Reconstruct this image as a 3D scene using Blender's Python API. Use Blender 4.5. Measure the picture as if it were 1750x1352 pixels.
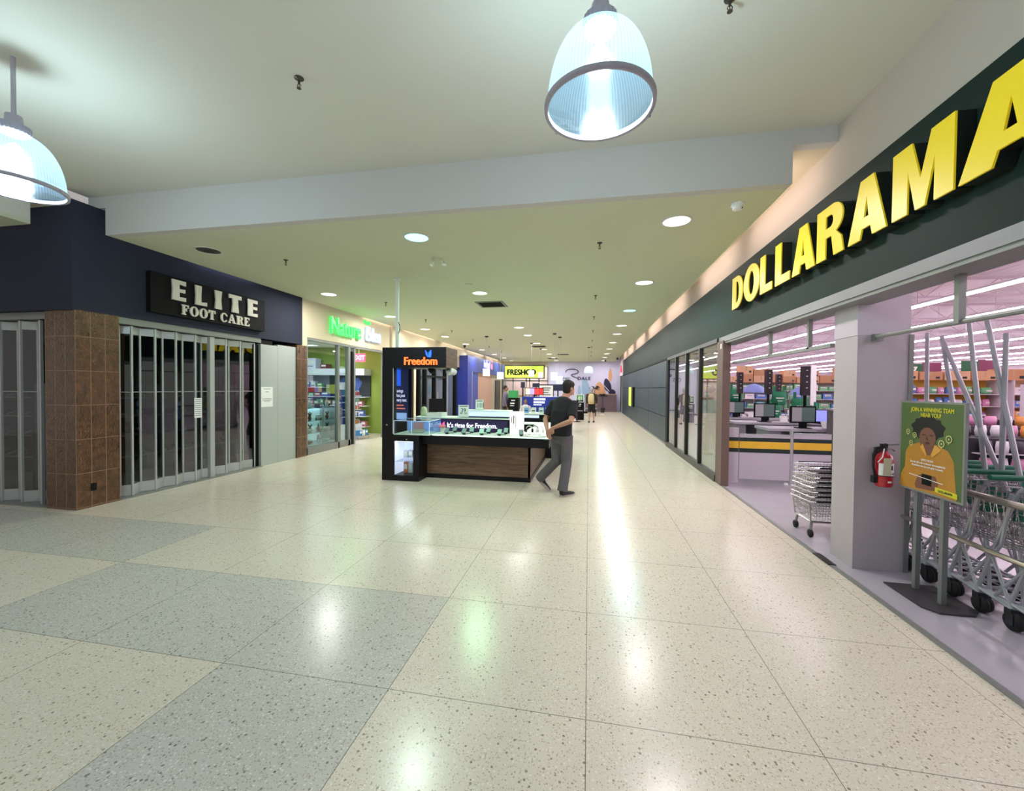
import bpy, bmesh, math, random
from mathutils import Vector, Matrix
R = math.radians
PI = math.pi
random.seed(7)
SC = bpy.context.scene
COL = SC.collection
for o in list(bpy.data.objects):
    bpy.data.objects.remove(o)

# ------------------------------------------------------------------ camera
FPX, YAW, PITCH, ROLL, EYE = 696.65, 0.185269, -0.0185207, 0.00935527, 1.6
W_PX, H_PX = 1750, 1352
_fw = Vector((-math.sin(YAW) * math.cos(PITCH), math.cos(YAW) * math.cos(PITCH), math.sin(PITCH)))
_r0 = Vector((math.cos(YAW), math.sin(YAW), 0))
_u0 = _r0.cross(_fw)
_rt = _r0 * math.cos(ROLL) + _u0 * math.sin(ROLL)
_up = -_r0 * math.sin(ROLL) + _u0 * math.cos(ROLL)
cam_data = bpy.data.cameras.new('camera')
cam_data.sensor_width = 36.0
cam_data.lens = FPX / W_PX * 36.0
cam_data.clip_start = 0.05
cam_data.clip_end = 200
cam = bpy.data.objects.new('camera', cam_data)
COL.objects.link(cam)
cm = Matrix((_rt, _up, -_fw)).transposed().to_4x4()
cm.translation = Vector((0, 0, EYE))
cam.matrix_world = cm
SC.camera = cam

def P(px, py, axis, val):
    """World point where the sight line of a photo pixel meets the plane axis = val."""
    d = _fw + _rt * ((px - W_PX / 2) / FPX) + _up * ((H_PX / 2 - py) / FPX)
    o = Vector((0, 0, EYE))
    i = 'xyz'.index(axis)
    t = (val - o[i]) / d[i]
    return o + d * t

# ------------------------------------------------------------------ world, exposure
wd = bpy.data.worlds.new('world')
SC.world = wd
wd.use_nodes = True
wd.node_tree.nodes['Background'].inputs[0].default_value = (0.92, 0.89, 0.87, 1)
wd.node_tree.nodes['Background'].inputs[1].default_value = 0.42
SC.view_settings.view_transform = 'Standard'
SC.view_settings.look = 'None'
SC.view_settings.gamma = 1
SC.view_settings.use_curve_mapping = False
SC.view_settings.exposure = 0.1

# ------------------------------------------------------------------ helpers
def lin(c):
    return tuple(((v / 255) / 12.92 if v / 255 <= 0.04045 else ((v / 255 + 0.055) / 1.055) ** 2.4) for v in c[:3])

MATS = {}
def M(name, col, rough=0.55, metal=0.0, var=0.06, vscale=6.0, bump=0.0, bscale=40.0, spec=0.5, coat=0.0):
    """Procedural principled material: noise driven tint and optional bump."""
    if name in MATS:
        return MATS[name]
    m = bpy.data.materials.new(name)
    m.use_nodes = True
    nt = m.node_tree
    b = nt.nodes['Principled BSDF']
    c = lin(col)
    tc = nt.nodes.new('ShaderNodeTexCoord')
    nz = nt.nodes.new('ShaderNodeTexNoise')
    nz.inputs['Scale'].default_value = vscale
    nz.inputs['Detail'].default_value = 3
    nt.links.new(tc.outputs['Object'], nz.inputs['Vector'])
    mx = nt.nodes.new('ShaderNodeMix')
    mx.data_type = 'RGBA'
    mx.inputs[6].default_value = (*[v * (1 - var) for v in c], 1)
    mx.inputs[7].default_value = (*[min(1, v * (1 + var)) for v in c], 1)
    nt.links.new(nz.outputs['Fac'], mx.inputs[0])
    nt.links.new(mx.outputs[2], b.inputs['Base Color'])
    b.inputs['Roughness'].default_value = rough
    b.inputs['Metallic'].default_value = metal
    b.inputs['Specular IOR Level'].default_value = spec
    b.inputs['Coat Weight'].default_value = coat
    if bump:
        n2 = nt.nodes.new('ShaderNodeTexNoise')
        n2.inputs['Scale'].default_value = bscale
        nt.links.new(tc.outputs['Object'], n2.inputs['Vector'])
        bp = nt.nodes.new('ShaderNodeBump')
        bp.inputs['Strength'].default_value = bump
        bp.inputs['Distance'].default_value = 0.01
        nt.links.new(n2.outputs['Fac'], bp.inputs['Height'])
        nt.links.new(bp.outputs['Normal'], b.inputs['Normal'])
    MATS[name] = m
    return m

def EM(name, col, strength, base=None):
    if name in MATS:
        return MATS[name]
    m = bpy.data.materials.new(name)
    m.use_nodes = True
    b = m.node_tree.nodes['Principled BSDF']
    b.inputs['Base Color'].default_value = (*lin(base or col), 1)
    b.inputs['Emission Color'].default_value = (*lin(col), 1)
    b.inputs['Emission Strength'].default_value = strength
    b.inputs['Roughness'].default_value = 0.4
    MATS[name] = m
    return m

def GLASS(name, tint=(235, 240, 238), refl=0.08, rough=0.0):
    if name in MATS:
        return MATS[name]
    m = bpy.data.materials.new(name)
    m.use_nodes = True
    nt = m.node_tree
    nt.nodes.clear()
    out = nt.nodes.new('ShaderNodeOutputMaterial')
    tr = nt.nodes.new('ShaderNodeBsdfTransparent')
    tr.inputs[0].default_value = (*lin(tint), 1)
    gl = nt.nodes.new('ShaderNodeBsdfGlossy')
    gl.inputs['Roughness'].default_value = rough
    lw = nt.nodes.new('ShaderNodeLayerWeight')
    lw.inputs[0].default_value = 0.5
    fr = nt.nodes.new('ShaderNodeMath')
    fr.operation = 'POWER'
    fr.inputs[1].default_value = 4.0
    nt.links.new(lw.outputs['Facing'], fr.inputs[0])
    ad = nt.nodes.new('ShaderNodeMath')
    ad.operation = 'ADD'
    ad.use_clamp = True
    ad.inputs[1].default_value = refl
    mx = nt.nodes.new('ShaderNodeMixShader')
    nt.links.new(fr.outputs[0], ad.inputs[0])
    nt.links.new(ad.outputs[0], mx.inputs[0])
    nt.links.new(tr.outputs[0], mx.inputs[1])
    nt.links.new(gl.outputs[0], mx.inputs[2])
    nt.links.new(mx.outputs[0], out.inputs[0])
    MATS[name] = m
    return m

class MB:
    """Collects shapes (each with a material slot) and links them as one mesh object."""
    def __init__(s):
        s.v, s.f, s.mi, s.mats, s.sm = [], [], [], [], []
        s.cur = 0
        s.smooth = False
    def m(s, mat):
        if mat not in s.mats:
            s.mats.append(mat)
        s.cur = s.mats.index(mat)
        return s
    def face(s, idx):
        s.f.append(idx); s.mi.append(s.cur); s.sm.append(s.smooth)
    def poly(s, pts):
        b = len(s.v)
        s.v += [tuple(p) for p in pts]
        s.face(tuple(range(b, b + len(pts))))
        return s
    def box(s, x0, x1, y0, y1, z0, z1):
        x0, x1 = min(x0, x1), max(x0, x1); y0, y1 = min(y0, y1), max(y0, y1); z0, z1 = min(z0, z1), max(z0, z1)
        b = len(s.v)
        s.v += [(x0, y0, z0), (x1, y0, z0), (x1, y1, z0), (x0, y1, z0), (x0, y0, z1), (x1, y0, z1), (x1, y1, z1), (x0, y1, z1)]
        for q in ((0, 3, 2, 1), (4, 5, 6, 7), (0, 1, 5, 4), (1, 2, 6, 5), (2, 3, 7, 6), (3, 0, 4, 7)):
            s.face(tuple(b + k for k in q))
        return s
    def cbox(s, c, d, rz=0.0, rx=0.0):
        """Box of size d centred on c, tilted about x then turned about z."""
        b = len(s.v)
        mt = Matrix.Rotation(rz, 3, 'Z') @ Matrix.Rotation(rx, 3, 'X')
        for k in ((-1, -1, -1), (1, -1, -1), (1, 1, -1), (-1, 1, -1), (-1, -1, 1), (1, -1, 1), (1, 1, 1), (-1, 1, 1)):
            s.v.append(tuple(Vector(c) + mt @ Vector((k[0] * d[0] / 2, k[1] * d[1] / 2, k[2] * d[2] / 2))))
        for q in ((0, 3, 2, 1), (4, 5, 6, 7), (0, 1, 5, 4), (1, 2, 6, 5), (2, 3, 7, 6), (3, 0, 4, 7)):
            s.face(tuple(b + k for k in q))
        return s
    def rings(s, rs, cap=True, closed=False):
        n = len(rs[0]); b = len(s.v)
        for r in rs:
            s.v += [tuple(p) for p in r]
        m = len(rs)
        for i in range(m if closed else m - 1):
            j = (i + 1) % m
            for k in range(n):
                k2 = (k + 1) % n
                s.face((b + i * n + k, b + i * n + k2, b + j * n + k2, b + j * n + k))
        if cap and not closed:
            s.face(tuple(b + k for k in reversed(range(n))))
            s.face(tuple(b + (m - 1) * n + k for k in range(n)))
        return s
    def tube(s, pts, r, n=8, closed=False, cap=True):
        pts = [Vector(p) for p in pts]
        rad = r if isinstance(r, (list, tuple)) else [r] * len(pts)
        rs = []; ref = None
        for i, p in enumerate(pts):
            if closed:
                t = pts[(i + 1) % len(pts)] - pts[i - 1]
            else:
                t = pts[min(i + 1, len(pts) - 1)] - pts[max(i - 1, 0)]
            if t.length < 1e-9:
                t = Vector((0, 0, 1))
            t.normalize()
            if ref is None:
                ref = Vector((0, 0, 1)) if abs(t.z) < 0.9 else Vector((1, 0, 0))
            a = (ref - t * ref.dot(t))
            if a.length < 1e-6:
                a = t.orthogonal()
            a.normalize(); ref = a
            c = t.cross(a)
            rs.append([p + (a * math.cos(2 * PI * k / n) + c * math.sin(2 * PI * k / n)) * rad[i] for k in range(n)])
        return s.rings(rs, cap, closed)
    def lathe(s, prof, c=(0, 0, 0), n=24, axis='z', cap=True):
        rs = []
        for r, h in prof:
            ring = []
            for k in range(n):
                a = 2 * PI * k / n
                x, y = r * math.cos(a), r * math.sin(a)
                if axis == 'z': p = (x, y, h)
                elif axis == 'x': p = (h, x, y)
                else: p = (y, h, x)
                ring.append((p[0] + c[0], p[1] + c[1], p[2] + c[2]))
            rs.append(ring)
        return s.rings(rs, cap)
    def loft(s, secs, n=14, side=(1, 0, 0)):
        """secs: (point, radius along side, radius across). Rings are square to the path."""
        pts = [Vector(q[0]) for q in secs]
        rs = []
        sd = Vector(side)
        for i, (p, rx, ry) in enumerate(secs):
            t = pts[min(i + 1, len(pts) - 1)] - pts[max(i - 1, 0)]
            t.normalize()
            a = sd - t * sd.dot(t)
            if a.length < 1e-3:
                a = t.orthogonal()
            a.normalize()
            c = t.cross(a)
            rs.append([pts[i] + a * (rx * math.cos(2 * PI * k / n)) + c * (ry * math.sin(2 * PI * k / n)) for k in range(n)])
        return s.rings(rs, True)
    def ball(s, c, rx, ry=None, rz=None, n=14, m=9, rot=None):
        ry = ry or rx; rz = rz or rx
        rs = []
        for i in range(m + 1):
            t = -PI / 2 + PI * (i if 0 < i < m else (0.15 if i == 0 else m - 0.15)) / m
            ring = []
            for k in range(n):
                a = 2 * PI * k / n
                q = Vector((rx * math.cos(t) * math.cos(a), ry * math.cos(t) * math.sin(a), rz * math.sin(t)))
                if rot: q = rot @ q
                ring.append(Vector(c) + q)
            rs.append(ring)
        return s.rings(rs, True)
    def mesh(s, name, origin=(0, 0, 0)):
        me = bpy.data.meshes.new(name)
        ox, oy, oz = origin
        me.from_pydata([(x - ox, y - oy, z - oz) for x, y, z in s.v], [], s.f)
        for mt in s.mats:
            me.materials.append(mt)
        me.polygons.foreach_set('material_index', s.mi)
        me.polygons.foreach_set('use_smooth', s.sm)
        me.update()
        return me
    def build(s, name, parent=None, world=False, origin=None, label=None):
        """Local coordinates of the parent; world=True: the vertices are world coordinates."""
        o0 = (0, 0, 0)
        if world and parent is not None:
            o0 = wloc(parent)
        if origin is not None:
            o0 = origin
        o = bpy.data.objects.new(name, s.mesh(name, o0))
        COL.objects.link(o)
        if parent is not None:
            o.parent = parent
            if origin is not None and world:
                pl = wloc(parent)
                o.location = (origin[0] - pl[0], origin[1] - pl[1], origin[2] - pl[2])
        elif origin is not None:
            o.location = origin
        if label: o['label'] = label
        return o

def wloc(o):
    v = Vector((0, 0, 0))
    while o is not None:
        v += Vector(o.location); o = o.parent
    return (v.x, v.y, v.z)

def thing(name, label, cat, loc=(0, 0, 0), rz=0.0, group=None):
    o = bpy.data.objects.new(name, None)
    o.empty_display_size = 0.1
    COL.objects.link(o)
    o.location = loc; o.rotation_euler = (0, 0, rz)
    return tag(o, label, cat, group)

def tag(o, label, cat, group=None, kind=None):
    o['label'] = label; o['category'] = cat
    if group: o['group'] = group
    if kind: o['kind'] = kind
    return o

def struct(o, label=None):
    o['kind'] = 'structure'
    if label: o['label'] = label
    return o

def dup(root, loc, rz=None, label=None, group=None):
    r = root.copy(); COL.objects.link(r)
    r.location = loc
    if rz is not None: r.rotation_euler = (0, 0, rz)
    if label: r['label'] = label
    if group: r['group'] = group
    for ch in list(root.children):
        c = ch.copy(); COL.objects.link(c); c.parent = r
        for g in list(ch.children):
            d = g.copy(); COL.objects.link(d); d.parent = c
    return r

FACE = {  # local x, y, z of flat artwork -> world, for art that faces the named way
    '-x': Matrix(((0, 0, -1), (-1, 0, 0), (0, 1, 0))),
    '+x': Matrix(((0, 0, 1), (1, 0, 0), (0, 1, 0))),
    '-y': Matrix(((1, 0, 0), (0, 0, -1), (0, 1, 0))),
}
def art_mesh(name, loops, depth, mat, facing='-y', origin=(0, 0, 0), scale=(1, 1), bevel=0.0):
    """Flat outline loops (holes allowed) extruded by depth; returns a mesh in world axes around origin."""
    cu = bpy.data.curves.new(name, 'CURVE')
    cu.dimensions = '2D'; cu.fill_mode = 'BOTH'
    cu.extrude = depth / 2; cu.bevel_depth = bevel
    for lp in loops:
        sp = cu.splines.new('POLY')
        sp.points.add(len(lp) - 1)
        for i, (x, y) in enumerate(lp):
            sp.points[i].co = (x * scale[0], y * scale[1], 0, 1)
        sp.use_cyclic_u = True
    ob = bpy.data.objects.new('tmp', cu)
    me = bpy.data.meshes.new_from_object(ob)
    bpy.data.objects.remove(ob)
    return _orient(me, name, mat, facing, origin, depth)

def text_mesh(name, body, size, depth, mat, facing='-y', origin=(0, 0, 0), bold=0.0, align='LEFT', sx=1.0, space=1.0, heavy=0.0):
    cu = bpy.data.curves.new(name, 'FONT')
    cu.body = body; cu.size = size; cu.extrude = depth / 2; cu.offset = bold
    cu.align_x = align; cu.space_character = space
    cu.resolution_u = 4
    ob = bpy.data.objects.new('tmp', cu)
    me = bpy.data.meshes.new_from_object(ob)
    bpy.data.objects.remove(ob)
    if sx != 1.0:
        for v in me.vertices: v.co.x *= sx
    if heavy:
        bm = bmesh.new()
        for i, (dx, dy) in enumerate(((0, 0), (heavy, 0), (-heavy, 0), (0, heavy * .7), (0, -heavy * .7))):
            bm.from_mesh(me)
            bm.verts.ensure_lookup_table()
            n = len(me.vertices)
            for v in bm.verts[-n:]:
                v.co.x += dx; v.co.y += dy; v.co.z += i * depth * .03
        bm.to_mesh(me); bm.free()
    return _orient(me, name, mat, facing, origin, depth)

def _orient(me, name, mat, facing, origin, depth):
    if isinstance(facing, str):
        rot = FACE[facing]
    else:
        rot = facing
    for v in me.vertices:
        v.co = rot @ (v.co + Vector((0, 0, depth / 2))) + Vector(origin)
    me.materials.clear(); me.materials.append(mat)
    for p in me.polygons: p.material_index = 0; p.use_smooth = False
    me.name = name
    me.update()
    return me

def mobj(name, me, parent=None, world=True, label=None):
    if parent is not None and world:
        o0 = Vector(wloc(parent))
        for v in me.vertices: v.co -= o0
    o = bpy.data.objects.new(name, me)
    COL.objects.link(o)
    if parent is not None: o.parent = parent
    if label: o['label'] = label
    return o

def mthing(name, me, label, cat, group=None):
    """A one-mesh thing: moves the origin to the mesh's lowest centre."""
    vs = [v.co.copy() for v in me.vertices]
    c = Vector((sum(v.x for v in vs) / len(vs), sum(v.y for v in vs) / len(vs), min(v.z for v in vs)))
    for v in me.vertices: v.co -= c
    o = bpy.data.objects.new(name, me); COL.objects.link(o); o.location = c
    return tag(o, label, cat, group)

def solo(mb, name, label, cat, group=None):
    xs = [v[0] for v in mb.v]; ys = [v[1] for v in mb.v]; zs = [v[2] for v in mb.v]
    c = ((min(xs) + max(xs)) / 2, (min(ys) + max(ys)) / 2, min(zs))
    return tag(mb.build(name, None, origin=c), label, cat, group)

def ell(cx, cy, rx, ry, n=28, a0=0.0, a1=2 * PI):
    full = abs(a1 - a0 - 2 * PI) < 1e-6
    k = n if full else n + 1
    return [(cx + rx * math.cos(a0 + (a1 - a0) * i / n), cy + ry * math.sin(a0 + (a1 - a0) * i / n)) for i in range(k)]

ORD = ['first', 'second', 'third', 'fourth', 'fifth', 'sixth', 'seventh', 'eighth', 'ninth', 'tenth', 'eleventh', 'twelfth',
       'thirteenth', 'fourteenth', 'fifteenth', 'sixteenth', 'seventeenth', 'eighteenth', 'nineteenth', 'twentieth',
       'twenty-first', 'twenty-second', 'twenty-third', 'twenty-fourth', 'twenty-fifth', 'twenty-sixth', 'twenty-seventh', 'twenty-eighth']

def area_light(name, loc, rot, sx, sy, power, col, parent=None, shape='RECTANGLE', spread=None):
    l = bpy.data.lights.new(name, 'AREA')
    l.shape = shape; l.size = sx; l.size_y = sy
    l.energy = power; l.color = col
    if spread: l.spread = spread
    o = bpy.data.objects.new(name, l); COL.objects.link(o)
    o.rotation_euler = rot
    if parent is not None:
        o.parent = parent
    o.location = loc
    return o
# ------------------------------------------------------------------ palette
XR, XL = 2.215, -6.33          # mall wall planes
ZC, ZH, ZS = 3.545, 4.05, 3.90  # low ceiling, high ceiling, top of the light slots
m_ceil = M('ceiling_paint', (214, 211, 198), 0.9, var=0.015, vscale=1.5, spec=0.1)
m_ceil_low = M('ceiling_paint_low', (204, 208, 182), 0.9, var=0.015, vscale=1.5, spec=0.1)
m_cream = M('cream_wall_paint', (214, 202, 176), 0.85, var=0.02, vscale=2, spec=0.15)
m_green = M('dark_green_panel', (22, 42, 37), 0.6, var=0.08, vscale=3, spec=0.2)
m_green_panel = M('slate_green_cladding', (40, 62, 71), 0.42, var=0.05, vscale=4, spec=0.3)
m_navy = M('navy_paint', (47, 50, 65), 0.75, var=0.05, vscale=3, spec=0.2)
m_black = M('black_laminate', (14, 12, 17), 0.4, spec=0.3)
m_blackmat = M('matte_black', (13, 13, 15), 0.7, spec=0.2)
m_white = M('white_laminate', (232, 234, 232), 0.4, var=0.02)
m_alu = M('brushed_aluminium', (186, 187, 186), 0.4, 0.35, var=0.04, vscale=20)
m_alu_d = M('dull_aluminium', (140, 141, 138), 0.45, 0.35, var=0.05, vscale=20)
m_bronze = M('dark_anodised_frame', (52, 50, 48), 0.4, 0.4)
m_brown = M('brown_post_paint', (110, 88, 82), 0.55)
m_chrome = M('chrome_wire', (190, 190, 192), 0.22, 0.95, var=0.03)
m_dkmetal = M('dark_steel', (60, 60, 64), 0.45, 0.6)
m_rubber = M('black_rubber', (24, 24, 26), 0.8)
m_glass = GLASS('clear_glass', (238, 243, 240), 0.02)
m_glass_r = GLASS('storefront_glass', (225, 235, 230), 0.10)
m_glass_d = GLASS('gate_polycarbonate', (200, 204, 206), 0.10, 0.02)
m_store_wall = M('store_wall_paint', (214, 196, 204), 0.8, var=0.03)
m_paper = M('white_paper', (236, 236, 236), 0.8, var=0.02)
m_ink = M('printed_ink', (50, 50, 56), 0.8)

# terrazzo floor ------------------------------------------------------------
TX0, TXS = 0.0074, 1.0282
TY0, TYS = 1.9754, 0.9576
def terrazzo(name, base, dark, chip_amt):
    m = bpy.data.materials.new(name); m.use_nodes = True
    nt = m.node_tree; N = nt.nodes; L = nt.links
    b = N['Principled BSDF']
    tc = N.new('ShaderNodeTexCoord')
    def math_(op, a, bb=None, c=None):
        n = N.new('ShaderNodeMath'); n.operation = op
        for i, v in enumerate((a, bb, c)):
            if v is None: continue
            if isinstance(v, (int, float)): n.inputs[i].default_value = v
            else: L.new(v, n.inputs[i])
        return n.outputs[0]
    def mix(f, a, bb):
        n = N.new('ShaderNodeMix'); n.data_type = 'RGBA'
        if isinstance(f, float): n.inputs[0].default_value = f
        else: L.new(f, n.inputs[0])
        for i, v in ((6, a), (7, bb)):
            if isinstance(v, tuple): n.inputs[i].default_value = (*lin(v), 1)
            else: L.new(v, n.inputs[i])
        return n.outputs[2]
    def chips(scale, thr, rnd):
        v = N.new('ShaderNodeTexVoronoi'); v.inputs['Scale'].default_value = scale
        v.inputs['Randomness'].default_value = 1
        L.new(tc.outputs['Object'], v.inputs['Vector'])
        sep = N.new('ShaderNodeSeparateColor'); L.new(v.outputs['Color'], sep.inputs[0])
        a = math_('LESS_THAN', v.outputs['Distance'], thr)
        c = math_('LESS_THAN', sep.outputs[0], rnd)
        return math_('MULTIPLY', a, c), sep.outputs[1]
    nz = N.new('ShaderNodeTexNoise'); nz.inputs['Scale'].default_value = 1.1; nz.inputs['Detail'].default_value = 5
    L.new(tc.outputs['Object'], nz.inputs['Vector'])
    nf = N.new('ShaderNodeTexNoise'); nf.inputs['Scale'].default_value = 130; nf.inputs['Detail'].default_value = 2
    L.new(tc.outputs['Object'], nf.inputs['Vector'])
    b2 = tuple(v * 0.93 for v in base)
    col = mix(nz.outputs['Fac'], base, b2)
    fr = N.new('ShaderNodeMapRange'); fr.inputs[1].default_value = 0.35; fr.inputs[2].default_value = 0.65
    L.new(nf.outputs['Fac'], fr.inputs[0])
    col = mix(math_('MULTIPLY', fr.outputs[0], 0.5), col, tuple(v * 0.86 for v in base))
    c1, r1 = chips(95, 0.36, chip_amt)
    col = mix(math_('MULTIPLY', c1, 0.62), col, mix(r1, dark, tuple(v * 1.35 for v in dark)))
    c2, r2 = chips(42, 0.26, chip_amt * 0.55)
    col = mix(math_('MULTIPLY', c2, 0.75), col, mix(r2, tuple(v * 0.72 for v in dark), dark))
    c3, r3 = chips(60, 0.3, chip_amt * 0.8)
    col = mix(math_('MULTIPLY', c3, 0.5), col, (236, 232, 222))
    sp = N.new('ShaderNodeSeparateXYZ'); L.new(tc.outputs['Object'], sp.inputs[0])
    jo = None
    for ax, o0, st in ((0, TX0, TXS), (1, TY0, TYS)):
        q = math_('DIVIDE', math_('SUBTRACT', sp.outputs[ax], o0), st)
        d = math_('MULTIPLY', math_('ABSOLUTE', math_('SUBTRACT', q, math_('ROUND', q))), st)
        k = math_('LESS_THAN', d, 0.0022)
        jo = k if jo is None else math_('MAXIMUM', jo, k)
    col = mix(math_('MULTIPLY', jo, 0.75), col, (92, 88, 76))
    L.new(col, b.inputs['Base Color'])
    rr = N.new('ShaderNodeMapRange'); rr.inputs[3].default_value = 0.20; rr.inputs[4].default_value = 0.262
    L.new(nz.outputs['Fac'], rr.inputs[0]); L.new(rr.outputs[0], b.inputs['Roughness'])
    b.inputs['Specular IOR Level'].default_value = 0.42
    return m
m_ter = terrazzo('terrazzo_cream', (228, 217, 199), (140, 122, 96), 0.42)
m_ter_g = terrazzo('terrazzo_grey', (208, 203, 192), (124, 116, 104), 0.6)

def build_floor():
    mb = MB(); mb.m(m_ter); mb.m(m_ter_g)
    dark = {(-2, 0), (-3, 0), (-4, 0), (-2, -1), (-5, 1), (-6, 1), (-7, 1), (-2, -2), (-1, -2), (-8, 1)}
    xs = [TX0 + i * TXS for i in range(-13, 3)] + [XR]
    ys = [TY0 + j * TYS for j in range(-10, 31)]
    for i in range(len(xs) - 1):
        for j in range(len(ys) - 1):
            ci, cj = i - 13, j - 10
            mb.m(m_ter_g if (ci, cj) in dark else m_ter)
            mb.poly([(xs[i], ys[j], 0), (xs[i + 1], ys[j], 0), (xs[i + 1], ys[j + 1], 0), (xs[i], ys[j + 1], 0)])
    struct(mb.build('floor'), 'speckled cream terrazzo mall floor with grey tiles')
build_floor()
Y0, YE, YS = TY0 - 10 * TYS, 30.0, 56.0
XW = TX0 - 13 * TXS

m_conc = M('store_concrete_floor', (176, 168, 178), 0.2, var=0.10, vscale=2.5, spec=0.5)
mb = MB().m(m_conc); mb.poly([(XR, Y0, 0.0), (34, Y0, 0.0), (34, YS, 0.0), (XR, YS, 0.0)])
struct(mb.build('floor_store'), 'smooth grey concrete floor of the discount store')
mb = MB().m(m_alu_d); mb.box(XR - 0.03, XR + 0.02, 0.0, 7.28, 0.0005, 0.006)
mb.m(m_bronze).box(XR - 0.035, XR + 0.03, 4.18, 4.45, 0.003, 0.012)
struct(mb.build('trim_threshold'), 'metal strip between terrazzo and store floor')

# ceilings -------------------------------------------------------------------
XS_R, XS_L, YB = 1.86, -6.22, 4.285
mb = MB().m(m_ceil)
mb.box(-6.50, XR + 0.06, Y0, YB + 0.0, ZH, ZH + 0.08)
struct(mb.build('ceiling'), 'high painted ceiling above the mall crossing')
mb = MB().m(m_ceil_low)
mb.box(XS_L, XS_R, YB + 0.12, YE, ZC, ZC + 0.05)
mb.box(XS_L, XS_R, YB + .1, YB + 0.12, ZC, ZC + 0.05)
struct(mb.build('ceiling_low'), 'lower painted ceiling above the long corridor')
mb = MB().m(M('bulkhead_grey', (200, 197, 193), .9, var=.02, vscale=1.5, spec=.1)); mb.box(XS_L, XS_R, YB, YB + 0.1, ZC, ZH)  # one even tone, slightly greyer than both ceilings
mb.box(-6.50, XS_L, YB, YB + 0.1, ZS, ZH); mb.box(XS_R, XR + 0.06, YB, YB + 0.1, ZS, ZH)
struct(mb.build('trim_bulkhead'), 'pale bulkhead where the ceiling steps down')
mb = MB().m(m_cream)
mb.box(XS_R, XR + 0.06, YB + 0.1, YE, ZS, ZS + 0.05)
mb.box(-6.50, XS_L, YB + 0.1, YE, ZS, ZS + 0.05)
struct(mb.build('ceiling_slot'), 'recessed top of the light slots beside the low ceiling')
# side passage to the left: its own low ceiling with a slot before the navy wall
mb = MB().m(m_ceil_low)
mb.box(XW, -6.72, Y0, 3.84, ZC, ZC + 0.05)
mb.m(m_ceil).box(-6.80, -6.72, Y0, 3.84, ZC + 0.05, ZH)
struct(mb.build('ceiling_side'), 'low ceiling of the side passage with its pale drop')
mb = MB().m(m_cream); mb.box(XW, -6.45, 3.84, 4.1, 3.83, 3.9); mb.box(-6.80, -6.45, Y0, 3.84, ZH - 0.02, ZH + 0.06)
struct(mb.build('ceiling_side_slot'), 'recessed top of the slot in front of the navy wall')

# right wall ------------------------------------------------------------------
mb = MB().m(m_green); mb.box(XR, XR + 0.25, Y0, 27.6, 2.49, 3.46)
mb.box(XR, XR + 0.25, 12.15, 12.35, 0, 2.49)
struct(mb.build('wall_right'), 'dark green fascia band above the discount store front')
mb = MB().m(M('grey_beige_paint', (196, 184, 172), .85, var=.02, vscale=2, spec=.15)); mb.box(XR + 0.02, XR + 0.25, Y0, YE, 3.46, ZH)
struct(mb.build('wall_right_upper'), 'cream wall strip above the dark green fascia')
mb = MB().m(M('trim_track_grey', (146, 144, 148), .5, .3)); mb.box(XR - 0.012, XR + 0.05, Y0, 7.62, 2.40, 2.49)
mb.m(m_alu_d).box(XR + 0.0, XR + 0.25, Y0, 7.62, 2.37, 2.40)
struct(mb.build('trim_fascia'), 'pale metal track trim under the green fascia')
# cladding panels
mb = MB().m(m_green_panel)
ycl = [12.35, 15.8, 19.7, 23.6, 27.55]
for i in range(4):
    for z0, z1 in ((0.06, 0.80), (0.82, 1.64), (1.66, 2.43)):
        n = 4
        for k in range(n):
            ya = ycl[i] + (ycl[i + 1] - ycl[i]) * k / n; yb = ycl[i] + (ycl[i + 1] - ycl[i]) * (k + 1) / n
            mb.box(XR - 0.02, XR + 0.02, ya + (0.012 if k == 0 else 0.003), yb - (0.012 if k == n - 1 else 0.003), z0, z1)
mb.m(m_blackmat).box(XR, XR + 0.12, 12.35, 27.6, 0.0, 2.49)
mb.m(m_alu_d).box(XR - 0.025, XR, 12.3, 27.6, 0.0, 0.05)
mb.m(m_blackmat).box(XR - 0.03, XR, 12.3, 27.6, 2.44, 2.49)
struct(mb.build('wall_right_cladding'), 'slate green panelled wall with dark joints')
# storefront glazing beside the opening
g = bpy.data.objects.new('window_1', None); COL.objects.link(g); g.location = (XR, 9.9, 0); struct(g, 'tall glazed screen between panelled wall and open shopfront')
mb = MB().m(m_bronze)
for y in (12.12, 11.02, 9.90, 8.76):
    mb.box(XR - 0.04, XR + 0.05, y - 0.035, y + 0.035, 0.12, 2.42)
mb.box(XR - 0.04, XR + 0.05, 7.6, 12.15, 2.42, 2.49)
mb.m(M('dull_kick_plate', (84, 80, 76), 0.5, 0.3)).box(XR - 0.05, XR + 0.06, 7.6, 12.15, 0.0, 0.12)
mb.build('frame', g, world=True)
ys = (12.12, 11.02, 9.90, 8.76, 7.62)
for k in range(4):
    MB().m(m_glass_r).box(XR - 0.004, XR + 0.004, ys[k + 1] + 0.035, ys[k] - 0.035, 0.12, 2.42).build('pane', g, world=True)
mb = MB().m(m_brown); mb.box(XR - 0.03, XR + 0.09, 7.30, 7.61, 0, 2.42)
mb.m(m_white).cbox((XR - 0.035, 7.38, 2.33), (0.01, 0.05, 0.08))
struct(mb.build('trim_post'), 'brown painted end post of the shopfront opening')
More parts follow.
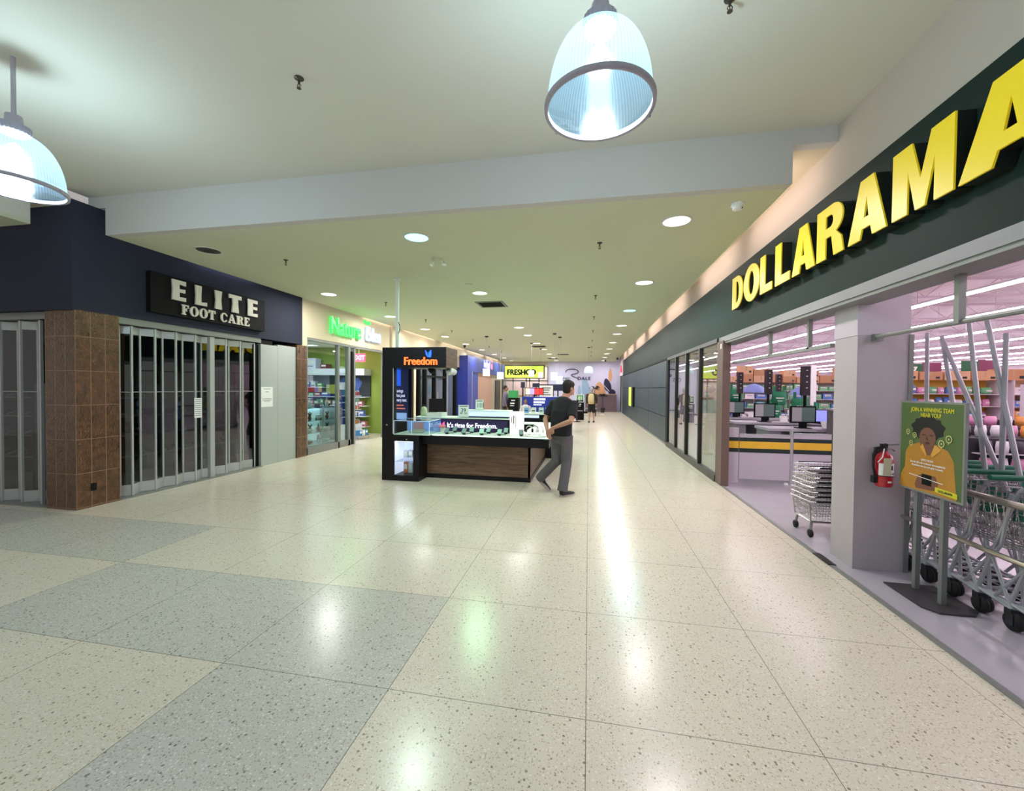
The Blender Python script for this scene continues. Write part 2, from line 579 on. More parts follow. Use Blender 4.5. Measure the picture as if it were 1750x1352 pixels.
# far right shop beyond the cladding
mb = MB().m(M('pale_pink_wall', (226, 214, 222), 0.8)); mb.box(XR - 0.04, XR + 0.2, 27.6, 30, 2.5, ZC)
mb.m(m_blackmat).box(XR + 0.02, XR + 0.2, 27.6, 30, 0, 2.5)
mb.m(m_alu); mb.box(XR - 0.02, XR + 0.04, 27.62, 27.7, 0, 2.5); mb.box(XR - 0.02, XR + 0.02, 28.6, 28.64, 0, 2.5)
struct(mb.build('wall_right_far'), 'pale fascia over dark shop doors at the corridor end')

# left wall: navy shop ----------------------------------------------------------
mb = MB().m(m_navy)
mb.box(XL - 0.3, XL, 4.0, 8.15, 2.53, ZS)
mb.box(XW, XL - 0.3, 4.0, 4.3, 2.53, 3.84)
struct(mb.build('wall_left_navy'), 'navy blue painted fascia around the shop corner')
# glossy brown tiles
def tile_mat():
    m = bpy.data.materials.new('glazed_brown_tile'); m.use_nodes = True
    nt = m.node_tree; N = nt.nodes; L = nt.links; b = N['Principled BSDF']
    tc = N.new('ShaderNodeTexCoord'); sp = N.new('ShaderNodeSeparateXYZ'); L.new(tc.outputs['Object'], sp.inputs[0])
    def mt(op, a, bb=None):
        n = N.new('ShaderNodeMath'); n.operation = op
        for i, v in enumerate((a, bb)):
            if v is None: continue
            if isinstance(v, (int, float)): n.inputs[i].default_value = v
            else: L.new(v, n.inputs[i])
        return n.outputs[0]
    s = mt('ADD', sp.outputs[0], sp.outputs[1])
    q1 = mt('DIVIDE', mt('SUBTRACT', s, -2.31), 0.1633)
    d1 = mt('MULTIPLY', mt('ABSOLUTE', mt('SUBTRACT', q1, mt('ROUND', q1))), 0.1633)
    q2 = mt('DIVIDE', mt('SUBTRACT', sp.outputs[2], 0.455), 0.437)
    d2 = mt('MULTIPLY', mt('ABSOLUTE', mt('SUBTRACT', q2, mt('ROUND', q2))), 0.437)
    g = mt('LESS_THAN', mt('MINIMUM', d1, d2), 0.004)
    nz = N.new('ShaderNodeTexNoise'); nz.inputs['Scale'].default_value = 14; nz.inputs['Detail'].default_value = 6
    L.new(tc.outputs['Object'], nz.inputs['Vector'])
    cr = N.new('ShaderNodeValToRGB')
    cr.color_ramp.elements[0].position = 0.3; cr.color_ramp.elements[0].color = (*lin((56, 40, 26)), 1)
    cr.color_ramp.elements[1].position = 0.7; cr.color_ramp.elements[1].color = (*lin((98, 66, 44)), 1)
    L.new(nz.outputs['Fac'], cr.inputs[0])
    mx = N.new('ShaderNodeMix'); mx.data_type = 'RGBA'; L.new(g, mx.inputs[0]); L.new(cr.outputs[0], mx.inputs[6]); mx.inputs[7].default_value = (*lin((136, 106, 82)), 1)
    L.new(mx.outputs[2], b.inputs['Base Color'])
    mp = N.new('ShaderNodeMapping'); mp.inputs['Scale'].default_value = (1, 1, 0.6); L.new(tc.outputs['Object'], mp.inputs[0])
    n2 = N.new('ShaderNodeTexNoise'); n2.inputs['Scale'].default_value = 62; n2.inputs['Detail'].default_value = 1.5; L.new(mp.outputs[0], n2.inputs['Vector'])
    bp = N.new('ShaderNodeBump'); bp.inputs['Strength'].default_value = 0.6; bp.inputs['Distance'].default_value = 0.012
    L.new(n2.outputs['Fac'], bp.inputs['Height']); L.new(bp.outputs[0], b.inputs['Normal'])
    b.inputs['Roughness'].default_value = 0.17; b.inputs['Specular IOR Level'].default_value = 1.0; b.inputs['Specular Tint'].default_value = (1, .72, .5, 1)
    return m
m_tile = tile_mat()
mb = MB().m(m_tile); mb.box(-6.82, XL, 4.02, 4.51, 0, 2.53)
mb.m(m_blackmat).box(XL - 0.003, XL + 0.002, 4.17, 4.235, 0.21, 0.31)
struct(mb.build('wall_pillar_tiled'), 'glossy brown tiled corner pillar with small black outlet')
mb = MB().m(m_tile); mb.box(XL - 0.25, XL + 0.003, 7.97, 8.30, 0, 2.51)
struct(mb.build('wall_strip_tiled'), 'narrow brown tiled strip between the two shops')
# shop interior shell (dark)
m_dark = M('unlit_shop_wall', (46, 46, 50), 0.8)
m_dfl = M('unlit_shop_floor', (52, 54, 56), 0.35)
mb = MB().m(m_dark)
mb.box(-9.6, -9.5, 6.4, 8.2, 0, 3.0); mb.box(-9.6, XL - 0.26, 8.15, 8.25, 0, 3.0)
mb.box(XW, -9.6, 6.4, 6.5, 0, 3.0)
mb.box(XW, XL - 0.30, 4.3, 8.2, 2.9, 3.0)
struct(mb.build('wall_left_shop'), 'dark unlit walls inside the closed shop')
mb = MB().m(m_alu_d)
mb.box(XL - 0.2, XL - 0.02, 4.51, 7.0, 2.44, 2.53); mb.box(XW, -6.82, 4.08, 4.26, 2.44, 2.53)
mb.box(XL - 0.22, XL + 0.02, 4.51, 7.0, 0.0, 0.012); mb.box(XW, -6.82, 4.02, 4.26, 0, 0.012)
struct(mb.build('trim_gate_track'), 'aluminium head and floor tracks of the sliding gates')
# NatureEden front
m_olive = M('olive_green_wall', (150, 172, 74), 0.8)
mb = MB().m(m_cream)
mb.box(XL - 0.25, XL - 0.01, 8.15, 12.5, 2.72, ZS)
mb.box(XL - 0.25, XL - 0.01, 8.15, 8.32, 2.5, 2.72)
mb.box(XL - 0.25, XL + 0.06, 12.3, 12.95, 0.0, ZS)
mb.box(XL - 0.25, XL - 0.01, 12.95, 20.7, 2.6, ZS)
struct(mb.build('wall_left_cream'), 'cream fascia above the health shop and the dark shopfront')
mb = MB().m(m_olive); mb.box(-10.6, -10.5, 8.3, 13.0, 0, 3.0); mb.box(-10.6, XL - 0.25, 12.9, 13.0, 0, 3.0)
mb.m(m_white); mb.box(-10.6, XL - 0.25, 8.25, 8.3, 0, 3.0)
struct(mb.build('wall_left_green'), 'olive green walls inside the health shop')
mb = MB().m(m_white); mb.box(-10.6, XL - 0.25, 8.25, 13.0, 2.95, 3.05)
struct(mb.build('ceiling_shop'), 'white ceiling inside the health shop')
mb = MB().m(m_alu_d)
mb.box(XL - 0.12, XL - 0.02, 8.3, 12.3, 2.66, 2.72)
mb.box(XL - 0.12, XL - 0.02, 8.3, 10.1, 0.0, 0.16)
for y, w in ((8.33, .05), (9.55, .05), (10.02, .09), (10.28, .07), (11.95, .06), (12.27, .06)):
    mb.box(XL - 0.12, XL - 0.02, y - w / 2, y + w / 2, 0, 2.68)
mb.m(m_blackmat).box(XL - 0.125, XL - 0.015, 10.13, 10.19, 0.02, 2.55)
struct(mb.build('window_2_frame'), 'grey aluminium frame of the health shop window')
mb = MB().m(m_glass_r); mb.box(XL - 0.075, XL - 0.067, 8.35, 10.0, 0.16, 2.66)
struct(mb.build('window_2'), 'large shop window pane in front of the glass showcase')
# dark glazed front further along
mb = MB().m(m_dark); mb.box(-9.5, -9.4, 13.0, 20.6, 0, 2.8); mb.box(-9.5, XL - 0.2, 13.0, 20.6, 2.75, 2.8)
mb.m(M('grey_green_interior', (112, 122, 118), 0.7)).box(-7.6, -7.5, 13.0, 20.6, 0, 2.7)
struct(mb.build('wall_left_far_shop'), 'grey wall inside the glazed shop past the kiosk')
mb = MB().m(m_blackmat)
for y in (12.98, 14.7, 15.3, 16.3, 17.6, 19.0, 20.6):
    mb.box(XL - 0.16, XL, y - 0.05, y + 0.05, 0, 2.6)
mb.box(XL - 0.16, XL, 13, 20.7, 2.5, 2.6); mb.box(XL - 0.16, XL, 13, 20.7, 0, 0.08)
mb.box(XL - 0.14, XL - 0.02, 15.3, 17.6, 2.0, 2.08)
struct(mb.build('window_3_frame'), 'black framed glazed front beyond the kiosk')
mb = MB().m(m_glass_r); mb.box(XL - 0.09, XL - 0.08, 13, 20.6, 0.08, 2.5)
struct(mb.build('window_3'), 'dark glass of the front beyond the kiosk')
# blue shop
m_blue = M('royal_blue_panel', (44, 58, 150), 0.4)
mb = MB().m(m_blue)
mb.box(-6.6, -5.9, 19.5, 20.3, 0, 3.2)
mb.box(-6.6, -5.9, 20.3, 28.5, 2.42, 3.22)
mb.box(-6.6, -5.95, 20.3, 21.6, 0, 2.42)
mb.m(m_alu).box(-5.905, -5.89, 20.27, 20.31, 0, 2.42)
mb.m(M('tan_door_panel', (176, 140, 124), 0.6)).box(-6.6, -6.0, 21.6, 25.0, 0, 2.42)
mb.m(M('beige_panel', (160, 154, 132), 0.6)).box(-6.6, -6.0, 25.0, 28.5, 0, 2.42)
mb.m(m_bronze); mb.box(-6.0, -5.96, 25.9, 27.4, 0, 2.1); mb.box(-6.0, -5.96, 28.1, 28.5, 0, 2.3)
struct(mb.build('wall_left_blue'), 'royal blue shop surround with tan door panels')
mb = MB().m(m_cream); mb.box(-6.7, -6.4, 20.6, YE, 3.2, ZS); mb.box(-6.7, -6.4, 20.6, YE, 0, 3.2)
struct(mb.build('wall_left_far'), 'cream wall behind the blue shopfront')

# end wall ----------------------------------------------------------------------
m_mural = M('lavender_mural_paint', (204, 202, 232), 0.8, var=0.03)
mb = MB().m(m_mural); mb.box(-2.95, XR + 0.2, YE, YE + 0.2, 0, ZS)
struct(mb.build('wall_back'), 'lavender painted wall closing the corridor')
mb = MB().m(M('pink_store_wall', (226, 196, 196), 0.8)); mb.box(-6.6, -2.95, YE + 2.6, YE + 2.7, 0, ZS)
mb.m(m_white).box(-6.6, -2.95, YE, YE + 2.7, ZS - 0.1, ZS)
mb.m(m_cream).box(-6.6, -2.95, YE - 0.02, YE + 0.1, 3.15, ZS)
struct(mb.build('wall_back_store'), 'pale pink wall inside the grocery entrance')
mb = MB().m(m_alu_d)
for x in (-6.3, -5.55, -4.55, -4.3, -3.6, -2.95):
    mb.box(x - 0.04, x + 0.04, YE - 0.05, YE + 0.05, 0, 3.2)
mb.box(-6.3, -2.95, YE - 0.05, YE + 0.05, 2.08, 2.2)
mb.m(m_white).box(-6.3, -2.95, YE + 1.5, YE + 1.6, 0, 0.9)
struct(mb.build('window_4_frame'), 'grey framed glazed entrance of the grocery store')
mb = MB().m(m_glass); mb.box(-6.3, -2.95, YE, YE + 0.01, 0, 3.15)
struct(mb.build('window_4'), 'glass of the grocery entrance')

# store interior shell ------------------------------------------------------------
m_deck = bpy.data.materials.new('corrugated_roof_deck'); m_deck.use_nodes = True
nt = m_deck.node_tree; b = nt.nodes['Principled BSDF']; b.inputs['Base Color'].default_value = (*lin((214, 204, 208)), 1); b.inputs['Roughness'].default_value = 0.8
tc = nt.nodes.new('ShaderNodeTexCoord'); wv = nt.nodes.new('ShaderNodeTexWave'); wv.inputs['Scale'].default_value = 1.1; wv.bands_direction = 'X'
nt.links.new(tc.outputs['Object'], wv.inputs['Vector']); bp = nt.nodes.new('ShaderNodeBump'); bp.inputs['Strength'].default_value = 0.6; bp.inputs['Distance'].default_value = 0.03
nt.links.new(wv.outputs['Color'], bp.inputs['Height']); nt.links.new(bp.outputs[0], b.inputs['Normal'])
mb = MB().m(m_deck); mb.box(XR + 0.25, 34, Y0, YS, 5.0, 5.1)
struct(mb.build('ceiling_store'), 'corrugated white roof deck of the discount store')
mb = MB().m(m_store_wall); mb.box(XR + 0.25, 34, YS, YS + .2, 0, 5.0); mb.box(34, 34.2, Y0, YS, 0, 5.0)
mb.box(XR + 0.25, XR + 0.27, Y0, YS, 2.49, 5.0); mb.box(XR + 0.14, XR + 0.25, 12.3, YS, 0, 2.49)
struct(mb.build('wall_store'), 'pinkish white walls inside the discount store')
mb = MB().m(M('joist_paint', (200, 182, 190), 0.7))
for i in range(12):
    y = 1.5 + i * 4.2
    mb.box(XR + 0.3, 33.9, y - 0.04, y + 0.04, 4.86, 4.94); mb.box(XR + 0.3, 33.9, y - 0.03, y + 0.03, 4.36, 4.42)
    x = XR + 0.3
    k = 0
    while x < 30:
        mb.tube([(x, y, 4.4 if k % 2 == 0 else 4.88), (x + 0.6, y, 4.88 if k % 2 == 0 else 4.4)], 0.015, 4)
        x += 0.6; k += 1
struct(mb.build('trim_joists'), 'open web steel joists under the store roof deck')
# column at the opening
mb = MB().m(M('grey_column_paint', (184, 174, 179), 0.6)); mb.box(2.36, 2.76, 4.16, 4.5, 0, 2.1)
mb.m(M('lilac_column_head', (200, 190, 200), 0.6)).box(2.355, 2.765, 4.155, 4.505, 2.1, 2.49)
mb.m(m_alu_d).box(2.755, 2.79, 4.15, 4.2, 0, 2.1)
struct(mb.build('wall_column'), 'grey boxed column in the store opening')
# hanging gate track
mb = MB().m(m_alu_d)
mb.tube([(2.50, 4.16, 2.075), (2.42, 3.9, 2.07), (2.35, 2.2, 2.05)], 0.018, 8); mb.box(2.33, 2.37, -1.0, 2.25, 2.03, 2.07)
for y in (3.17, 1.3): mb.box(2.36, 2.40, y - 0.02, y + 0.02, 2.05, 2.49)
mb.box(2.33, 2.37, 4.52, 7.3, 2.03, 2.07)
for y in (4.95, 5.92): mb.box(2.33, 2.37, y - 0.02, y + 0.02, 2.05, 2.49)
mb.cbox((2.50, 4.14, 2.075), (0.07, 0.05, 0.06))
struct(mb.build('trim_gate_rail'), 'suspended steel rail for the roller gate')
# ================================================================== lamps
# pendant lamp: prismatic bell, bright bulb inside
def shade_mat():
    m = bpy.data.materials.new('prismatic_acrylic'); m.use_nodes = True
    nt = m.node_tree; N = nt.nodes; L = nt.links; N.clear()
    out = N.new('ShaderNodeOutputMaterial')
    tr = N.new('ShaderNodeBsdfTransparent'); tr.inputs[0].default_value = (0.75, 0.92, 1, 1)
    tl = N.new('ShaderNodeBsdfTranslucent'); tl.inputs[0].default_value = (0.72, 0.92, 1, 1)
    gl = N.new('ShaderNodeBsdfGlossy'); gl.inputs['Roughness'].default_value = 0.15
    em = N.new('ShaderNodeEmission'); em.inputs[0].default_value = (0.50, 0.80, 1, 1)
    tc = N.new('ShaderNodeTexCoord'); sp = N.new('ShaderNodeSeparateXYZ'); L.new(tc.outputs['Object'], sp.inputs[0])
    at = N.new('ShaderNodeMath'); at.operation = 'ARCTAN2'; L.new(sp.outputs[1], at.inputs[0]); L.new(sp.outputs[0], at.inputs[1])
    mu = N.new('ShaderNodeMath'); mu.operation = 'MULTIPLY'; mu.inputs[1].default_value = 90; L.new(at.outputs[0], mu.inputs[0])
    sn = N.new('ShaderNodeMath'); sn.operation = 'SINE'; L.new(mu.outputs[0], sn.inputs[0])
    mr = N.new('ShaderNodeMapRange'); mr.inputs[1].default_value = -1; mr.inputs[2].default_value = 1; mr.inputs[3].default_value = 0.22; mr.inputs[4].default_value = 0.58
    L.new(sn.outputs[0], mr.inputs[0])
    zr = N.new('ShaderNodeMapRange'); zr.inputs[1].default_value = 0.0; zr.inputs[2].default_value = 0.38; zr.inputs[3].default_value = 0.6; zr.inputs[4].default_value = 1.05
    L.new(sp.outputs[2], zr.inputs[0])
    m2 = N.new('ShaderNodeMath'); m2.operation = 'MULTIPLY'; L.new(mr.outputs[0], m2.inputs[0]); L.new(zr.outputs[0], m2.inputs[1]); L.new(m2.outputs[0], em.inputs[1])
    a = N.new('ShaderNodeMixShader'); a.inputs[0].default_value = 0.02; L.new(tr.outputs[0], a.inputs[1]); L.new(tl.outputs[0], a.inputs[2])
    c = N.new('ShaderNodeMixShader'); c.inputs[0].default_value = 0.08; L.new(a.outputs[0], c.inputs[1]); L.new(gl.outputs[0], c.inputs[2])
    d = N.new('ShaderNodeAddShader'); L.new(c.outputs[0], d.inputs[0]); L.new(em.outputs[0], d.inputs[1])
    L.new(d.outputs[0], out.inputs[0])
    return m
m_shade = shade_mat()
m_lampgrey = M('lamp_housing_grey', (176, 172, 186), 0.5)
m_bulb = EM('lamp_bulb_glow', (200, 240, 255), 14)
def pendant(x, y, zr, label):
    t = thing('pendant_lamp', label, 'pendant lamp', (x, y, zr), group='bell pendants of the mall crossing')
    RR = 0.272
    prof = []
    for i in range(19):
        u = i / 18
        a = u * PI / 2
        prof.append((RR * math.cos(a) ** 0.72 if i < 18 else 0.05, 0.40 * math.sin(a) ** 1.0))
    prof = [(max(r, 0.05), z) for r, z in prof]
    mb = MB().m(m_shade); mb.smooth = True; mb.lathe(prof, n=64, cap=False); mb.build('lamp_shade', t)
    mb = MB().m(m_lampgrey); mb.smooth = True
    mb.lathe([(RR - 0.004, -0.012), (RR + 0.014, -0.014), (RR + 0.016, 0.012), (RR - 0.002, 0.014), (RR - 0.004, -0.012)], n=64, cap=False)
    for k in range(3):
        a = 0.4 + k * 2.1
        mb.ball(((RR + 0.02) * math.cos(a), (RR + 0.02) * math.sin(a), -0.004), 0.009)
    mb.build('rim_ring', t)
    mb = MB().m(GLASS('lamp_cover_lens', (215, 235, 255), 0.02)); mb.smooth = True
    mb.lathe([(RR - 0.006, 0.0), (RR * .8, -0.012), (RR * .5, -0.02), (0.01, -0.024)], n=48, cap=False); mb.build('cover_lens', t)
    mb = MB().m(m_lampgrey)
    mb.lathe([(0.06, 0.385), (0.085, 0.40), (0.088, 0.455), (0.05, 0.47), (0.045, 0.53), (0.018, 0.54)], n=28)
    for k in range(24):
        a = 2 * PI * k / 24
        mb.cbox((0.088 * math.cos(a), 0.088 * math.sin(a), 0.428), (0.006, 0.006, 0.05), a)
    mb.build('lamp_cap', t)
    MB().m(m_lampgrey).tube([(0, 0, 0.53), (0, 0, ZH - zr)], 0.014, 12).build('stem', t)
    mb = MB().m(m_bulb); mb.smooth = True; mb.ball((0, 0, 0.24), 0.05, 0.05, 0.085); mb.build('bulb', t)
    l = bpy.data.lights.new('pendant_light', 'POINT'); l.energy = PEND_W; l.color = (0.84, 0.95, 1.0); l.shadow_soft_size = 0.08
    lo = bpy.data.objects.new('pendant_light', l); COL.objects.link(lo); lo.parent = t; lo.location = (0, 0, 0.12)
    return t
PEND_W = 58
p0 = pendant(0.036, 2.22, 3.085, 'glowing ribbed bell pendant lamp hanging from the high ceiling above the floor')
dup(p0, (-4.28, 2.36, 3.085), label='glowing ribbed bell pendant lamp cut by the left frame edge')
dup(p0, (0.036, -2.6, 3.085), label='unseen bell pendant lamp added behind the viewpoint to light the mall crossing')  # out of view, added to give the crossing more light
dup(p0, (-4.28, -2.6, 3.085), label='unseen bell pendant lamp added for light behind the viewpoint near the side passage')  # second unseen lamp added for its light

# recessed downlights --------------------------------------------------------
m_trim = M('downlight_trim', (206, 208, 196), 0.5)
def downlight(x, y, col, lab, power, on=True, z=ZC, rad=0.1, lc=None):
    rad = 0.15
    t = thing('ceiling_light', lab, 'ceiling light', (x, y, z), group='recessed downlights of the corridor')
    mb = MB().m(m_trim); mb.smooth = True
    mb.lathe([(rad, 0.0), (rad + 0.022, 0.0), (rad + 0.02, -0.006), (rad, -0.008), (rad, 0.0)], n=28, cap=False); mb.build('trim_ring', t)
    if on:
        mt = EM('downlight_%d_%d_%d' % col, col, 2.2)
        MB().m(mt).lathe([(0.002, -0.004), (rad, -0.004)], n=28, cap=False).build('lens', t)
        area_light('downlight_lamp', (0, 0, -0.012), (0, 0, 0), rad * 1.9, rad * 1.9, power, lc or tuple(0.35 * 1 + 0.65 * v for v in lin(col)), t, 'DISK')
    else:
        mb = MB().m(M('dark_reflector', (96, 92, 84), 0.3, 0.6)); mb.lathe([(0.002, -0.003), (rad, -0.003)], n=28, cap=False).build('lens', t)
    return t
DL = 46
WH, CY, GN, PK = (255, 252, 246), (150, 236, 240), (190, 250, 200), (255, 236, 244)
rows_y = [5.01, 7.79, 10.5, 12.95, 14.9, 17.6, 20.4, 23.2, 26.0, 28.6]  # farthest row added to brighten the lavender end wall
tints = {('R', 0): PK, ('R', 2): CY, ('M', 0): CY, ('M', 1): GN}
names = {'L': ('left', -5.42), 'M': ('middle', -2.22), 'R': ('right', 0.975)}
for key, (nm, x) in names.items():
    for i, y in enumerate(rows_y):
        c = tints.get((key, i), WH)
        if key == 'M' and i == 1: y = 8.15
        if key == 'M' and i in (2,): continue
        on_ = not (key == 'L' and i == 0)
        cn = {PK: 'pinkish white', CY: 'cyan tinted', GN: 'greenish', WH: 'white'}[c]
        lab = f'{cn} round downlight, {ORD[i]} from the viewer in the {nm} ceiling row' if on_ else 'unlit dark round downlight, nearest in the left ceiling row'
        downlight(x, y, c, lab, DL * (.9 if i < 4 else 1.0) * (.8 if i >= 8 else 1), on_, lc={('M', 0): (.72, 1, .84), ('M', 1): (.45, 1, .55)}.get((key, i)))
for (x, y) in ((-9.0, 2.6), (-9.0, -0.5), (-8.0, -3.5)):
    downlight(x, y, WH, 'white round downlight in the side passage ceiling %s' % ('by the closed shop' if y > 2 else 'behind the viewpoint, %s' % ('nearer' if y > -1 else 'farther')), 8)
# cove strips in the slots ------------------------------------------------------
m_tube = EM('cove_tube_glow', (255, 226, 214), 5)
def cove(x, ys, side, labs, face):
    for k, (ya, yb) in enumerate(ys):
        t = thing('cove_light', labs % ORD[k], 'strip light', (x, (ya + yb) / 2, ZC + 0.05), group='slot strip lights ' + side)
        mb = MB().m(m_white); mb.box(-0.035, 0.035, -(yb - ya) / 2, (yb - ya) / 2, 0, 0.035); mb.build('housing', t)
        MB().m(m_tube).tube([(0, -(yb - ya) / 2 + 0.02, 0.055), (0, (yb - ya) / 2 - 0.02, 0.055)], 0.014, 8).build('tube', t)
        s = 1 if face == '+x' else -1
        area_light('cove_lamp', (s * 0.02, 0, 0.11), (0, R(-100) if s > 0 else R(100), 0), 0.05, yb - ya, COVE_W * (yb - ya), (1.0, 0.84, 0.78), t)
COVE_W = 2.6
cove(XS_R - 0.05, [(4.55, 6.3), (6.9, 8.9), (10.3, 12.6), (13.6, 16.2), (17.4, 20.4), (21.6, 24.5), (25.4, 27.3)], 'above the green fascia', 'warm strip light in the slot above the green fascia, %s from the viewer', '+x')
cove(XS_L + 0.05, [(10.6, 12.3), (13.2, 16.2), (17.0, 20.4), (21.0, 24.4), (25.0, 28.5)], 'above the left shops', 'warm strip light in the slot above the left shops, %s from the viewer', '-x')
t = thing('cove_light', 'bluish strip light in the slot above the navy fascia', 'strip light', (XS_L + 0.05, 6.2, ZC + 0.05))
MB().m(m_white).box(-0.035, 0.035, -0.6, 0.6, 0, 0.035).build('housing', t)
MB().m(EM('cove_tube_blue', (190, 190, 255), 2)).tube([(0, -0.58, 0.055), (0, 0.58, 0.055)], 0.014, 8).build('tube', t)
area_light('cove_lamp', (-0.02, 0, 0.11), (0, R(100), 0), 0.05, 1.2, 3, (0.72, 0.74, 1.0), t)

# ceiling fittings --------------------------------------------------------------
m_spr = M('sprinkler_metal', (84, 80, 70), 0.35, 0.8)
def sprinkler(x, y, z, lab):
    t = thing('sprinkler', lab, 'sprinkler', (x, y, z), group='ceiling sprinklers')
    mb = MB().m(m_spr); mb.smooth = True
    mb.lathe([(0.036, 0), (0.034, -0.006), (0.016, -0.012), (0.012, -0.02)], n=18); mb.build('escutcheon', t)
    mb = MB().m(m_spr); mb.tube([(0, 0, -0.01), (0, 0, -0.045)], 0.009, 8)
    mb.tube([(0.009, 0, -0.045), (0.016, 0, -0.058), (0.004, 0, -0.078)], 0.003, 6); mb.tube([(-0.009, 0, -0.045), (-0.016, 0, -0.058), (-0.004, 0, -0.078)], 0.003, 6)
    mb.tube([(0, 0, -0.045), (0, 0, -0.07)], 0.003, 6); mb.lathe([(0.006, -0.076), (0.017, -0.079), (0.017, -0.082), (0.004, -0.083)], n=12)
    mb.build('sprinkler_head', t)
    return t
s0 = sprinkler(-2.296, 2.918, ZH, 'sprinkler head on the high ceiling left of the bell pendant')
dup(s0, (0.84, 2.80, ZH), label='sprinkler head at the top frame edge right of the bell pendant')
for i, y in enumerate((5.587, 8.71, 11.24, 13.9, 16.6, 19.2, 21.8, 24.4)):
    dup(s0, (0.122, y, ZC), label=f'corridor sprinkler, {ORD[i]} from the viewer in the row right of centre')
for i, y in enumerate((5.58, 8.74, 11.09, 13.36, 16.0, 18.7, 21.4)):
    dup(s0, (-4.62, y, ZC), label=f'corridor sprinkler, {ORD[i]} from the viewer in the row left of centre')
m_vent = M('vent_grille_grey', (120, 122, 112), 0.5, 0.3)
def vent(x, y, lab, s=0.32):
    t = thing('ceiling_vent', lab, 'vent', (x, y, ZC), group='square ceiling air vents')
    mb = MB().m(m_vent)
    for a, b, c, d in ((-s, s, -s, -s + .05), (-s, s, s - .05, s), (-s, -s + .05, -s, s), (s - .05, s, -s, s)):
        mb.box(a, b, c, d, -0.014, 0)
    mb.build('frame', t)
    mb = MB().m(M('vent_slats', (92, 92, 84), 0.5, 0.3))
    k = -s + 0.07
    while k < s - 0.05:
        mb.cbox((0, k, -0.006), (2 * s - 0.1, 0.03, 0.003), rx=R(30)); k += 0.045
    mb.build('slats', t)
    MB().m(m_blackmat).box(-s + .04, s - .04, -s + .04, s - .04, -0.001, 0).build('backing', t)
    return t
v0 = vent(-2.24, 9.27, 'square air vent in the corridor ceiling, nearest of the vents')
dup(v0, (-2.29, 18.9, ZC), label='square air vent in the corridor ceiling, second from the viewer')
dup(v0, (-1.45, 23.5, ZC), label='square air vent in the corridor ceiling, third from the viewer')
dup(v0, (-2.3, 26.5, ZC), label='square air vent in the corridor ceiling, farthest from the viewer')
# twin-head emergency light, smoke detector, motion sensor
t = thing('emergency_light', 'twin head emergency light on the ceiling past the bulkhead', 'emergency light', (-2.26, 5.91, ZC))
mb = MB().m(M('ivory_plastic', (196, 192, 168), 0.5)); mb.lathe([(0.075, 0), (0.07, -0.02), (0.03, -0.03)], n=24).build('base', t)
for s in (-1, 1):
    mb = MB().m(MATS['ivory_plastic']); mb.tube([(s * 0.03, 0, -0.02), (s * 0.07, -0.01, -0.05), (s * 0.095, -0.03, -0.10)], [0.012, 0.02, 0.042], 14)
    mb.m(m_white).tube([(s * 0.0955, -0.0305, -0.101), (s * 0.096, -0.031, -0.103)], 0.036, 14); mb.build('lamp_head', t)
t = thing('smoke_detector', 'white dome detector on the low ceiling beside the fascia', 'detector', (1.507, 4.65, ZC))
MB().m(m_white).lathe([(0.065, 0), (0.065, -0.02), (0.05, -0.03), (0.048, -0.06), (0.02, -0.07)], n=24).build('housing', t)
MB().m(m_dkmetal).ball((0.03, -0.03, -0.055), 0.01).build('sensor', t)
t = thing('smoke_detector', 'flat round detector between the greenish downlight and the emergency light', 'detector', (-2.245, 7.43, ZC))
MB().m(MATS['ivory_plastic']).lathe([(0.075, 0), (0.07, -0.012), (0.02, -0.016)], n=24).build('housing', t)
def dome_cam(x, y, z, lab):
    t = thing('security_camera', lab, 'camera', (x, y, z))
    MB().m(m_black).box(-0.05, 0.05, -0.05, 0.05, -0.03, 0).build('mount', t)
    mb = MB().m(m_blackmat); mb.smooth = True; mb.ball((0, 0, -0.07), 0.06); mb.build('camera_dome', t)
dome_cam(-5.6, 18.0, ZC, 'black security camera under the ceiling beside the left light slot')
dome_cam(1.1, 28.2, ZC, 'black security camera near the pink shop logo')
dome_cam(1.75, 26.2, ZC, 'small black security camera beside the light slot on the right')
# far pendants ------------------------------------------------------------------
def hang(x, y, zb, kind, lab):
    t = thing('pendant_lamp', lab, 'pendant lamp', (x, y, zb), group='small pendants over the far kiosks')
    mb = MB().m(m_dkmetal); mb.lathe([(0.07, ZC - zb), (0.07, ZC - zb - 0.03), (0.01, ZC - zb - 0.05)], n=16); mb.build('ceiling_rose', t)
    MB().m(m_lampgrey).tube([(0, 0, ZC - zb - 0.04), (0, 0, 0.3)], 0.006, 6).build('stem', t)
    if kind == 'cube':
        mb = MB().m(EM('square_shade_glow', (226, 228, 246), .5)); mb.box(-0.11, 0.11, -0.11, 0.11, 0, 0.28)
    else:
        mb = MB().m(EM('bell_shade_glow', (206, 226, 240), .5)); mb.smooth = True
        mb.lathe([(0.21, 0), (0.21, 0.12), (0.18, 0.24), (0.1, 0.32), (0.02, 0.34)], n=28)
    mb.build('lamp_shade', t)
    return t
for k, (px, py, pt, Y) in enumerate(((831, 643, 562, 15.0), (855, 648, 575, 16.0))):
    q = P(px, py, 'y', Y)
    hang(q.x, Y, q.z, 'cube', f'square white pendant by the blue shopfront, {ORD[k]} from the left')
for k, (px, py, Y) in enumerate(((908, 644, 17.5), (947, 650, 14.5), (956, 656, 15.5), (924, 646, 20.0))):
    q = P(px, py, 'y', Y)
    hang(q.x, Y, q.z, 'cube', f'square white pendant in the cluster over the far kiosk, {ORD[k]} of that cluster')
q = P(1006, 638, 'y', 19.5)
hang(q.x, 19.5, q.z, 'bell', 'white bell pendant hanging before the lavender mural wall')
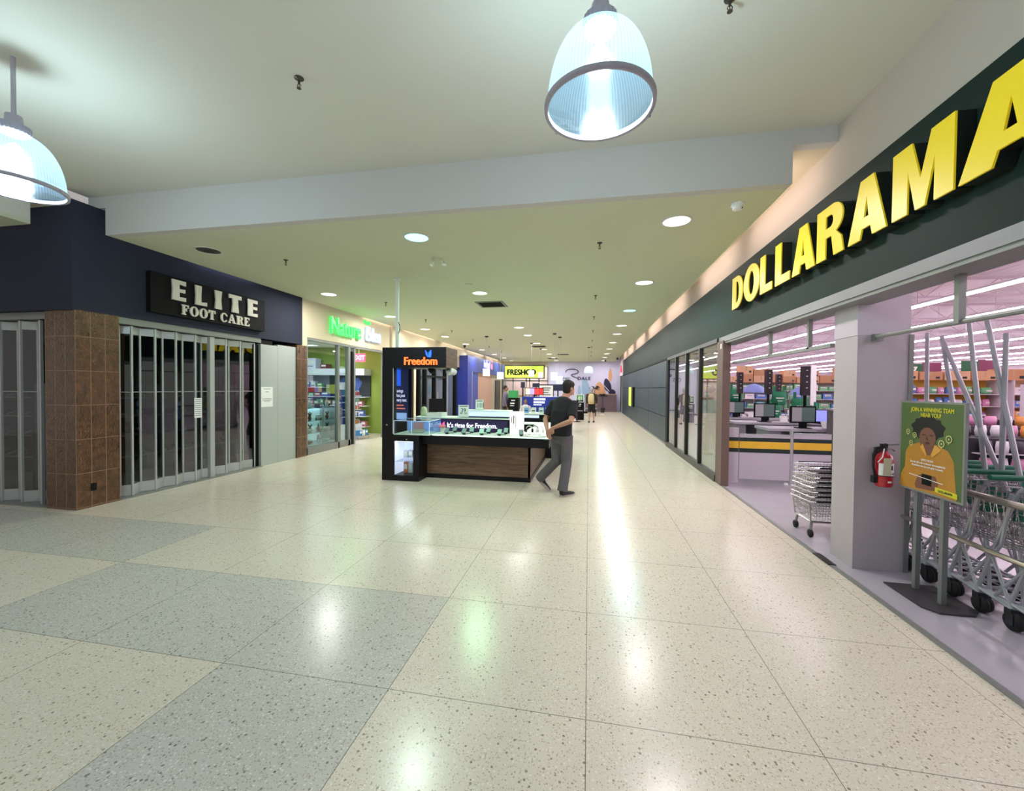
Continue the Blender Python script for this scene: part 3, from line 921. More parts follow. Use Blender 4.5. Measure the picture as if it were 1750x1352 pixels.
# store strip lights -----------------------------------------------------------
m_strip = EM('store_tube_glow', (255, 240, 249), 24)
rx = [4.6, 8.1, 10.7, 13.7, 16.8, 20.0, 23.0, 26.0, 29.0, 31.5]
for k, x in enumerate(rx):
    t = thing('strip_light', f'long fluorescent strip row under the store roof, {ORD[k]} from the mall side', 'strip light', (x, 14.0, 3.72), group='fluorescent rows of the discount store')
    mb = MB().m(M('strip_housing', (206, 196, 204), 0.5)); mb.box(-0.05, 0.05, -18, 41, 0.05, 0.10); mb.build('housing', t)
    mb = MB().m(m_strip)
    y = -17.8
    while y < 39:
        mb.box(-0.035, 0.035, y, y + 2.36, 0.0, 0.05); y += 2.44
    mb.build('tubes', t)
    for y in (-8, -2, 4, 12, 20): MB().m(m_alu_d).tube([(0, y, 0.1), (0, y, 1.28)], 0.006, 4).build('hanger', t)
# ================================================================== signs
m_yel = EM('sign_yellow_face', (236, 200, 26), 0.22, (232, 206, 30))
m_signret = M('letter_return_dark', (30, 34, 30), 0.4)
def glyph(ch):
    """Outline loops in a unit box (0..1 wide, 0..1 high)."""
    if ch == 'D':
        return [[(0, 0), (0, 1), (0.45, 1)] + ell(0.45, 0.5, 0.55, 0.5, 14, PI / 2, -PI / 2) + [(0.45, 0)],
                [(0.36, 0.17), (0.36, 0.83), (0.46, 0.83)] + ell(0.46, 0.5, 0.18, 0.33, 12, PI / 2, -PI / 2)]
    if ch == 'O':
        return [ell(0.5, 0.5, 0.5, 0.53, 32), ell(0.5, 0.5, 0.17, 0.34, 24)]
    if ch == 'L':
        return [[(0, 0), (0, 1), (0.42, 1), (0.42, 0.2), (1, 0.2), (1, 0)]]
    if ch == 'A':
        return [[(0, 0), (0.33, 1), (0.67, 1), (1, 0), (0.66, 0), (0.61, 0.17), (0.39, 0.17), (0.34, 0)],
                [(0.44, 0.35), (0.56, 0.35), (0.5, 0.70)]]
    if ch == 'R':
        return [[(0, 0), (0, 1), (0.55, 1)] + ell(0.58, 0.715, 0.36, 0.285, 12, PI / 2, -PI / 2.6) + [(0.9, 0.3), (0.98, 0), (0.64, 0), (0.55, 0.4), (0.34, 0.4), (0.34, 0)],
                [(0.34, 0.58), (0.34, 0.82), (0.5, 0.82)] + ell(0.5, 0.7, 0.11, 0.12, 8, PI / 2, -PI / 2)]
    if ch == 'M':
        return [[(0, 0), (0, 1), (0.34, 1), (0.5, 0.42), (0.66, 1), (1, 1), (1, 0), (0.72, 0), (0.72, 0.62), (0.58, 0), (0.42, 0), (0.28, 0.62), (0.28, 0)]]
    if ch == 'E':
        return [[(-0.04, 0), (0.0, 0.5), (-0.04, 1), (1, 1), (1, 0.78), (0.5, 0.82), (0.5, 0.58), (0.95, 0.6), (0.95, 0.42), (0.5, 0.43), (0.5, 0.18), (1, 0.2), (1, 0)]]
    if ch == 'l':
        return [[(-0.03, 0), (0.02, 0.5), (-0.03, 1), (0.52, 1), (0.48, 0.5), (0.48, 0.16), (1, 0.2), (1, 0)]]
    if ch == 'I':
        return [[(-0.05, 0), (0.08, 0.5), (-0.05, 1), (1.05, 1), (0.92, 0.5), (1.05, 0)]]
    if ch == 'T':
        return [[(0.22, 0), (0.29, 0.5), (0.28, 0.8), (0, 0.78), (0, 1), (1, 1), (1, 0.78), (0.72, 0.8), (0.71, 0.5), (0.78, 0)]]
    return []
# yellow letters on the green fascia
sg = thing('store_sign', 'big yellow DOLLARAMA channel letters on the dark green fascia', 'sign', (XR, 4.5, 2.80))
spans = [('D', 1252, 1269.5), ('O', 1271, 1297.5), ('L', 1298.8, 1318.6), ('L', 1324, 1348.5), ('A', 1352.5, 1390.8), ('R', 1394, 1440), ('A', 1446.5, 1511), ('M', 1520, 1622.8)]
edges = []
for ch, a, b_ in spans:
    ya = P(a, 400, 'x', XR - 0.12).y; yb = P(b_, 400, 'x', XR - 0.12).y
    edges.append((ch, ya, yb))
edges.append(('A', 2.84, 2.25))
for ch, ya, yb in edges:
    w = ya - yb
    me = art_mesh('letter', glyph(ch), 0.09, m_signret, '-x', (XR - 0.005, ya, 2.80), (w, 0.46))
    o = mobj('letter', me, sg)
    me2 = art_mesh('face', glyph(ch), 0.012, m_yel, '-x', (XR - 0.097, ya + 0.0, 2.80), (w, 0.46))
    f = mobj('letter_face', me2, o)
# ELITE sign box
sg = thing('store_sign', 'black ELITE FOOT CARE sign board with raised white letters', 'sign', (XL + 0.04, 5.92, 2.66))
mb = MB().m(m_blackmat); mb.box(XL + 0.002, XL + 0.08, 4.86, 6.98, 2.66, 3.25); mb.build('sign_board', sg, world=True)
m_let = M('ivory_sign_letter', (226, 218, 206), 0.5, var=0.02)
XE = XL + 0.08
for ch, a, b_ in (('E', 293.5, 316), ('l', 333, 352), ('I', 366.5, 377), ('T', 390, 411), ('E', 422.5, 438.5)):
    ya, yb = P(a, 510, 'x', XE).y, P(b_, 520, 'x', XE).y
    mobj('letter', art_mesh('letter', glyph(ch), 0.025, m_let, '+x', (XE, ya, 2.90), (yb - ya, 0.31)), sg)
def serif(ch):
    R_ = lambda x0, x1, y0, y1: [(x0, y0), (x1, y0), (x1, y1), (x0, y1)]
    if ch == 'F': return [[(0, 0), (0, .1), (.12, .12), (.12, .88), (0, .9), (0, 1), (.95, 1), (.98, .68), (.88, .68), (.78, .88), (.44, .88), (.44, .57), (.6, .59), (.64, .7), (.7, .7), (.7, .34), (.64, .34), (.6, .46), (.44, .46), (.44, .12), (.58, .1), (.58, 0)]]
    if ch == 'O': return [ell(.5, .5, .5, .52, 28), ell(.5, .5, .2, .43, 20)]
    if ch == 'T': return [[(.22, 0), (.22, .1), (.34, .12), (.34, .88), (.2, .88), (.1, .66), (0, .66), (.03, 1), (.97, 1), (1, .66), (.9, .66), (.8, .88), (.66, .88), (.66, .12), (.78, .1), (.78, 0)]]
    if ch == 'C': return [ell(.52, .5, .5, .52, 22, R(38), R(322)) + [(.86, .3)] + ell(.55, .5, .24, .42, 18, R(318), R(42)) + [(.9, .66), (.98, .66)]]
    if ch == 'A': return [[(0, 0), (0, .1), (.08, .12), (.42, 1.02), (.58, 1.02), (.92, .12), (1, .1), (1, 0), (.55, 0), (.55, .1), (.62, .12), (.56, .28), (.28, .28), (.22, .12), (.32, .1), (.32, 0)], [(.32, .4), (.52, .4), (.42, .7)]]
    if ch == 'R': return [[(0, 0), (0, .1), (.12, .12), (.12, .88), (0, .9), (0, 1), (.6, 1)] + ell(.6, .74, .3, .26, 10, PI / 2, -PI / 3) + [(.9, .12), (1, .1), (1, 0), (.7, 0), (.52, .44), (.44, .44), (.44, .12), (.54, .1), (.54, 0)], [(.44, .55), (.44, .89), (.52, .89)] + ell(.5, .72, .1, .17, 8, PI / 2, -PI / 2)]
    if ch == 'E': return [[(0, 0), (0, .1), (.12, .12), (.12, .88), (0, .9), (0, 1), (.92, 1), (.95, .7), (.86, .7), (.76, .88), (.44, .88), (.44, .57), (.58, .59), (.62, .68), (.68, .68), (.68, .36), (.62, .36), (.58, .46), (.44, .46), (.44, .12), (.76, .12), (.88, .32), (.98, .32), (.94, 0)]]
yc = P(309.5, 528, 'x', XE).y; ye = P(425.5, 550, 'x', XE).y
wd_ = [('F', .8), ('O', 1), ('O', 1), ('T', .9), (' ', .45), ('C', .95), ('A', 1.05), ('R', 1.05), ('E', .85)]
tot = sum(w for _, w in wd_) + 0.1 * (len(wd_) - 1); u = (ye - yc) / tot; y = yc
for ch, w in wd_:
    if ch != ' ':
        mobj('letter', art_mesh('letter', serif(ch), 0.02, m_let, '+x', (XE, y, 2.70), (w * u, 0.155)), sg)
    y += (w + 0.1) * u
# NatureEden
sg = thing('store_sign', 'glowing green and white NatureEden letters on the cream fascia', 'sign', (XL + 0.05, 10.4, 2.9))
m_ng = EM('sign_green_glow', (60, 226, 96), 1.0); m_nw = EM('sign_blue_white_glow', (180, 204, 255), .65)
o = mobj('lettering', text_mesh('lettering', 'Nature', 0.60, 0.05, m_ng, '+x', (XL + 0.02, 9.08, 2.92), 0.0, sx=0.79, heavy=.014), sg, label='green half of the lettering')
o = mobj('lettering', text_mesh('lettering', 'Eden', 0.56, 0.05, m_nw, '+x', (XL + 0.02, 10.72, 2.93), 0.0, sx=0.76, heavy=.012), sg, label='white half of the lettering')
leaf = [(0, 0), (.25, .35), (.7, .42), (1.0, .1), (.55, -.08)]
mobj('leaf_emblem', art_mesh('leaf_emblem', [leaf, [(-.05, .0), (-.5, .1), (-.75, .45), (-.35, .4)]], 0.04, m_ng, '+x', (XL + 0.02, 10.78, 3.40), (0.2, 0.22)), sg)
for yy, nm in ((9.8, 'green'), (11.3, 'white')):
    area_light('sign_glow', (0.1, yy - 10.4, 0.15), (0, R(-70), 0), 0.2, 1.0, 4.5 if nm == 'green' else 1.5, (0.25, 1, 0.4) if nm == 'green' else (0.75, 0.82, 1), sg)
# FreshCo sign, end wall
m_fg = EM('sign_lime_panel', (206, 232, 84), 0.45)
a = P(863, 646, 'y', 29.9); b_ = P(930, 625, 'y', 29.9)
sg = thing('store_sign', 'lime green FRESHCO light box above the grocery entrance', 'sign', ((a.x + b_.x) / 2, 29.9, a.z))
MB().m(m_bronze).box(a.x - .04, b_.x + .04, 29.78, 29.97, a.z - .04, b_.z + .04).build('frame', sg, world=True)
MB().m(m_fg).box(a.x + .02, b_.x - .02, 29.765, 29.785, a.z + .02, b_.z - .02).build('sign_panel', sg, world=True)
mobj('lettering', text_mesh('lettering', 'FRESHCO', 0.56, 0.02, m_blackmat, '-y', (a.x + 0.18, 29.762, a.z + 0.24), 0.0, sx=0.9, heavy=.03), sg)
# corridor logo at the end wall
m_logo = M('logo_dark_blue', (52, 56, 92), 0.6)
q = P(961, 648, 'y', 29.98)
sg = thing('wall_logo', 'dark blue script lettering ending in DALE on the lavender wall', 'sign', (q.x + 1.0, 29.97, q.z))
mobj('lettering', text_mesh('lettering', 'OSS', 0.36, 0.01, M('logo_grey_blue', (110, 128, 140), 0.6), '-y', (q.x - 0.02, 29.985, q.z - 0.13), 0.0, space=0.85, heavy=.012), sg, label='grey blue letters left of the script initial')
q2 = P(987, 646, 'y', 29.98)
mobj('lettering', text_mesh('lettering', 'DALE', 0.34, 0.01, m_logo, '-y', (q2.x, 29.985, q2.z - 0.15), 0.0, space=1.22, heavy=.014), sg, label='dark letters DALE')
pts = [(966.5, 637), (967.5, 634), (970, 632), (975, 631), (981, 631), (986, 632.5), (988.5, 635), (987.5, 637.5), (983, 639), (978, 640), (976, 641), (978, 643), (983, 645), (987, 646.6), (989.5, 647.5)]
MB().m(m_logo).tube([tuple(P(x, y, 'y', 29.975)) for x, y in pts], [0.018] + [0.032] * 12 + [0.024, 0.014], 6).build('script_initial', sg, world=True)
sg = thing('wall_mural', 'blue, tan and navy leaf shapes painted on the lavender wall', 'mural', tuple(P(1025, 675, 'y', 29.99)))
def leafshape(px, py, w, h, tilt, mat, nm, d=0.006):
    c = P(px, py, 'y', 29.99)
    lp = []
    for i in range(24):
        a_ = 2 * PI * i / 24
        x, z = w / 2 * math.sin(a_) * (0.8 + 0.2 * math.cos(a_ + PI)), h / 2 * math.cos(a_)
        lp.append((x * math.cos(tilt) - z * math.sin(tilt), x * math.sin(tilt) + z * math.cos(tilt)))
    mobj('leaf_motif', art_mesh('leaf_motif', [lp], d, mat, '-y', (c.x, 29.998, c.z)), sg, label=nm)
m_mb, m_mt, m_mn, m_ml = M('mural_blue', (150, 180, 214), 0.8), M('mural_tan', (214, 160, 124), 0.8), M('mural_navy', (44, 42, 76), 0.8), M('mural_pale', (214, 206, 232), 0.8)
leafshape(1001, 664, 0.75, 1.5, 0.15, m_mb, 'pale blue leaf'); leafshape(990, 668, 0.3, 0.8, 0, m_mb, 'small pale blue leaf')
leafshape(1025, 668, 0.95, 1.3, 0.1, m_mt, 'tan leaf'); leafshape(1043, 641, 0.32, 0.95, 0, m_mt, 'tall tan leaf', 0.008)
leafshape(1038, 658, 0.62, 0.95, 0.25, m_mn, 'navy leaf', 0.010); leafshape(1045, 670, 0.55, 0.6, 0.9, m_mn, 'lower navy leaf', 0.009)
leafshape(1036, 663, 0.06, 0.7, 0.7, m_ml, 'pale curved stem', 0.012); leafshape(1046, 660, 0.07, 0.5, 0.1, m_ml, 'second pale stem', 0.013)
# planter box and plants against the end wall
a = P(1000, 705, 'y', 29.0); b_ = P(1050, 670, 'y', 29.0)
t = thing('planter_box', 'long dull mauve counter wall in front of the leaf mural', 'counter', ((a.x + b_.x) / 2, 29.2, 0))
MB().m(M('mauve_laminate', (112, 92, 104), 0.6)).box(-0.2, XR - 0.3, 29.0, 29.5, 0, 1.2).build('body', t, world=True)
MB().m(M('tan_edge', (190, 150, 120), 0.6)).box(-0.22, XR - 0.28, 28.97, 29.52, 1.2, 1.24).build('top', t, world=True)
def bush(px, py, Y, r, lab, cat='plant', colr=(38, 44, 44)):
    c = P(px, py, 'y', Y)
    t = thing('potted_plant', lab, cat, (c.x, Y, 0))
    MB().m(m_dkmetal).lathe([(0.12, 0), (0.16, 0.3), (0.17, 0.32), (0.02, 0.31)], n=16).build('pot', t)
    MB().m(M('plant_stem', (70, 58, 40), 0.8)).tube([(0, 0, 0.3), (0.02, 0, c.z - 0.1)], 0.02, 6).build('stem', t)
    mb = MB().m(M('dark_foliage', colr, 0.7)); rnd = random.Random(int(px))
    for k in range(70):
        a1, a2 = rnd.uniform(0, 2 * PI), rnd.uniform(-0.5, 1.2); rr = r * rnd.uniform(0.3, 1)
        p = Vector((rr * math.cos(a1) * math.cos(a2), rr * math.sin(a1) * math.cos(a2), c.z + 0.6 * rr * math.sin(a2)))
        mb.cbox(p, (0.16, 0.05, 0.01), a1, rnd.uniform(-0.8, 0.8))
    mb.build('foliage', t)
bush(1016, 664, 27.6, 0.34, 'dark leafy potted tree beside the far walker')
bush(1030, 677, 28.2, 0.30, 'low dark bush in front of the mauve counter')
# pink logo sign on the far right
q = P(1052, 646, 'x', XR - 0.06)
sg = thing('store_sign', 'small crimson logo sign over the last shop doors', 'sign', (XR - 0.06, 28.4, 2.75))
m_cr = EM('crimson_sign', (206, 24, 84), 0.5)
MB().m(m_cr).box(XR - 0.09, XR - 0.045, 28.1, 28.9, 2.72, 3.0).build('sign_panel', sg, world=True)
mobj('emblem', art_mesh('emblem', [[(0, 0), (.3, .5), (.6, 0), (.55, 1), (.3, .7), (.1, 1)]], 0.04, m_cr, '-x', (XR - 0.045, 28.7, 3.0), (0.4, 0.2)), sg)
# blade sign on cladding
t = thing('blade_sign', 'narrow lime green blade sign on the slate green cladding', 'sign', (XR - 0.1, 21.3, 0.76))
MB().m(m_blackmat).box(XR - 0.10, XR - 0.021, 20.5, 22.2, 0.74, 1.70).build('housing', t, world=True)
MB().m(m_fg).box(XR - 0.13, XR - 0.10, 21.2, 22.2, 0.74, 1.70).build('sign_face', t, world=True)
# blue shop sign
sg = thing('store_sign', 'violet and pink illuminated lettering on the royal blue fascia', 'sign', (-5.88, 23.6, 2.7))
mb = MB().m(EM('violet_glow', (150, 150, 255), 1.3))
for k, (y, h) in enumerate(((22.6, .4), (22.8, .3), (23.0, .3), (23.25, .45), (23.5, .3), (23.75, .3), (24.0, .42))): mb.box(-5.9, -5.87, y, y + 0.09, 2.75, 2.75 + h)
mb.build('lettering', sg, world=True)
mobj('emblem', art_mesh('emblem', [ell(.5, .3, .3, .3, 16), ell(.5, .85, .14, .14, 12)], 0.03, EM('pink_glow', (255, 120, 170), 1.3), '+x', (-5.9, 24.3, 2.72), (0.5, 0.6)), sg)
area_light('sign_glow', (0.3, 0, 0.1), (0, R(-90), 0), 0.3, 2.0, 6, (0.6, 0.65, 1), sg)
# ================================================================== closed shop: folding gates
def gate(name, lab, pts, z1, facing_out, rod_z=1.49):
    """pts: plan points of the posts (zigzag). One panel between neighbours."""
    t = thing(name, lab, 'security gate', (sum(p[0] for p in pts) / len(pts), sum(p[1] for p in pts) / len(pts), 0.012))
    for i, (x, y, w) in enumerate(pts):
        mb = MB().m(m_alu); mb.box(x - w / 2, x + w / 2, y - w / 2, y + w / 2, 0.014, z1)
        mb.build('gate_post', t, world=True, label='wide centre post' if w > 0.05 else None)
    for i in range(len(pts) - 1):
        a, b = Vector((pts[i][0], pts[i][1], 0)), Vector((pts[i + 1][0], pts[i + 1][1], 0))
        d = b - a; L_ = d.length; c = (a + b) / 2; rz = math.atan2(d.y, d.x)
        MB().m(m_alu).cbox((c.x, c.y, z1 - 0.06), (L_ - 0.02, 0.012, 0.11), rz).build('top_plate', t, world=True)
        MB().m(m_alu).cbox((c.x, c.y, 0.09), (L_ - 0.02, 0.012, 0.15), rz).build('bottom_plate', t, world=True)
        MB().m(m_alu).tube([(a.x, a.y, rod_z), (b.x, b.y, rod_z)], 0.006, 6).build('middle_rod', t, world=True)
        mb = MB().m(m_glass_d); mb.cbox((c.x, c.y, (0.16 + z1 - 0.11) / 2), (L_ - 0.02, 0.004, z1 - 0.28), rz); mb.build('clear_panel', t, world=True)
    return t
gx = XL - 0.12
bars = [208, 220.8, 243.3, 261, 281.6, 296.6, 315.5, 329.7, 347.2, 358, 367.6, 382.3, 394, 407, 417.8, 430.8]
pts = []
for i, px in enumerate(bars):
    y = P(px, 690, 'x', gx).y
    off = 0.045 if i % 2 else -0.045
    if px == 358: off = 0.02
    pts.append((gx + off, y, 0.085 if px == 358 else 0.026))
gate('folding_gate', 'clear panelled folding gate across the black sign shop, right of the tiled pillar', pts, 2.43, '+x')
pts = []
for i, px in enumerate((79, 60, 45, 26, 11, -8, -24, -45, -62, -84, -104)):
    x = P(px, 700, 'y', 4.17).x
    pts.append((x, 4.17 + (0.045 if i % 2 else -0.045), 0.03))
gate('folding_gate', 'clear panelled folding gate left of the tiled pillar', pts, 2.43, '-y')
# silver door pocket
t = thing('pocket_panel', 'tall pale grey metal gate pocket panels beside the folding gate', 'panel', (XL - 0.06, 7.45, 0))
mb = MB().m(M('pale_grey_paint', (172, 178, 176), 0.45, var=0.05, vscale=1.2))
mb.box(XL - 0.12, XL - 0.02, 6.99, 7.43, 0.0, 2.42).build('panel', t, world=True)
MB().m(MATS['pale_grey_paint']).box(XL - 0.12, XL - 0.022, 7.436, 7.965, 0.0, 2.45).build('panel', t, world=True)
MB().m(m_blackmat).box(XL - 0.12, XL - 0.03, 6.9, 7.3, 2.43, 2.5).build('top_track', t, world=True)
MB().m(m_blackmat).box(XL - 0.16, XL - 0.07, 6.85, 6.985, 0.01, 2.4).build('edge_channel', t, world=True)
def notice(cx, cy, cz, w, h, facing, lab, lines, cat='notice'):
    dx = w / 2
    t = thing('paper_notice', lab, cat, (cx, cy, cz - h / 2))
    mb = MB().m(m_paper); s = 1 if facing == '+x' else -1
    mb.box(cx, cx + s * 0.003, cy - dx, cy + dx, cz - h / 2, cz + h / 2).build('sheet', t, world=True)
    mb = MB().m(m_ink)
    for k, (zz, f) in enumerate(lines):
        mb.box(cx + s * 0.003, cx + s * 0.0036, cy - dx * f, cy + dx * f, cz + h / 2 - zz * h - 0.004, cz + h / 2 - zz * h + 0.004)
    mb.build('printed_lines', t, world=True)
a, b_ = P(446, 661, 'x', XL - 0.02), P(466, 695, 'x', XL - 0.02)
notice(XL - 0.019, (a.y + b_.y) / 2, (a.z + b_.z) / 2, b_.y - a.y, 0.40, '+x', 'white printed notice taped to the pale grey pocket panel', [(.1, .6), (.25, .3), (.6, .8), (.66, .8), (.72, .5)])
a, b_ = P(330.5, 683, 'x', gx + 0.05), P(345, 711, 'x', gx + 0.05)
notice(gx + 0.056, (a.y + b_.y) / 2, (a.z + b_.z) / 2, b_.y - a.y - 0.02, 0.33, '+x', 'white opening hours sheet stuck on the folding gate', [(.08 + .1 * k, .8) for k in range(9)])
# dim shelves and shoes inside
m_shelf_d = M('grey_shelf_board', (150, 150, 152), 0.5)
t = thing('shoe_shelving', 'long dim grey shelves inside the shop behind the right folding gate', 'shelves', (-8.0, 6.3, 0))
shelf_z = (0.35, 0.72, 1.05, 1.37)
for z in shelf_z: MB().m(m_shelf_d).box(-8.2, -7.85, 4.7, 7.95, z - 0.02, z).build('shelf', t, world=True)
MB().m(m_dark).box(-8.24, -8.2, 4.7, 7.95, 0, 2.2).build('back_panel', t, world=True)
for y in (4.72, 6.3, 7.93): MB().m(m_shelf_d).box(-8.2, -7.87, y - .015, y + .015, 0, 1.6).build('upright', t, world=True)
t = thing('shoe_shelving', 'long dim grey shelves inside the shop behind the left folding gate', 'shelves', (-11.0, 5.3, 0))
for z in shelf_z: MB().m(m_shelf_d).box(-13.3, -8.6, 5.3, 5.62, z - 0.02, z).build('shelf', t, world=True)
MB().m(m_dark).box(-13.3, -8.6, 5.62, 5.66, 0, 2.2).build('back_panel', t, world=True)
def shoe(col, lab, loc, rz):
    t = thing('shoe', lab, 'shoe', loc, rz, 'display shoes in the closed shop')
    mb = MB().m(M('shoe_upper_%d' % col[0], col, 0.5)); mb.smooth = True
    mb.loft([((0, -0.12, 0.05), 0.030, 0.035), ((0, -0.07, 0.06), 0.036, 0.045), ((0, 0.0, 0.05), 0.036, 0.035), ((0, 0.07, 0.035), 0.042, 0.022), ((0, 0.125, 0.027), 0.028, 0.014)], 12); mb.build('upper', t)
    MB().m(M('shoe_sole', (150, 146, 138), 0.7)).loft([((0, -0.13, 0.009), 0.034, 0.009), ((0, 0.0, 0.009), 0.036, 0.009), ((0, 0.08, 0.009), 0.044, 0.009), ((0, 0.135, 0.009), 0.02, 0.008)], 10).build('sole', t)
    return t
protos = []
for ci, col in enumerate(((170, 170, 168), (70, 66, 66), (120, 104, 92))):
    cn = ('pale grey', 'black', 'brown')[ci]
    protos.append((cn, col))
sh0 = {}
for r, z in enumerate(shelf_z):
    for k in range(9):
        cn, col = protos[(k * 2 + r) % 3]
        lab = f'{cn} shoe on the {("lowest", "second", "third", "top")[r]} shelf behind the right gate, {ORD[k]} from the pillar'
        loc = (-8.0, 4.95 + k * 0.36, z)
        if cn not in sh0: sh0[cn] = shoe(col, lab, loc, -PI / 2)
        else: dup(sh0[cn], loc, -PI / 2 + 0.2 * ((k % 3) - 1), lab)
for r, z in enumerate(shelf_z):
    for k in range(6):
        cn = 'pale grey' if (k + r) % 3 else 'brown'
        dup(sh0[cn], (-10.6 + k * 0.36, 5.45, z), PI + 0.15 * (k % 2), f'{cn} shoe on the {("lowest", "second", "third", "top")[r]} shelf behind the left gate, {ORD[5 - k]} from the pillar')

# ================================================================== health shop interior
area_light('shop_ceiling_lamp', (-8.3, 10.6, 2.90), (0, 0, 0), 2.4, 3.0, 95, (0.80, 0.86, 1.0))
m_litp = EM('shop_lamp_panel', (236, 240, 255), 3.0)
for k, (x, y) in enumerate(((-8.6, 9.6), (-7.4, 11.2), (-9.3, 11.8))):
    t = thing('ceiling_panel_light', f'rectangular lamp in the health shop ceiling, {("nearest the showcase", "nearest the door", "at the rear")[k]}', 'ceiling light', (x, y, 2.95))
    MB().m(m_white).box(-0.62, 0.62, -0.17, 0.17, -0.03, 0).build('frame', t); MB().m(m_litp).box(-0.6, 0.6, -0.15, 0.15, -0.035, -0.03).build('diffuser', t)
# wall unit at the back
t = thing('shop_shelving', 'white wall shelving under a white header at the rear of the health shop', 'shelves', (-9.0, 12.6, 0))
m_wsh = M('white_shelf', (226, 228, 240), 0.4)
MB().m(m_wsh).box(-10.4, -7.35, 12.45, 12.9, 1.98, 2.2).build('header', t, world=True)
MB().m(M('dark_photo_backdrop', (48, 52, 56), 0.5)).box(-8.9, -7.35, 12.84, 12.88, 1.25, 1.98).build('backdrop', t, world=True)
MB().m(M('slat_wall', (150, 150, 178), 0.6)).box(-10.4, -8.9, 12.84, 12.88, 0.1, 1.98).build('slat_back', t, world=True)
for z in (0.25, 0.6, 0.95, 1.25): MB().m(m_wsh).box(-10.4, -7.35, 12.5, 12.84, z - 0.02, z).build('shelf', t, world=True)
MB().m(m_wsh).box(-10.4, -8.9, 12.5, 12.84, 1.55, 1.57).build('shelf', t, world=True)
mobj('torso_print', art_mesh('torso_print', [[(-.25, 0), (-.45, .35), (-.3, .5), (.3, .5), (.45, .35), (.25, 0), (.2, .3), (-.2, .3)]], 0.004, M('print_blue', (84, 110, 190), 0.5), '-y', (-8.1, 12.838, 1.35), (1, 1.1)), t)
colset = [((196, 202, 226), 'lilac white'), ((96, 120, 190), 'blue'), ((200, 120, 130), 'rose'), ((228, 228, 232), 'white'), ((120, 170, 120), 'green'), ((210, 170, 90), 'amber')]
def carton(col, cn, w, d, h):
    mb = MB().m(M('pack_%s' % cn.replace(' ', '_'), col, 0.5)); mb.box(-w / 2, w / 2, -d / 2, d / 2, 0, h)
    mb.m(m_paper).box(-w * .38, w * .38, -d / 2 - 0.001, -d / 2, h * .45, h * .8); mb.m(m_ink).box(-w * .3, w * .3, -d / 2 - 0.0015, -d / 2 - 0.001, h * .2, h * .27)
    return mb
for r, z in enumerate((0.25, 0.6, 0.95, 1.25, 1.57)):
    x = -10.3; k = 0; xe = -7.45 if r < 3 else -8.95
    while x < xe:
        w = random.uniform(0.12, 0.26); h = random.uniform(0.12, 0.24)
        col, cn = random.choice(colset)
        o = carton(col, cn, w, 0.14, h).build('product_pack'); o.location = (x + w / 2, 12.64, z)
        tag(o, f'{cn} pack on rear health shop shelf {("at the bottom", "second up", "third up", "fourth up", "topmost")[r]}, {ORD[k]} from the left end', 'pack', 'packs on the rear health shop shelves')
        x += w + random.uniform(0.02, 0.08); k += 1
for k, (x, w, c) in enumerate(((-10.2, .45, (210, 214, 240)), (-9.65, .5, (222, 224, 250)), (-9.1, .22, (130, 60, 70)))):
    o = carton(c, 'top%d' % k, w, 0.3, .36 if k < 2 else .16).build('storage_box'); o.location = (x + .2, 12.65, 2.2)
    tag(o, ('pale blue', 'white dotted', 'small dark red')[k] + ' box on top of the white shop header', 'box')
# exit sign
q = P(631, 605, 'y', 12.2)
t = thing('exit_sign', 'glowing red EXIT sign hanging inside the health shop', 'exit sign', (-7.45, 12.3, 2.55))
MB().m(EM('exit_red', (255, 70, 100), 2.0)).box(-0.22, 0.22, -0.03, 0.03, -0.13, 0.13).build('housing', t)
mobj('lettering', text_mesh('lettering', 'EXIT', 0.2, 0.004, EM('exit_pale', (255, 200, 205), 1.5), '-y', (-7.45 - 0.18, 12.266, 2.48), 0.004), t)
MB().m(m_white).tube([(0, 0, 0.13), (0, 0, 0.4)], 0.01, 6).build('stem', t)
# glass showcase behind the window
t = thing('glass_showcase', 'lit glass showcase with curios behind the health shop window', 'showcase', (-6.85, 9.2, 0))
MB().m(m_wsh).box(-7.15, -6.55, 8.5, 9.9, 0, 0.16).build('base', t, world=True)
MB().m(m_alu).box(-7.16, -6.54, 8.49, 8.51, 0.16, 1.06).box(-7.16, -6.54, 9.89, 9.91, 0.16, 1.06).box(-6.56, -6.54, 9.18, 9.2, 0.16, 1.06).build('frame', t, world=True)
for z in (0.45, 0.75, 1.05): MB().m(m_glass).box(-7.14, -6.56, 8.52, 9.88, z, z + 0.008).build('glass_shelf', t, world=True)
MB().m(EM('showcase_back_glow', (200, 236, 244), 0.55)).box(-7.17, -7.15, 8.5, 9.9, 0.16, 1.05).build('back_panel', t, world=True)
MB().m(EM('case_led', (220, 240, 255), 6)).box(-7.12, -7.09, 8.52, 9.88, 1.02, 1.045).build('light_strip', t, world=True)
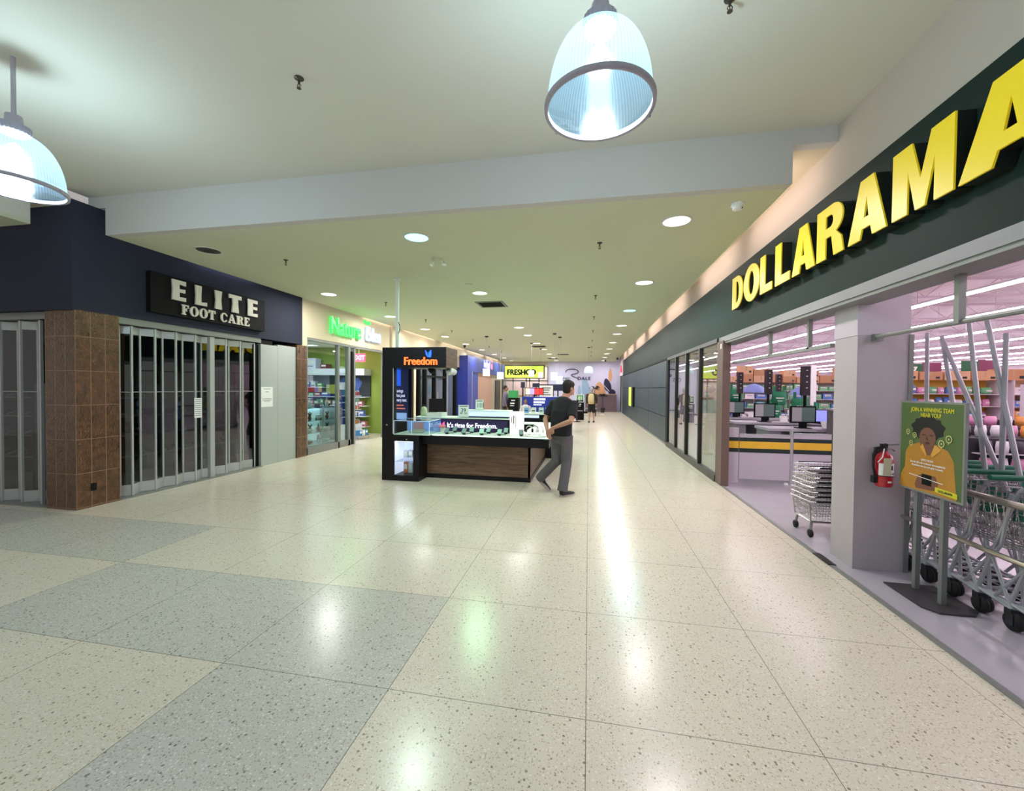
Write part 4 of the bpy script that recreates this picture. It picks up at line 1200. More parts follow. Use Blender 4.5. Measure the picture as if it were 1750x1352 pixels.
def curio(kind, col, lab, loc, s=1.0):
    mt = M('curio_%d_%d' % (col[0], col[2]), col, 0.35)
    mb = MB().m(mt); mb.smooth = True
    if kind == 'bottle':
        mb.lathe([(0.03 * s, 0), (0.032 * s, 0.08 * s), (0.014 * s, 0.12 * s), (0.012 * s, 0.15 * s)], n=14); mb.m(m_wsh).lathe([(0.016 * s, 0.15 * s), (0.016 * s, 0.17 * s)], n=12)
    elif kind == 'figure':
        mb.ball((0, 0, 0.045 * s), 0.045 * s, 0.035 * s, 0.045 * s); mb.ball((0.01 * s, 0, 0.11 * s), 0.028 * s); mb.ball((0.03 * s, 0.02 * s, 0.14 * s), 0.012 * s, 0.01 * s, 0.022 * s); mb.ball((-0.01 * s, -0.02 * s, 0.14 * s), 0.012 * s, 0.01 * s, 0.022 * s)
    elif kind == 'bowl':
        mb.lathe([(0.025 * s, 0), (0.06 * s, 0.03 * s), (0.07 * s, 0.06 * s), (0.062 * s, 0.058 * s), (0.02 * s, 0.012 * s)], n=18)
    else:
        mb.box(-0.05 * s, 0.05 * s, -0.04 * s, 0.04 * s, 0, 0.07 * s); mb.m(m_paper).box(0.05 * s, 0.051 * s, -0.03 * s, 0.03 * s, 0.015 * s, 0.05 * s)
    o = mb.build({'bottle': 'bottle', 'figure': 'figurine', 'bowl': 'bowl', 'box': 'small_box'}[kind]); o.location = loc
    return tag(o, lab, {'bottle': 'bottle', 'figure': 'figurine', 'bowl': 'bowl', 'box': 'box'}[kind], 'curios in the health shop showcase')
kinds = ['figure', 'bottle', 'bowl', 'box']
ccol = [((226, 230, 232), 'white'), ((150, 196, 160), 'jade green'), ((120, 80, 60), 'brown'), ((40, 42, 46), 'black')]
for r, z in enumerate((0.16, 0.458, 0.758, 1.058)):
    for k in range(8):
        col, cn = ccol[(k * 3 + r * 2) % 4] if (k + r) % 3 else ccol[0]
        kd = kinds[(k + r) % 4]
        curio(kd, col, f'{cn} {kd if kd != "box" else "small box"} on the showcase {("floor", "lowest glass shelf", "middle glass shelf", "glass top")[r]}, {ORD[k]} from the left', (-6.75 - 0.12 * (k % 2), 8.6 + k * 0.17, z), 1.15 if r < 3 else 1.4)
# lucky plant pot tower on showcase
t = thing('bamboo_ornament', 'pale yellow tiered ornament standing on the glass showcase', 'ornament', (-6.98, 9.0, 1.058))
MB().m(M('brass_yellow', (214, 216, 130), 0.4)).lathe([(.05, 0), (.05, .1), (.035, .12), (.05, .14), (.05, .24), (.03, .26), (.045, .28), (.02, .36)], n=16).build('body', t)
MB().m(m_white).tube([(-.08, 0, .25), (-.05, 0, .38), (.05, 0, .38), (.08, 0, .25)], 0.008, 6).build('arch', t)
# bottle gondola at the door
t = thing('gondola_shelf', 'blue backed gondola with rows of bottles inside the shop doorway', 'shelves', (-7.3, 11.3, 0))
m_bb = M('gondola_blue_back', (52, 84, 176), 0.5)
MB().m(m_wsh).box(-7.55, -6.95, 11.05, 11.65, 0, 0.45).build('base', t, world=True)
MB().m(m_bb).box(-7.32, -7.28, 11.1, 11.62, 0.45, 1.5).build('back_panel', t, world=True)
MB().m(m_wsh).box(-7.4, -7.2, 11.08, 11.64, 1.5, 1.72).build('header', t, world=True)
GZ = (0.45, 0.68, 0.90, 1.12, 1.32)
for z in GZ[1:]: MB().m(m_wsh).box(-7.28, -6.96, 11.08, 11.64, z - 0.015, z).build('shelf', t, world=True)
bcols = [[((196, 130, 60), 'amber')], [((226, 226, 236), 'white'), ((60, 80, 170), 'blue')], [((200, 90, 80), 'red'), ((226, 200, 190), 'cream')], [((110, 170, 130), 'green'), ((160, 160, 190), 'grey blue')], [((150, 70, 84), 'maroon')]]
for r, z in enumerate(GZ):
    for k in range(7):
        col, cn = bcols[r][k % len(bcols[r])]
        mb = MB().m(M('bottle_' + cn.replace(' ', '_'), col, 0.4)); mb.smooth = True
        mb.lathe([(0.026, 0), (0.027, 0.09), (0.012, 0.115), (0.012, 0.125)], n=12); mb.m(m_wsh).lathe([(0.015, 0.125), (0.015, 0.145)], n=10)
        o = mb.build('bottle'); o.location = (-7.03, 11.14 + k * 0.075, z)
        tag(o, f'{cn} bottle on the gondola, {("lowest", "second", "middle", "fourth", "top")[r]} tier, {ORD[k]} from the left', 'bottle', 'bottles on the doorway gondola')
t = thing('low_display', 'low wire rack with blue snack bags at the shop doorway', 'rack', (-6.75, 11.3, 0))
MB().m(m_chrome).box(-6.85, -6.68, 11.1, 11.6, 0.1, 0.12).tube([(-6.84, 11.1, 0), (-6.84, 11.1, .2)], .01, 6).tube([(-6.69, 11.6, 0), (-6.69, 11.6, .2)], .01, 6).build('rack_frame', t, world=True)
for k in range(3):
    o = carton(((60, 130, 190), (226, 226, 220), (60, 150, 190))[k], 'snack%d' % k, 0.14, 0.13, 0.16).build('snack_bag'); o.location = (-6.765, 11.18 + k * 0.16, 0.12); o.rotation_euler = (0, 0, PI / 2)
    tag(o, f'{("blue", "white", "teal")[k]} snack bag on the low wire rack at the doorway', 'bag')
# red round sign + details inside dark glazed front
t = thing('round_poster', 'oval dark red poster inside the glazed front behind the kiosk', 'poster', (-6.3, 13.7, 1.35))
mobj('disc', art_mesh('disc', [ell(0, 0, .22, .38, 28)], 0.006, M('dark_red_print', (120, 50, 44), 0.6), '+x', (XL + 0.002, 13.85, 1.75)), t)
mobj('white_marks', art_mesh('white_marks', [[(-.08, .02), (.08, .02), (.08, .17), (-.08, .17)], [(-.08, -.15), (.08, -.15), (.08, -.02), (-.08, -.02)]], 0.003, m_paper, '+x', (XL + 0.009, 13.85, 1.75)), t)
MB().m(m_cream).box(XL - 0.1, XL + 0.001, 13.1, 14.3, 0, 2.5).build('backing_board', t, world=True)
t = thing('door_handle_bar', 'vertical steel pull bar on the black framed door', 'handle', (XL + 0.03, 16.4, 0.9))
MB().m(m_alu).tube([(0, 0, 0), (0.03, 0, 0.02), (0.03, 0, 0.48), (0, 0, 0.5)], 0.012, 8).build('bar', t)
for k, (y, col) in enumerate(((15.9, (120, 90, 150)), (18.3, (130, 150, 150)), (19.8, (90, 130, 170)))):
    t = thing('window_poster', f'{("violet", "grey", "blue")[k]} poster inside the glazed front beyond the kiosk', 'poster', (-7.3, y, 0.8))
    MB().m(M('poster_%d' % k, col, 0.6, var=0.3, vscale=5)).box(-7.32, -7.3, y - .4, y + .4, 0.8, 2.0).build('sheet', t, world=True)
    MB().m(m_alu_d).box(-7.34, -7.32, y - .03, y + .03, 0, 0.8).build('stand_post', t, world=True)
area_light('shop_ceiling_lamp', (-7.0, 16.8, 2.68), (0, 0, 0), 0.6, 5, 22, (0.85, 0.95, 1.0))
# ================================================================== phone kiosk
m_wood = bpy.data.materials.new('walnut_veneer'); m_wood.use_nodes = True
nt = m_wood.node_tree; N = nt.nodes; L = nt.links; b = N['Principled BSDF']
tc = N.new('ShaderNodeTexCoord'); mp = N.new('ShaderNodeMapping'); mp.inputs['Scale'].default_value = (1.2, 1.2, 16)
nz = N.new('ShaderNodeTexNoise'); nz.inputs['Scale'].default_value = 2.2; nz.inputs['Detail'].default_value = 6; nz.inputs['Distortion'].default_value = 0.6
L.new(tc.outputs['Object'], mp.inputs[0]); L.new(mp.outputs[0], nz.inputs['Vector'])
cr = N.new('ShaderNodeValToRGB'); cr.color_ramp.elements[0].position = 0.3; cr.color_ramp.elements[0].color = (*lin((84, 62, 48)), 1)
cr.color_ramp.elements[1].position = 0.72; cr.color_ramp.elements[1].color = (*lin((138, 106, 82)), 1)
L.new(nz.outputs['Fac'], cr.inputs[0]); L.new(cr.outputs[0], b.inputs['Base Color']); b.inputs['Roughness'].default_value = 0.45
m_wtop = M('white_counter_top', (226, 240, 228), 0.3, var=0.02)
m_glow = EM('display_case_glow', (190, 210, 250), 0.75)
KY = 6.45
t = thing('kiosk_tower', 'tall black kiosk frame with glowing orange Freedom lettering', 'kiosk', (-2.9, 6.7, 0))
mb = MB().m(m_black); mb.box(-3.47, -3.27, KY, 6.58, 0, 2.27).box(-3.47, -3.27, 6.58, 7.04, 1.925, 2.27); mb.box(-3.27, -2.33, KY, 7.04, 1.925, 2.27)
mb.m(m_alu).cbox((-3.38, KY - 0.004, 0.95), (0.02, 0.01, 0.02)).box(-3.275, -3.265, KY - .002, KY + .01, .8, 1.92); mb.build('frame', t, world=True)
MB().m(m_wood).box(-2.335, -2.325, KY + .01, 7.03, 1.925, 2.26).build('side_veneer', t, world=True)
mb = MB().m(m_black); mb.box(-3.27, -2.80, KY, 7.04, 0, 0.095); mb.box(-3.27, -2.80, KY, 7.04, .675, .785); mb.box(-2.90, -2.80, KY, 7.04, .095, .675); mb.box(-3.27, -3.25, KY, 7.04, .095, .675); mb.box(-3.25, -2.9, 6.9, 7.04, .095, .675); mb.m(m_alu).cbox((-3.02, KY - .004, .71), (.02, .01, .02)); mb.build('base_cabinet', t, world=True)
MB().m(EM('niche_glow', (214, 220, 250), 0.8)).box(-3.25, -2.9, 6.86, 6.9, .095, .675).build('niche_back', t, world=True)
MB().m(MATS['niche_glow']).box(-3.25, -3.245, 6.48, 6.86, .095, .675).build('niche_side_glow', t, world=True)  # glowing lining added so the dark side wall looks bright
MB().m(m_glass).box(-3.25, -2.9, KY + .01, KY + .014, .095, .675).build('niche_glass', t, world=True)
MB().m(EM('niche_led', (240, 244, 255), 8)).box(-3.24, -2.91, 6.5, 6.53, .665, .674).build('niche_light', t, world=True)
x0 = P(690.5, 620, 'y', KY).x
mobj('lettering', text_mesh('lettering', 'Freedom', 0.185, 0.02, EM('sign_orange_glow', (255, 110, 48), 1.7), '-y', (x0, KY - 0.001, 1.975), 0.0, sx=0.89, heavy=.0035), t, label='glowing orange Freedom lettering')
wing = [[(0, 1), (.35, .62), (.45, .05), (.15, .35)], [(1, 1), (.62, .66), (.5, .02), (.95, .0), (1.05, .5)]]
q = P(727, 613, 'y', KY)
mobj('butterfly_emblem', art_mesh('butterfly_emblem', wing, 0.02, EM('emblem_blue_glow', (40, 96, 255), 1.6), '-y', (q.x, KY - 0.001, q.z + .02), (0.105, 0.125)), t, label='glowing blue winged emblem')
# lit poster behind the opening
t = thing('light_poster', 'dark blue lit poster panel inside the black kiosk frame', 'poster', (-3.2, 7.1, 0.8))
MB().m(m_black).box(-3.58, -3.21, 7.055, 7.15, 0, 2.25).build('panel_body', t, world=True)
MB().m(EM('poster_navy', (22, 34, 74), 0.5)).box(-3.56, -3.27, 7.048, 7.055, .95, 2.2).build('print', t, world=True)
MB().m(EM('poster_blue', (30, 86, 210), 0.9)).box(-3.52, -3.42, 7.042, 7.048, 1.62, 1.92).build('blue_field', t, world=True)
mobj('lettering', text_mesh('lettering', 'Savings\nthat pass\nevery test.', 0.085, 0.002, EM('poster_white', (220, 225, 250), 0.9), '-y', (-3.52, 7.044, 1.50), 0.0, sx=.62), t)
mb = MB().m(EM('poster_orange', (210, 110, 80), 0.6)); mb.box(-3.52, -3.36, 7.042, 7.048, 1.25, 1.27).box(-3.52, -3.33, 7.042, 7.048, 1.19, 1.21).build('small_print', t, world=True)
MB().m(EM('poster_device', (130, 160, 210), 0.6)).box(-3.52, -3.3, 7.042, 7.048, 1.0, 1.12).build('device_print', t, world=True)
# glass display box
t = thing('glass_display_box', 'glass display box with bright edges on the kiosk base', 'display case', (-2.93, 6.72, .785))
MB().m(m_wtop).box(-3.26, -2.62, KY + .01, 7.0, .785, .80).build('display_floor', t, world=True)
mb = MB().m(m_glass); mb.box(-3.26, -2.62, KY + .015, KY + .02, .8, 1.02).box(-3.26, -2.62, KY + .015, 7.0, 1.02, 1.026).box(-2.625, -2.62, KY + .02, 7.0, .8, 1.02).build('glass_panels', t, world=True)
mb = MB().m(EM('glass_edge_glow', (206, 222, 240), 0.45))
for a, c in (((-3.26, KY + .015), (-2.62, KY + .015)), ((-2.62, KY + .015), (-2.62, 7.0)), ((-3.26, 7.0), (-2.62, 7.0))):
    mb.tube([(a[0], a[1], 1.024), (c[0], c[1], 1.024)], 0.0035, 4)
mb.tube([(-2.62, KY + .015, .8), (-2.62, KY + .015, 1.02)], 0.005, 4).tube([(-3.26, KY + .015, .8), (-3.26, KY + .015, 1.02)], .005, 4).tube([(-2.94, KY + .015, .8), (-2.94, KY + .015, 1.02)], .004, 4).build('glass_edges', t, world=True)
MB().m(EM('case_back_glow', (120, 160, 230), 0.5)).box(-3.26, -2.62, 6.985, 7.0, .8, 1.0).build('back_panel', t, world=True)
t = thing('boxed_tablet', 'flat silver tablet lying inside the glass display box', 'tablet', (-2.95, 6.75, .80))
MB().m(m_alu).cbox((0, 0, .03), (.26, .18, .012), 0, R(12)).build('body', t)
MB().m(m_black).cbox((0, 0.06, .012), (.1, .03, .024)).build('stand', t)
t = thing('product_card', 'pink product card standing inside the glass display box', 'card', (-3.0, 6.9, .80))
MB().m(M('pink_card', (230, 170, 190), 0.6)).cbox((0, 0, .09), (.2, .006, .15), 0, R(-15)).build('sheet', t)
# counter
t = thing('kiosk_counter', 'kiosk counter with white top over walnut front panel', 'counter', (-1.75, 7.9, 0))
CY0 = 6.60
mb = MB().m(m_wood); mb.box(-2.80, -.955, 6.82, 6.86, .075, .62); mb.box(-.99, -.955, 6.82, 9.3, .075, .62); mb.build('wood_panel', t, world=True)
mb = MB().m(m_black); mb.box(-2.80, -.62, CY0, 7.16, .62, .775); mb.box(-1.15, -.62, 7.16, 9.6, .62, .775); mb.build('apron', t, world=True)
mb = MB().m(m_black); mb.box(-2.80, -.945, 6.81, 6.9, 0, .075); mb.box(-1.02, -.945, 6.9, 9.3, 0, .075); mb.box(-.98, -.62, 9.3, 9.6, 0, .62); mb.build('plinth', t, world=True)
mb = MB().m(m_wtop); mb.box(-2.62, -.62, CY0, 7.16, .775, .795); mb.box(-1.15, -.62, 7.16, 9.6, .775, .795); mb.build('counter_top', t, world=True)
t9 = thing('kiosk_back_counter', 'rear black and white counter closing the phone kiosk behind', 'counter', (-2.3, 9.3, 0))
MB().m(m_black).box(-3.47, -3.40, 7.6, 9.6, 0, .775).box(-3.40, -1.16, 9.5, 9.6, 0, .775).build('body', t9, world=True)
MB().m(m_wtop).box(-3.47, -1.16, 9.1, 9.6, .775, .795).box(-3.47, -2.95, 7.6, 9.1, .775, .795).build('counter_top', t9, world=True)
t = bpy.data.objects['kiosk_counter']
mb = MB().m(EM('counter_edge_glow', (214, 250, 226), 1.2)); mb.box(-2.62, -.62, CY0 - .004, CY0, .775, .795); mb.build('lit_edge', t, world=True)
# riser with banner
t = thing('kiosk_riser', 'white topped riser with dark banner on the kiosk counter', 'riser', (-2.0, 7.3, .795))
mb = MB().m(m_black); mb.box(-2.82, -1.36, 7.17, 7.5, .795, 1.03); mb.build('body', t, world=True)
mb = MB().m(m_wtop); mb.box(-3.18, -1.30, 7.12, 7.55, 1.03, 1.05); mb.build('riser_top', t, world=True)
MB().m(EM('banner_ink', (34, 24, 62), 0.55)).box(-2.80, -1.42, 7.162, 7.17, .80, 1.01).build('banner', t, world=True)
mobj('lettering', text_mesh('lettering', "It's time for Freedom.", 0.125, 0.003, EM('banner_white', (245, 240, 255), 1.0), '-y', (-2.56, 7.162, .865), 0.0, sx=0.86, heavy=.0028), t, label='white words on the dark banner')
mobj('emblem', art_mesh('emblem', wing, 0.003, EM('banner_pink', (255, 90, 150), 1.0), '-y', (-2.70, 7.162, .86), (.09, .11)), t)
area_light('counter_lamp', (0.2, -0.09, .215), (R(30), 0, 0), 1.2, 0.04, 4.0, (0.8, 1.0, 0.84), t)
# long lit case on the riser
t = thing('lit_display_case', 'long glowing white display case on the kiosk riser', 'display case', (-1.9, 7.35, 1.05))
mb = MB().m(m_glow); mb.box(-2.32, -1.40, 7.22, 7.5, 1.075, 1.17); mb.build('lit_body', t, world=True)
MB().m(m_wtop).box(-2.33, -1.39, 7.2, 7.52, 1.17, 1.185).build('case_top', t, world=True)
MB().m(m_black).box(-2.31, -1.41, 7.21, 7.5, 1.05, 1.075).build('case_base', t, world=True)
t = thing('packing_carton', 'low white box lying on the riser left of the price stand', 'box', (-2.8, 7.35, 1.05))
MB().m(m_white).box(-2.98, -2.68, 7.2, 7.5, 1.05, 1.12).build('body', t, world=True)
MB().m(m_paper).box(-2.9, -2.76, 7.199, 7.2, 1.07, 1.10).build('label_patch', t, world=True)
t = thing('spray_bottle', 'pale green soap bottle with dark cap on the riser', 'bottle', (-3.10, 7.38, 1.05))
mb = MB().m(M('pale_green_plastic', (206, 226, 190), 0.4)); mb.smooth = True; mb.lathe([(.06, 0), (.062, .08), (.05, .15), (.02, .18)], n=18); mb.build('body', t)
MB().m(m_black).lathe([(.02, .18), (.02, .21), (.008, .22)], n=12).build('cap', t)
t = thing('monitor', 'black monitor seen from behind on the kiosk riser', 'monitor', (-2.88, 7.47, 1.05))
MB().m(m_black).cbox((0, 0, .2), (.3, .02, .26), R(35)).build('screen_shell', t)
MB().m(m_blackmat).box(-.03, .03, -.03, .03, 0, .1).box(-.09, .09, -.07, .07, 0, .01).build('stand', t)
def price_stand(px0, px1, py0, py1, Y, z0, big, small, lab):
    a, b_ = P(px0, py0, 'y', Y), P(px1, py1, 'y', Y)
    t = thing('price_stand', lab, 'price sign', ((a.x + b_.x) / 2, Y, z0))
    MB().m(EM('price_card', (210, 226, 216), 0.15)).box(a.x, b_.x, Y - .004, Y + .004, z0 + .012, a.z).build('card', t, world=True)
    MB().m(m_glass).box(a.x - .005, b_.x + .005, Y - .04, Y + .04, z0, z0 + .012).build('foot', t, world=True)
    MB().m(m_ink).box(a.x + .02, b_.x - .02, Y - .006, Y - .004, a.z - .03, a.z - .018).build('printed_bar', t, world=True)
    w = b_.x - a.x
    if big:
        mobj('price_digits', text_mesh('price_digits', big, w * .5, 0.001, m_ink, '-y', (a.x + w * .5, Y - .0045, a.z - .13), 0.0006, 'CENTER'), t)
        mobj('small_digits', text_mesh('small_digits', small, w * .28, 0.001, m_ink, '-y', (a.x + w * .5, Y - .0045, z0 + .06), 0.0002, 'CENTER'), t)
    else:
        mb = MB().m(MATS['printed_ink'])
        for k in range(5): mb.box(a.x + .03 + .03 * k, a.x + .04 + .03 * k, Y - .006, Y - .004, z0 + .04, a.z - .06)
        mb.build('printed_columns', t, world=True)
price_stand(783.5, 801, 692, 714, 7.18, 1.05, '39', '40  50', 'white price stand reading 39 at the riser edge')
price_stand(813, 826, 683, 700, 7.4, 1.185, None, None, 'small white printed stand on top of the glowing display case')
# phones
def phone(col, lab, loc, rz):
    t = thing('phone', lab, 'phone', loc, rz, 'demo phones on the kiosk counter')
    MB().m(m_black).box(-.025, .025, -.02, .02, 0, .05).build('stand', t)
    MB().m(col).cbox((0, -0.005, .062), (.075, .145, .009), 0, R(28)).build('body', t)
    MB().m(EM('phone_screen', (110, 136, 140), 0.08)).cbox((0, -0.008, .0675), (.067, .133, .002), 0, R(28)).build('screen', t)
    MB().m(m_blackmat).tube([(0, 0.02, .01), (.05, .06, .008), (.09, .12, .006)], .004, 6).build('cable', t)
    return t
ph = None
xs_f = [(-2.42, 6.68), (-1.93, 6.68), (-1.44, 6.68), (-.0, 0)]
spots = []
for row, Y in ((0, 6.72), (1, 6.98)):
    for k in range(4): spots.append((row, k, -2.40 + k * .31 + .06 * row, Y))
spots += [(0, 4, -1.10, 6.74)]
for row, k, x, Y in spots:
    lab = f'demo phone on a black stand, {("front", "rear")[row]} row, {ORD[k]} from the left'
    if ph is None: ph = phone(M('phone_silver', (96, 104, 112), 0.3, 0.3), lab, (x, Y, .795), 0.1)
    else: dup(ph, (x, Y, .795), 0.1 + 0.06 * ((k * 7 + row) % 5 - 2), lab)
t = thing('accessory_stand', 'small cluster of earbuds and cables at the left end of the phones', 'accessories', (-2.56, 6.95, .795))
MB().m(m_white).box(-.04, .04, -.03, .03, 0, .09).build('holder', t)
MB().m(M('pink_case', (214, 120, 140), .5)).cbox((0, -.04, .11), (.12, .07, .02), .2, R(20)).build('device', t)
t = thing('light_box_card', 'tall white printed card block at the right of the banner', 'display card', (-1.2, 6.98, .795))
a, b_ = P(872, 703, 'y', 6.95), P(895, 742, 'y', 6.95)
MB().m(EM('card_white_glow', (252, 236, 240), 0.5)).box(a.x, b_.x, 6.92, 6.98, .795, a.z).build('block', t, world=True)
mb = MB().m(m_ink); mb.box(a.x + .03, a.x + .04, 6.918, 6.92, 1.0, 1.1).box(a.x + .06, a.x + .075, 6.918, 6.92, .98, 1.12).box(a.x + .1, a.x + .105, 6.918, 6.92, .9, 1.12).build('printed_marks', t, world=True)
for k in range(3):
    x, Y = -.98 + .09 * k, 6.86 + .06 * (k % 2)
    t = thing('headphones', f'white and black headphones on the counter beside the printed card, {ORD[k]} from the left', 'headphones', (x, Y, .795))
    mb = MB().m(m_white if k != 1 else m_black); mb.tube([(-.05 + .1 * i / 10 if False else .055 * math.cos(PI * i / 10), 0, .11 + .05 * math.sin(PI * i / 10)) for i in range(11)], .007, 6); mb.build('headband', t)
    for s in (-1, 1):
        mb = MB().m(m_black if k == 0 else m_white); mb.lathe([(.032, -.012), (.036, 0), (.03, .014)], (s * .055, 0, .085), 14, 'x'); mb.build('ear_cup', t)
    MB().m(m_glass).box(-.02, .02, -.02, .02, 0, .05).tube([(0, 0, .05), (0, 0, .15)], .006, 6).build('stand', t)
t = thing('display_tray', 'thin white oval tray at the counter corner by the walker', 'tray', (-.88, 6.80, .795))
MB().m(m_white).lathe([(.19, 0), (.2, .008), (.19, .012), (.17, .006), (.01, .006)], n=30).build('tray', t)
# niche goods
area_light('niche_fill_light', (-3.07, 6.52, .66), (R(-25), 0, 0), .3, .04, 1.6, (.9, .92, 1))  # area light added inside to brighten the niche
for k, (x, z, w, h, col, cn) in enumerate(((-3.17, .36, .09, .14, (214, 216, 226), 'pale grey'), (-3.07, .36, .09, .15, (196, 206, 226), 'pale blue'), (-2.96, .33, .07, .15, (210, 210, 214), 'white and black'), (-3.17, .10, .09, .2, (226, 120, 66), 'orange'), (-3.07, .10, .09, .19, (206, 212, 226), 'silver'), (-2.96, .10, .07, .17, (110, 84, 96), 'dark plum'))):
    t = thing('boxed_accessory', f'{cn} boxed accessory in the lit niche of the kiosk base', 'box', (x, 6.7, z))
    t.location.x += .012 * (3 - k % 3); MB().m(M('acc_%d' % k, col, .5)).box(-w * .42, w * .42, -.04, .04, 0, h * .9).build('carton', t)
    MB().m(m_paper).box(-w * .3, w * .3, -.042, -.04, h * .3, h * .75).build('label_panel', t)
t = thing('niche_shelf', 'thin clear shelf in the lit niche of the kiosk base', 'shelf', (-3.07, 6.68, .32)); MB().m(m_glass).box(-.175, .175, -.2, .2, 0, .008).build('board', t)
# lamps & camera under the header, power pole
for k, (px, py) in enumerate(((759, 634), (771, 636))):
    q = P(px, py, 'y', 6.8)
    t = thing('spot_lamp', f'white round spot lamp under the kiosk header, {("left", "right")[k]} of the pair', 'lamp', (-2.40 + .11 * k, 6.8 - .1 * k, 1.925))
    mb = MB().m(m_white); mb.smooth = True; mb.tube([(0, 0, 0), (0, 0, -.03)], .012, 8).tube([(-.03, .02, -.03), (.03, -.03, -.07)], [.04, .055], 18); mb.build('head', t)
t = thing('security_camera', 'black dome camera under the kiosk header', 'camera', (-2.72, 6.8, 1.925))
mb = MB().m(m_blackmat); mb.smooth = True; mb.lathe([(.06, 0), (.06, -.02), (.05, -.05), (.02, -.08)], n=20); mb.build('dome', t)
t = thing('power_pole', 'thin white power pole from the kiosk up to the ceiling', 'pole', (-3.56, 7.0, 2.27))
t.location = (-3.42, 6.9, 2.27)
MB().m(m_white).box(-.025, .025, -.025, .025, 0, ZC - 2.27).build('pole', t); MB().m(m_white).box(-.06, .06, -.06, .06, ZC - 2.27 - .012, ZC - 2.27).build('ceiling_plate', t)
MB().m(m_dkmetal).tube([(.03, -.02, .5), (.06, -.02, .42), (.05, -.02, .34), (.03, -.02, .3)], .006, 6).build('cable', t)
# ================================================================== second kiosk (blue)
FY = 13.0
m_kb = M('kiosk_blue_panel', (34, 50, 150), 0.4)
t = thing('blue_kiosk', 'royal blue kiosk block with white lettering beyond the phone kiosk', 'kiosk', (-1.5, 14.2, 0))
a, b_ = P(892, 678, 'y', FY + 1.6), P(952, 705, 'y', FY + 1.6)
MB().m(m_kb).box(a.x, b_.x + .3, 14.6, 15.6, .55, a.z).build('blue_panel', t, world=True)
MB().m(m_blackmat).box(a.x, b_.x + .3, 14.62, 15.58, 0, .55).build('base', t, world=True)
c = P(912, 679, 'y', 14.58); d = P(930, 693, 'y', 14.58)
mb = MB().m(EM('kiosk_lettering', (220, 226, 250), .7))
rnd = random.Random(3)
for r in range(3):
    x = c.x
    zz = c.z - .03 - r * .11
    while x < (d.x if r < 2 else d.x - .12):
        w = rnd.uniform(.03, .06); mb.box(x, x + w, 14.585, 14.6, zz - .075 if r < 2 else zz - .04, zz); x += w + .012
mb.build('lettering', t, world=True)
t = thing('white_counter', 'bright white counter of the blue kiosk, in front of its panel', 'counter', (-1.8, 12.4, 0))
a, b_ = P(893, 706, 'y', 12.2), P(948, 713, 'y', 12.2)
MB().m(m_wtop).box(a.x - .1, b_.x + .25, 12.2, 12.9, .80, .84).build('counter_top', t, world=True)
MB().m(m_blackmat).box(a.x - .05, b_.x + .2, 12.25, 12.85, 0, .80).build('body', t, world=True)
MB().m(m_glow).box(a.x, a.x + .5, 12.22, 12.25, .7, .78).build('lit_strip', t, world=True)
for k, (px, c_) in enumerate(((900, (120, 170, 220)), (912, (226, 230, 226)), (925, (200, 220, 214)), (936, (150, 170, 220)))):
    q = P(px, 702, 'y', 12.5)
    t = thing('display_stand', f'{("pale blue", "white", "mint", "violet blue")[k]} item standing on the bright white counter', 'display item', (q.x, 12.5, .84))
    MB().m(M('disp_%d' % k, c_, .4)).box(-.07, .07, -.05, .05, 0, .16).build('block', t)
    MB().m(m_ink).box(-.05, .05, -.052, -.05, .05, .08).build('printed_marks', t)
def screen(px0, px1, py0, py1, Y, cols, lab, cat='screen'):
    a, b_ = P(px0, py1, 'y', Y), P(px1, py0, 'y', Y)
    t = thing('display_screen', lab, cat, ((a.x + b_.x) / 2, Y, a.z))
    MB().m(m_blackmat).box(a.x, b_.x, Y, Y + .04, a.z, b_.z).build('bezel', t, world=True)
    n = len(cols)
    for i, cc in enumerate(cols):
        xa = a.x + .02 + (b_.x - a.x - .04) * i / n; xb = a.x + .02 + (b_.x - a.x - .04) * (i + 1) / n
        MB().m(EM('scr_%d_%d_%d' % cc, cc, .9)).box(xa, xb, Y - .004, Y, a.z + .02, b_.z - .02).build('picture', t, world=True)
    return t, a, b_
t, a, b_ = screen(897, 929, 663, 675, 14.7, [(240, 214, 180), (170, 150, 240), (214, 60, 60), (200, 40, 44)], 'wide colourful screen on top of the blue kiosk')
MB().m(m_blackmat).tube([((a.x + b_.x) / 2, 14.75, a.z), ((a.x + b_.x) / 2, 14.75, 1.1)], .03, 6).build('post', t, world=True)
for k, (x0, x1, y0, y1, Y, lb) in enumerate(((890, 897, 653, 663, 15.8, 'black monitor seen edge on over the blue kiosk'), (910, 922, 655, 662, 16.5, 'small black monitor seen from behind over the blue kiosk'), (946, 961, 657, 668, 15.9, 'dark blue backed monitor left of the walker head'))):
    a, b_ = P(x0, y1, 'y', Y), P(x1, y0, 'y', Y)
    t = thing('monitor', lb, 'monitor', ((a.x + b_.x) / 2, Y, 0))
    MB().m(M('monitor_back_navy', (34, 34, 60), .5)).box(a.x, b_.x, Y, Y + .05, a.z, b_.z).build('screen_shell', t, world=True)
    MB().m(m_blackmat).tube([((a.x + b_.x) / 2, Y + .03, 0), ((a.x + b_.x) / 2, Y + .03, a.z)], .025, 6).build('pole', t, world=True)
a, b_ = P(922, 678, 'y', 18), P(945, 659, 'y', 18)
t = thing('menu_board', 'white framed notice board behind the blue kiosk', 'notice board', ((a.x + b_.x) / 2, 18, 0))
MB().m(m_paper).box(a.x, b_.x, 18, 18.03, .3, b_.z).build('board', t, world=True)
MB().m(m_blackmat).box(a.x - .04, b_.x + .04, 18.03, 18.05, 0, b_.z + .05).build('frame', t, world=True)
mb = MB().m(m_ink)
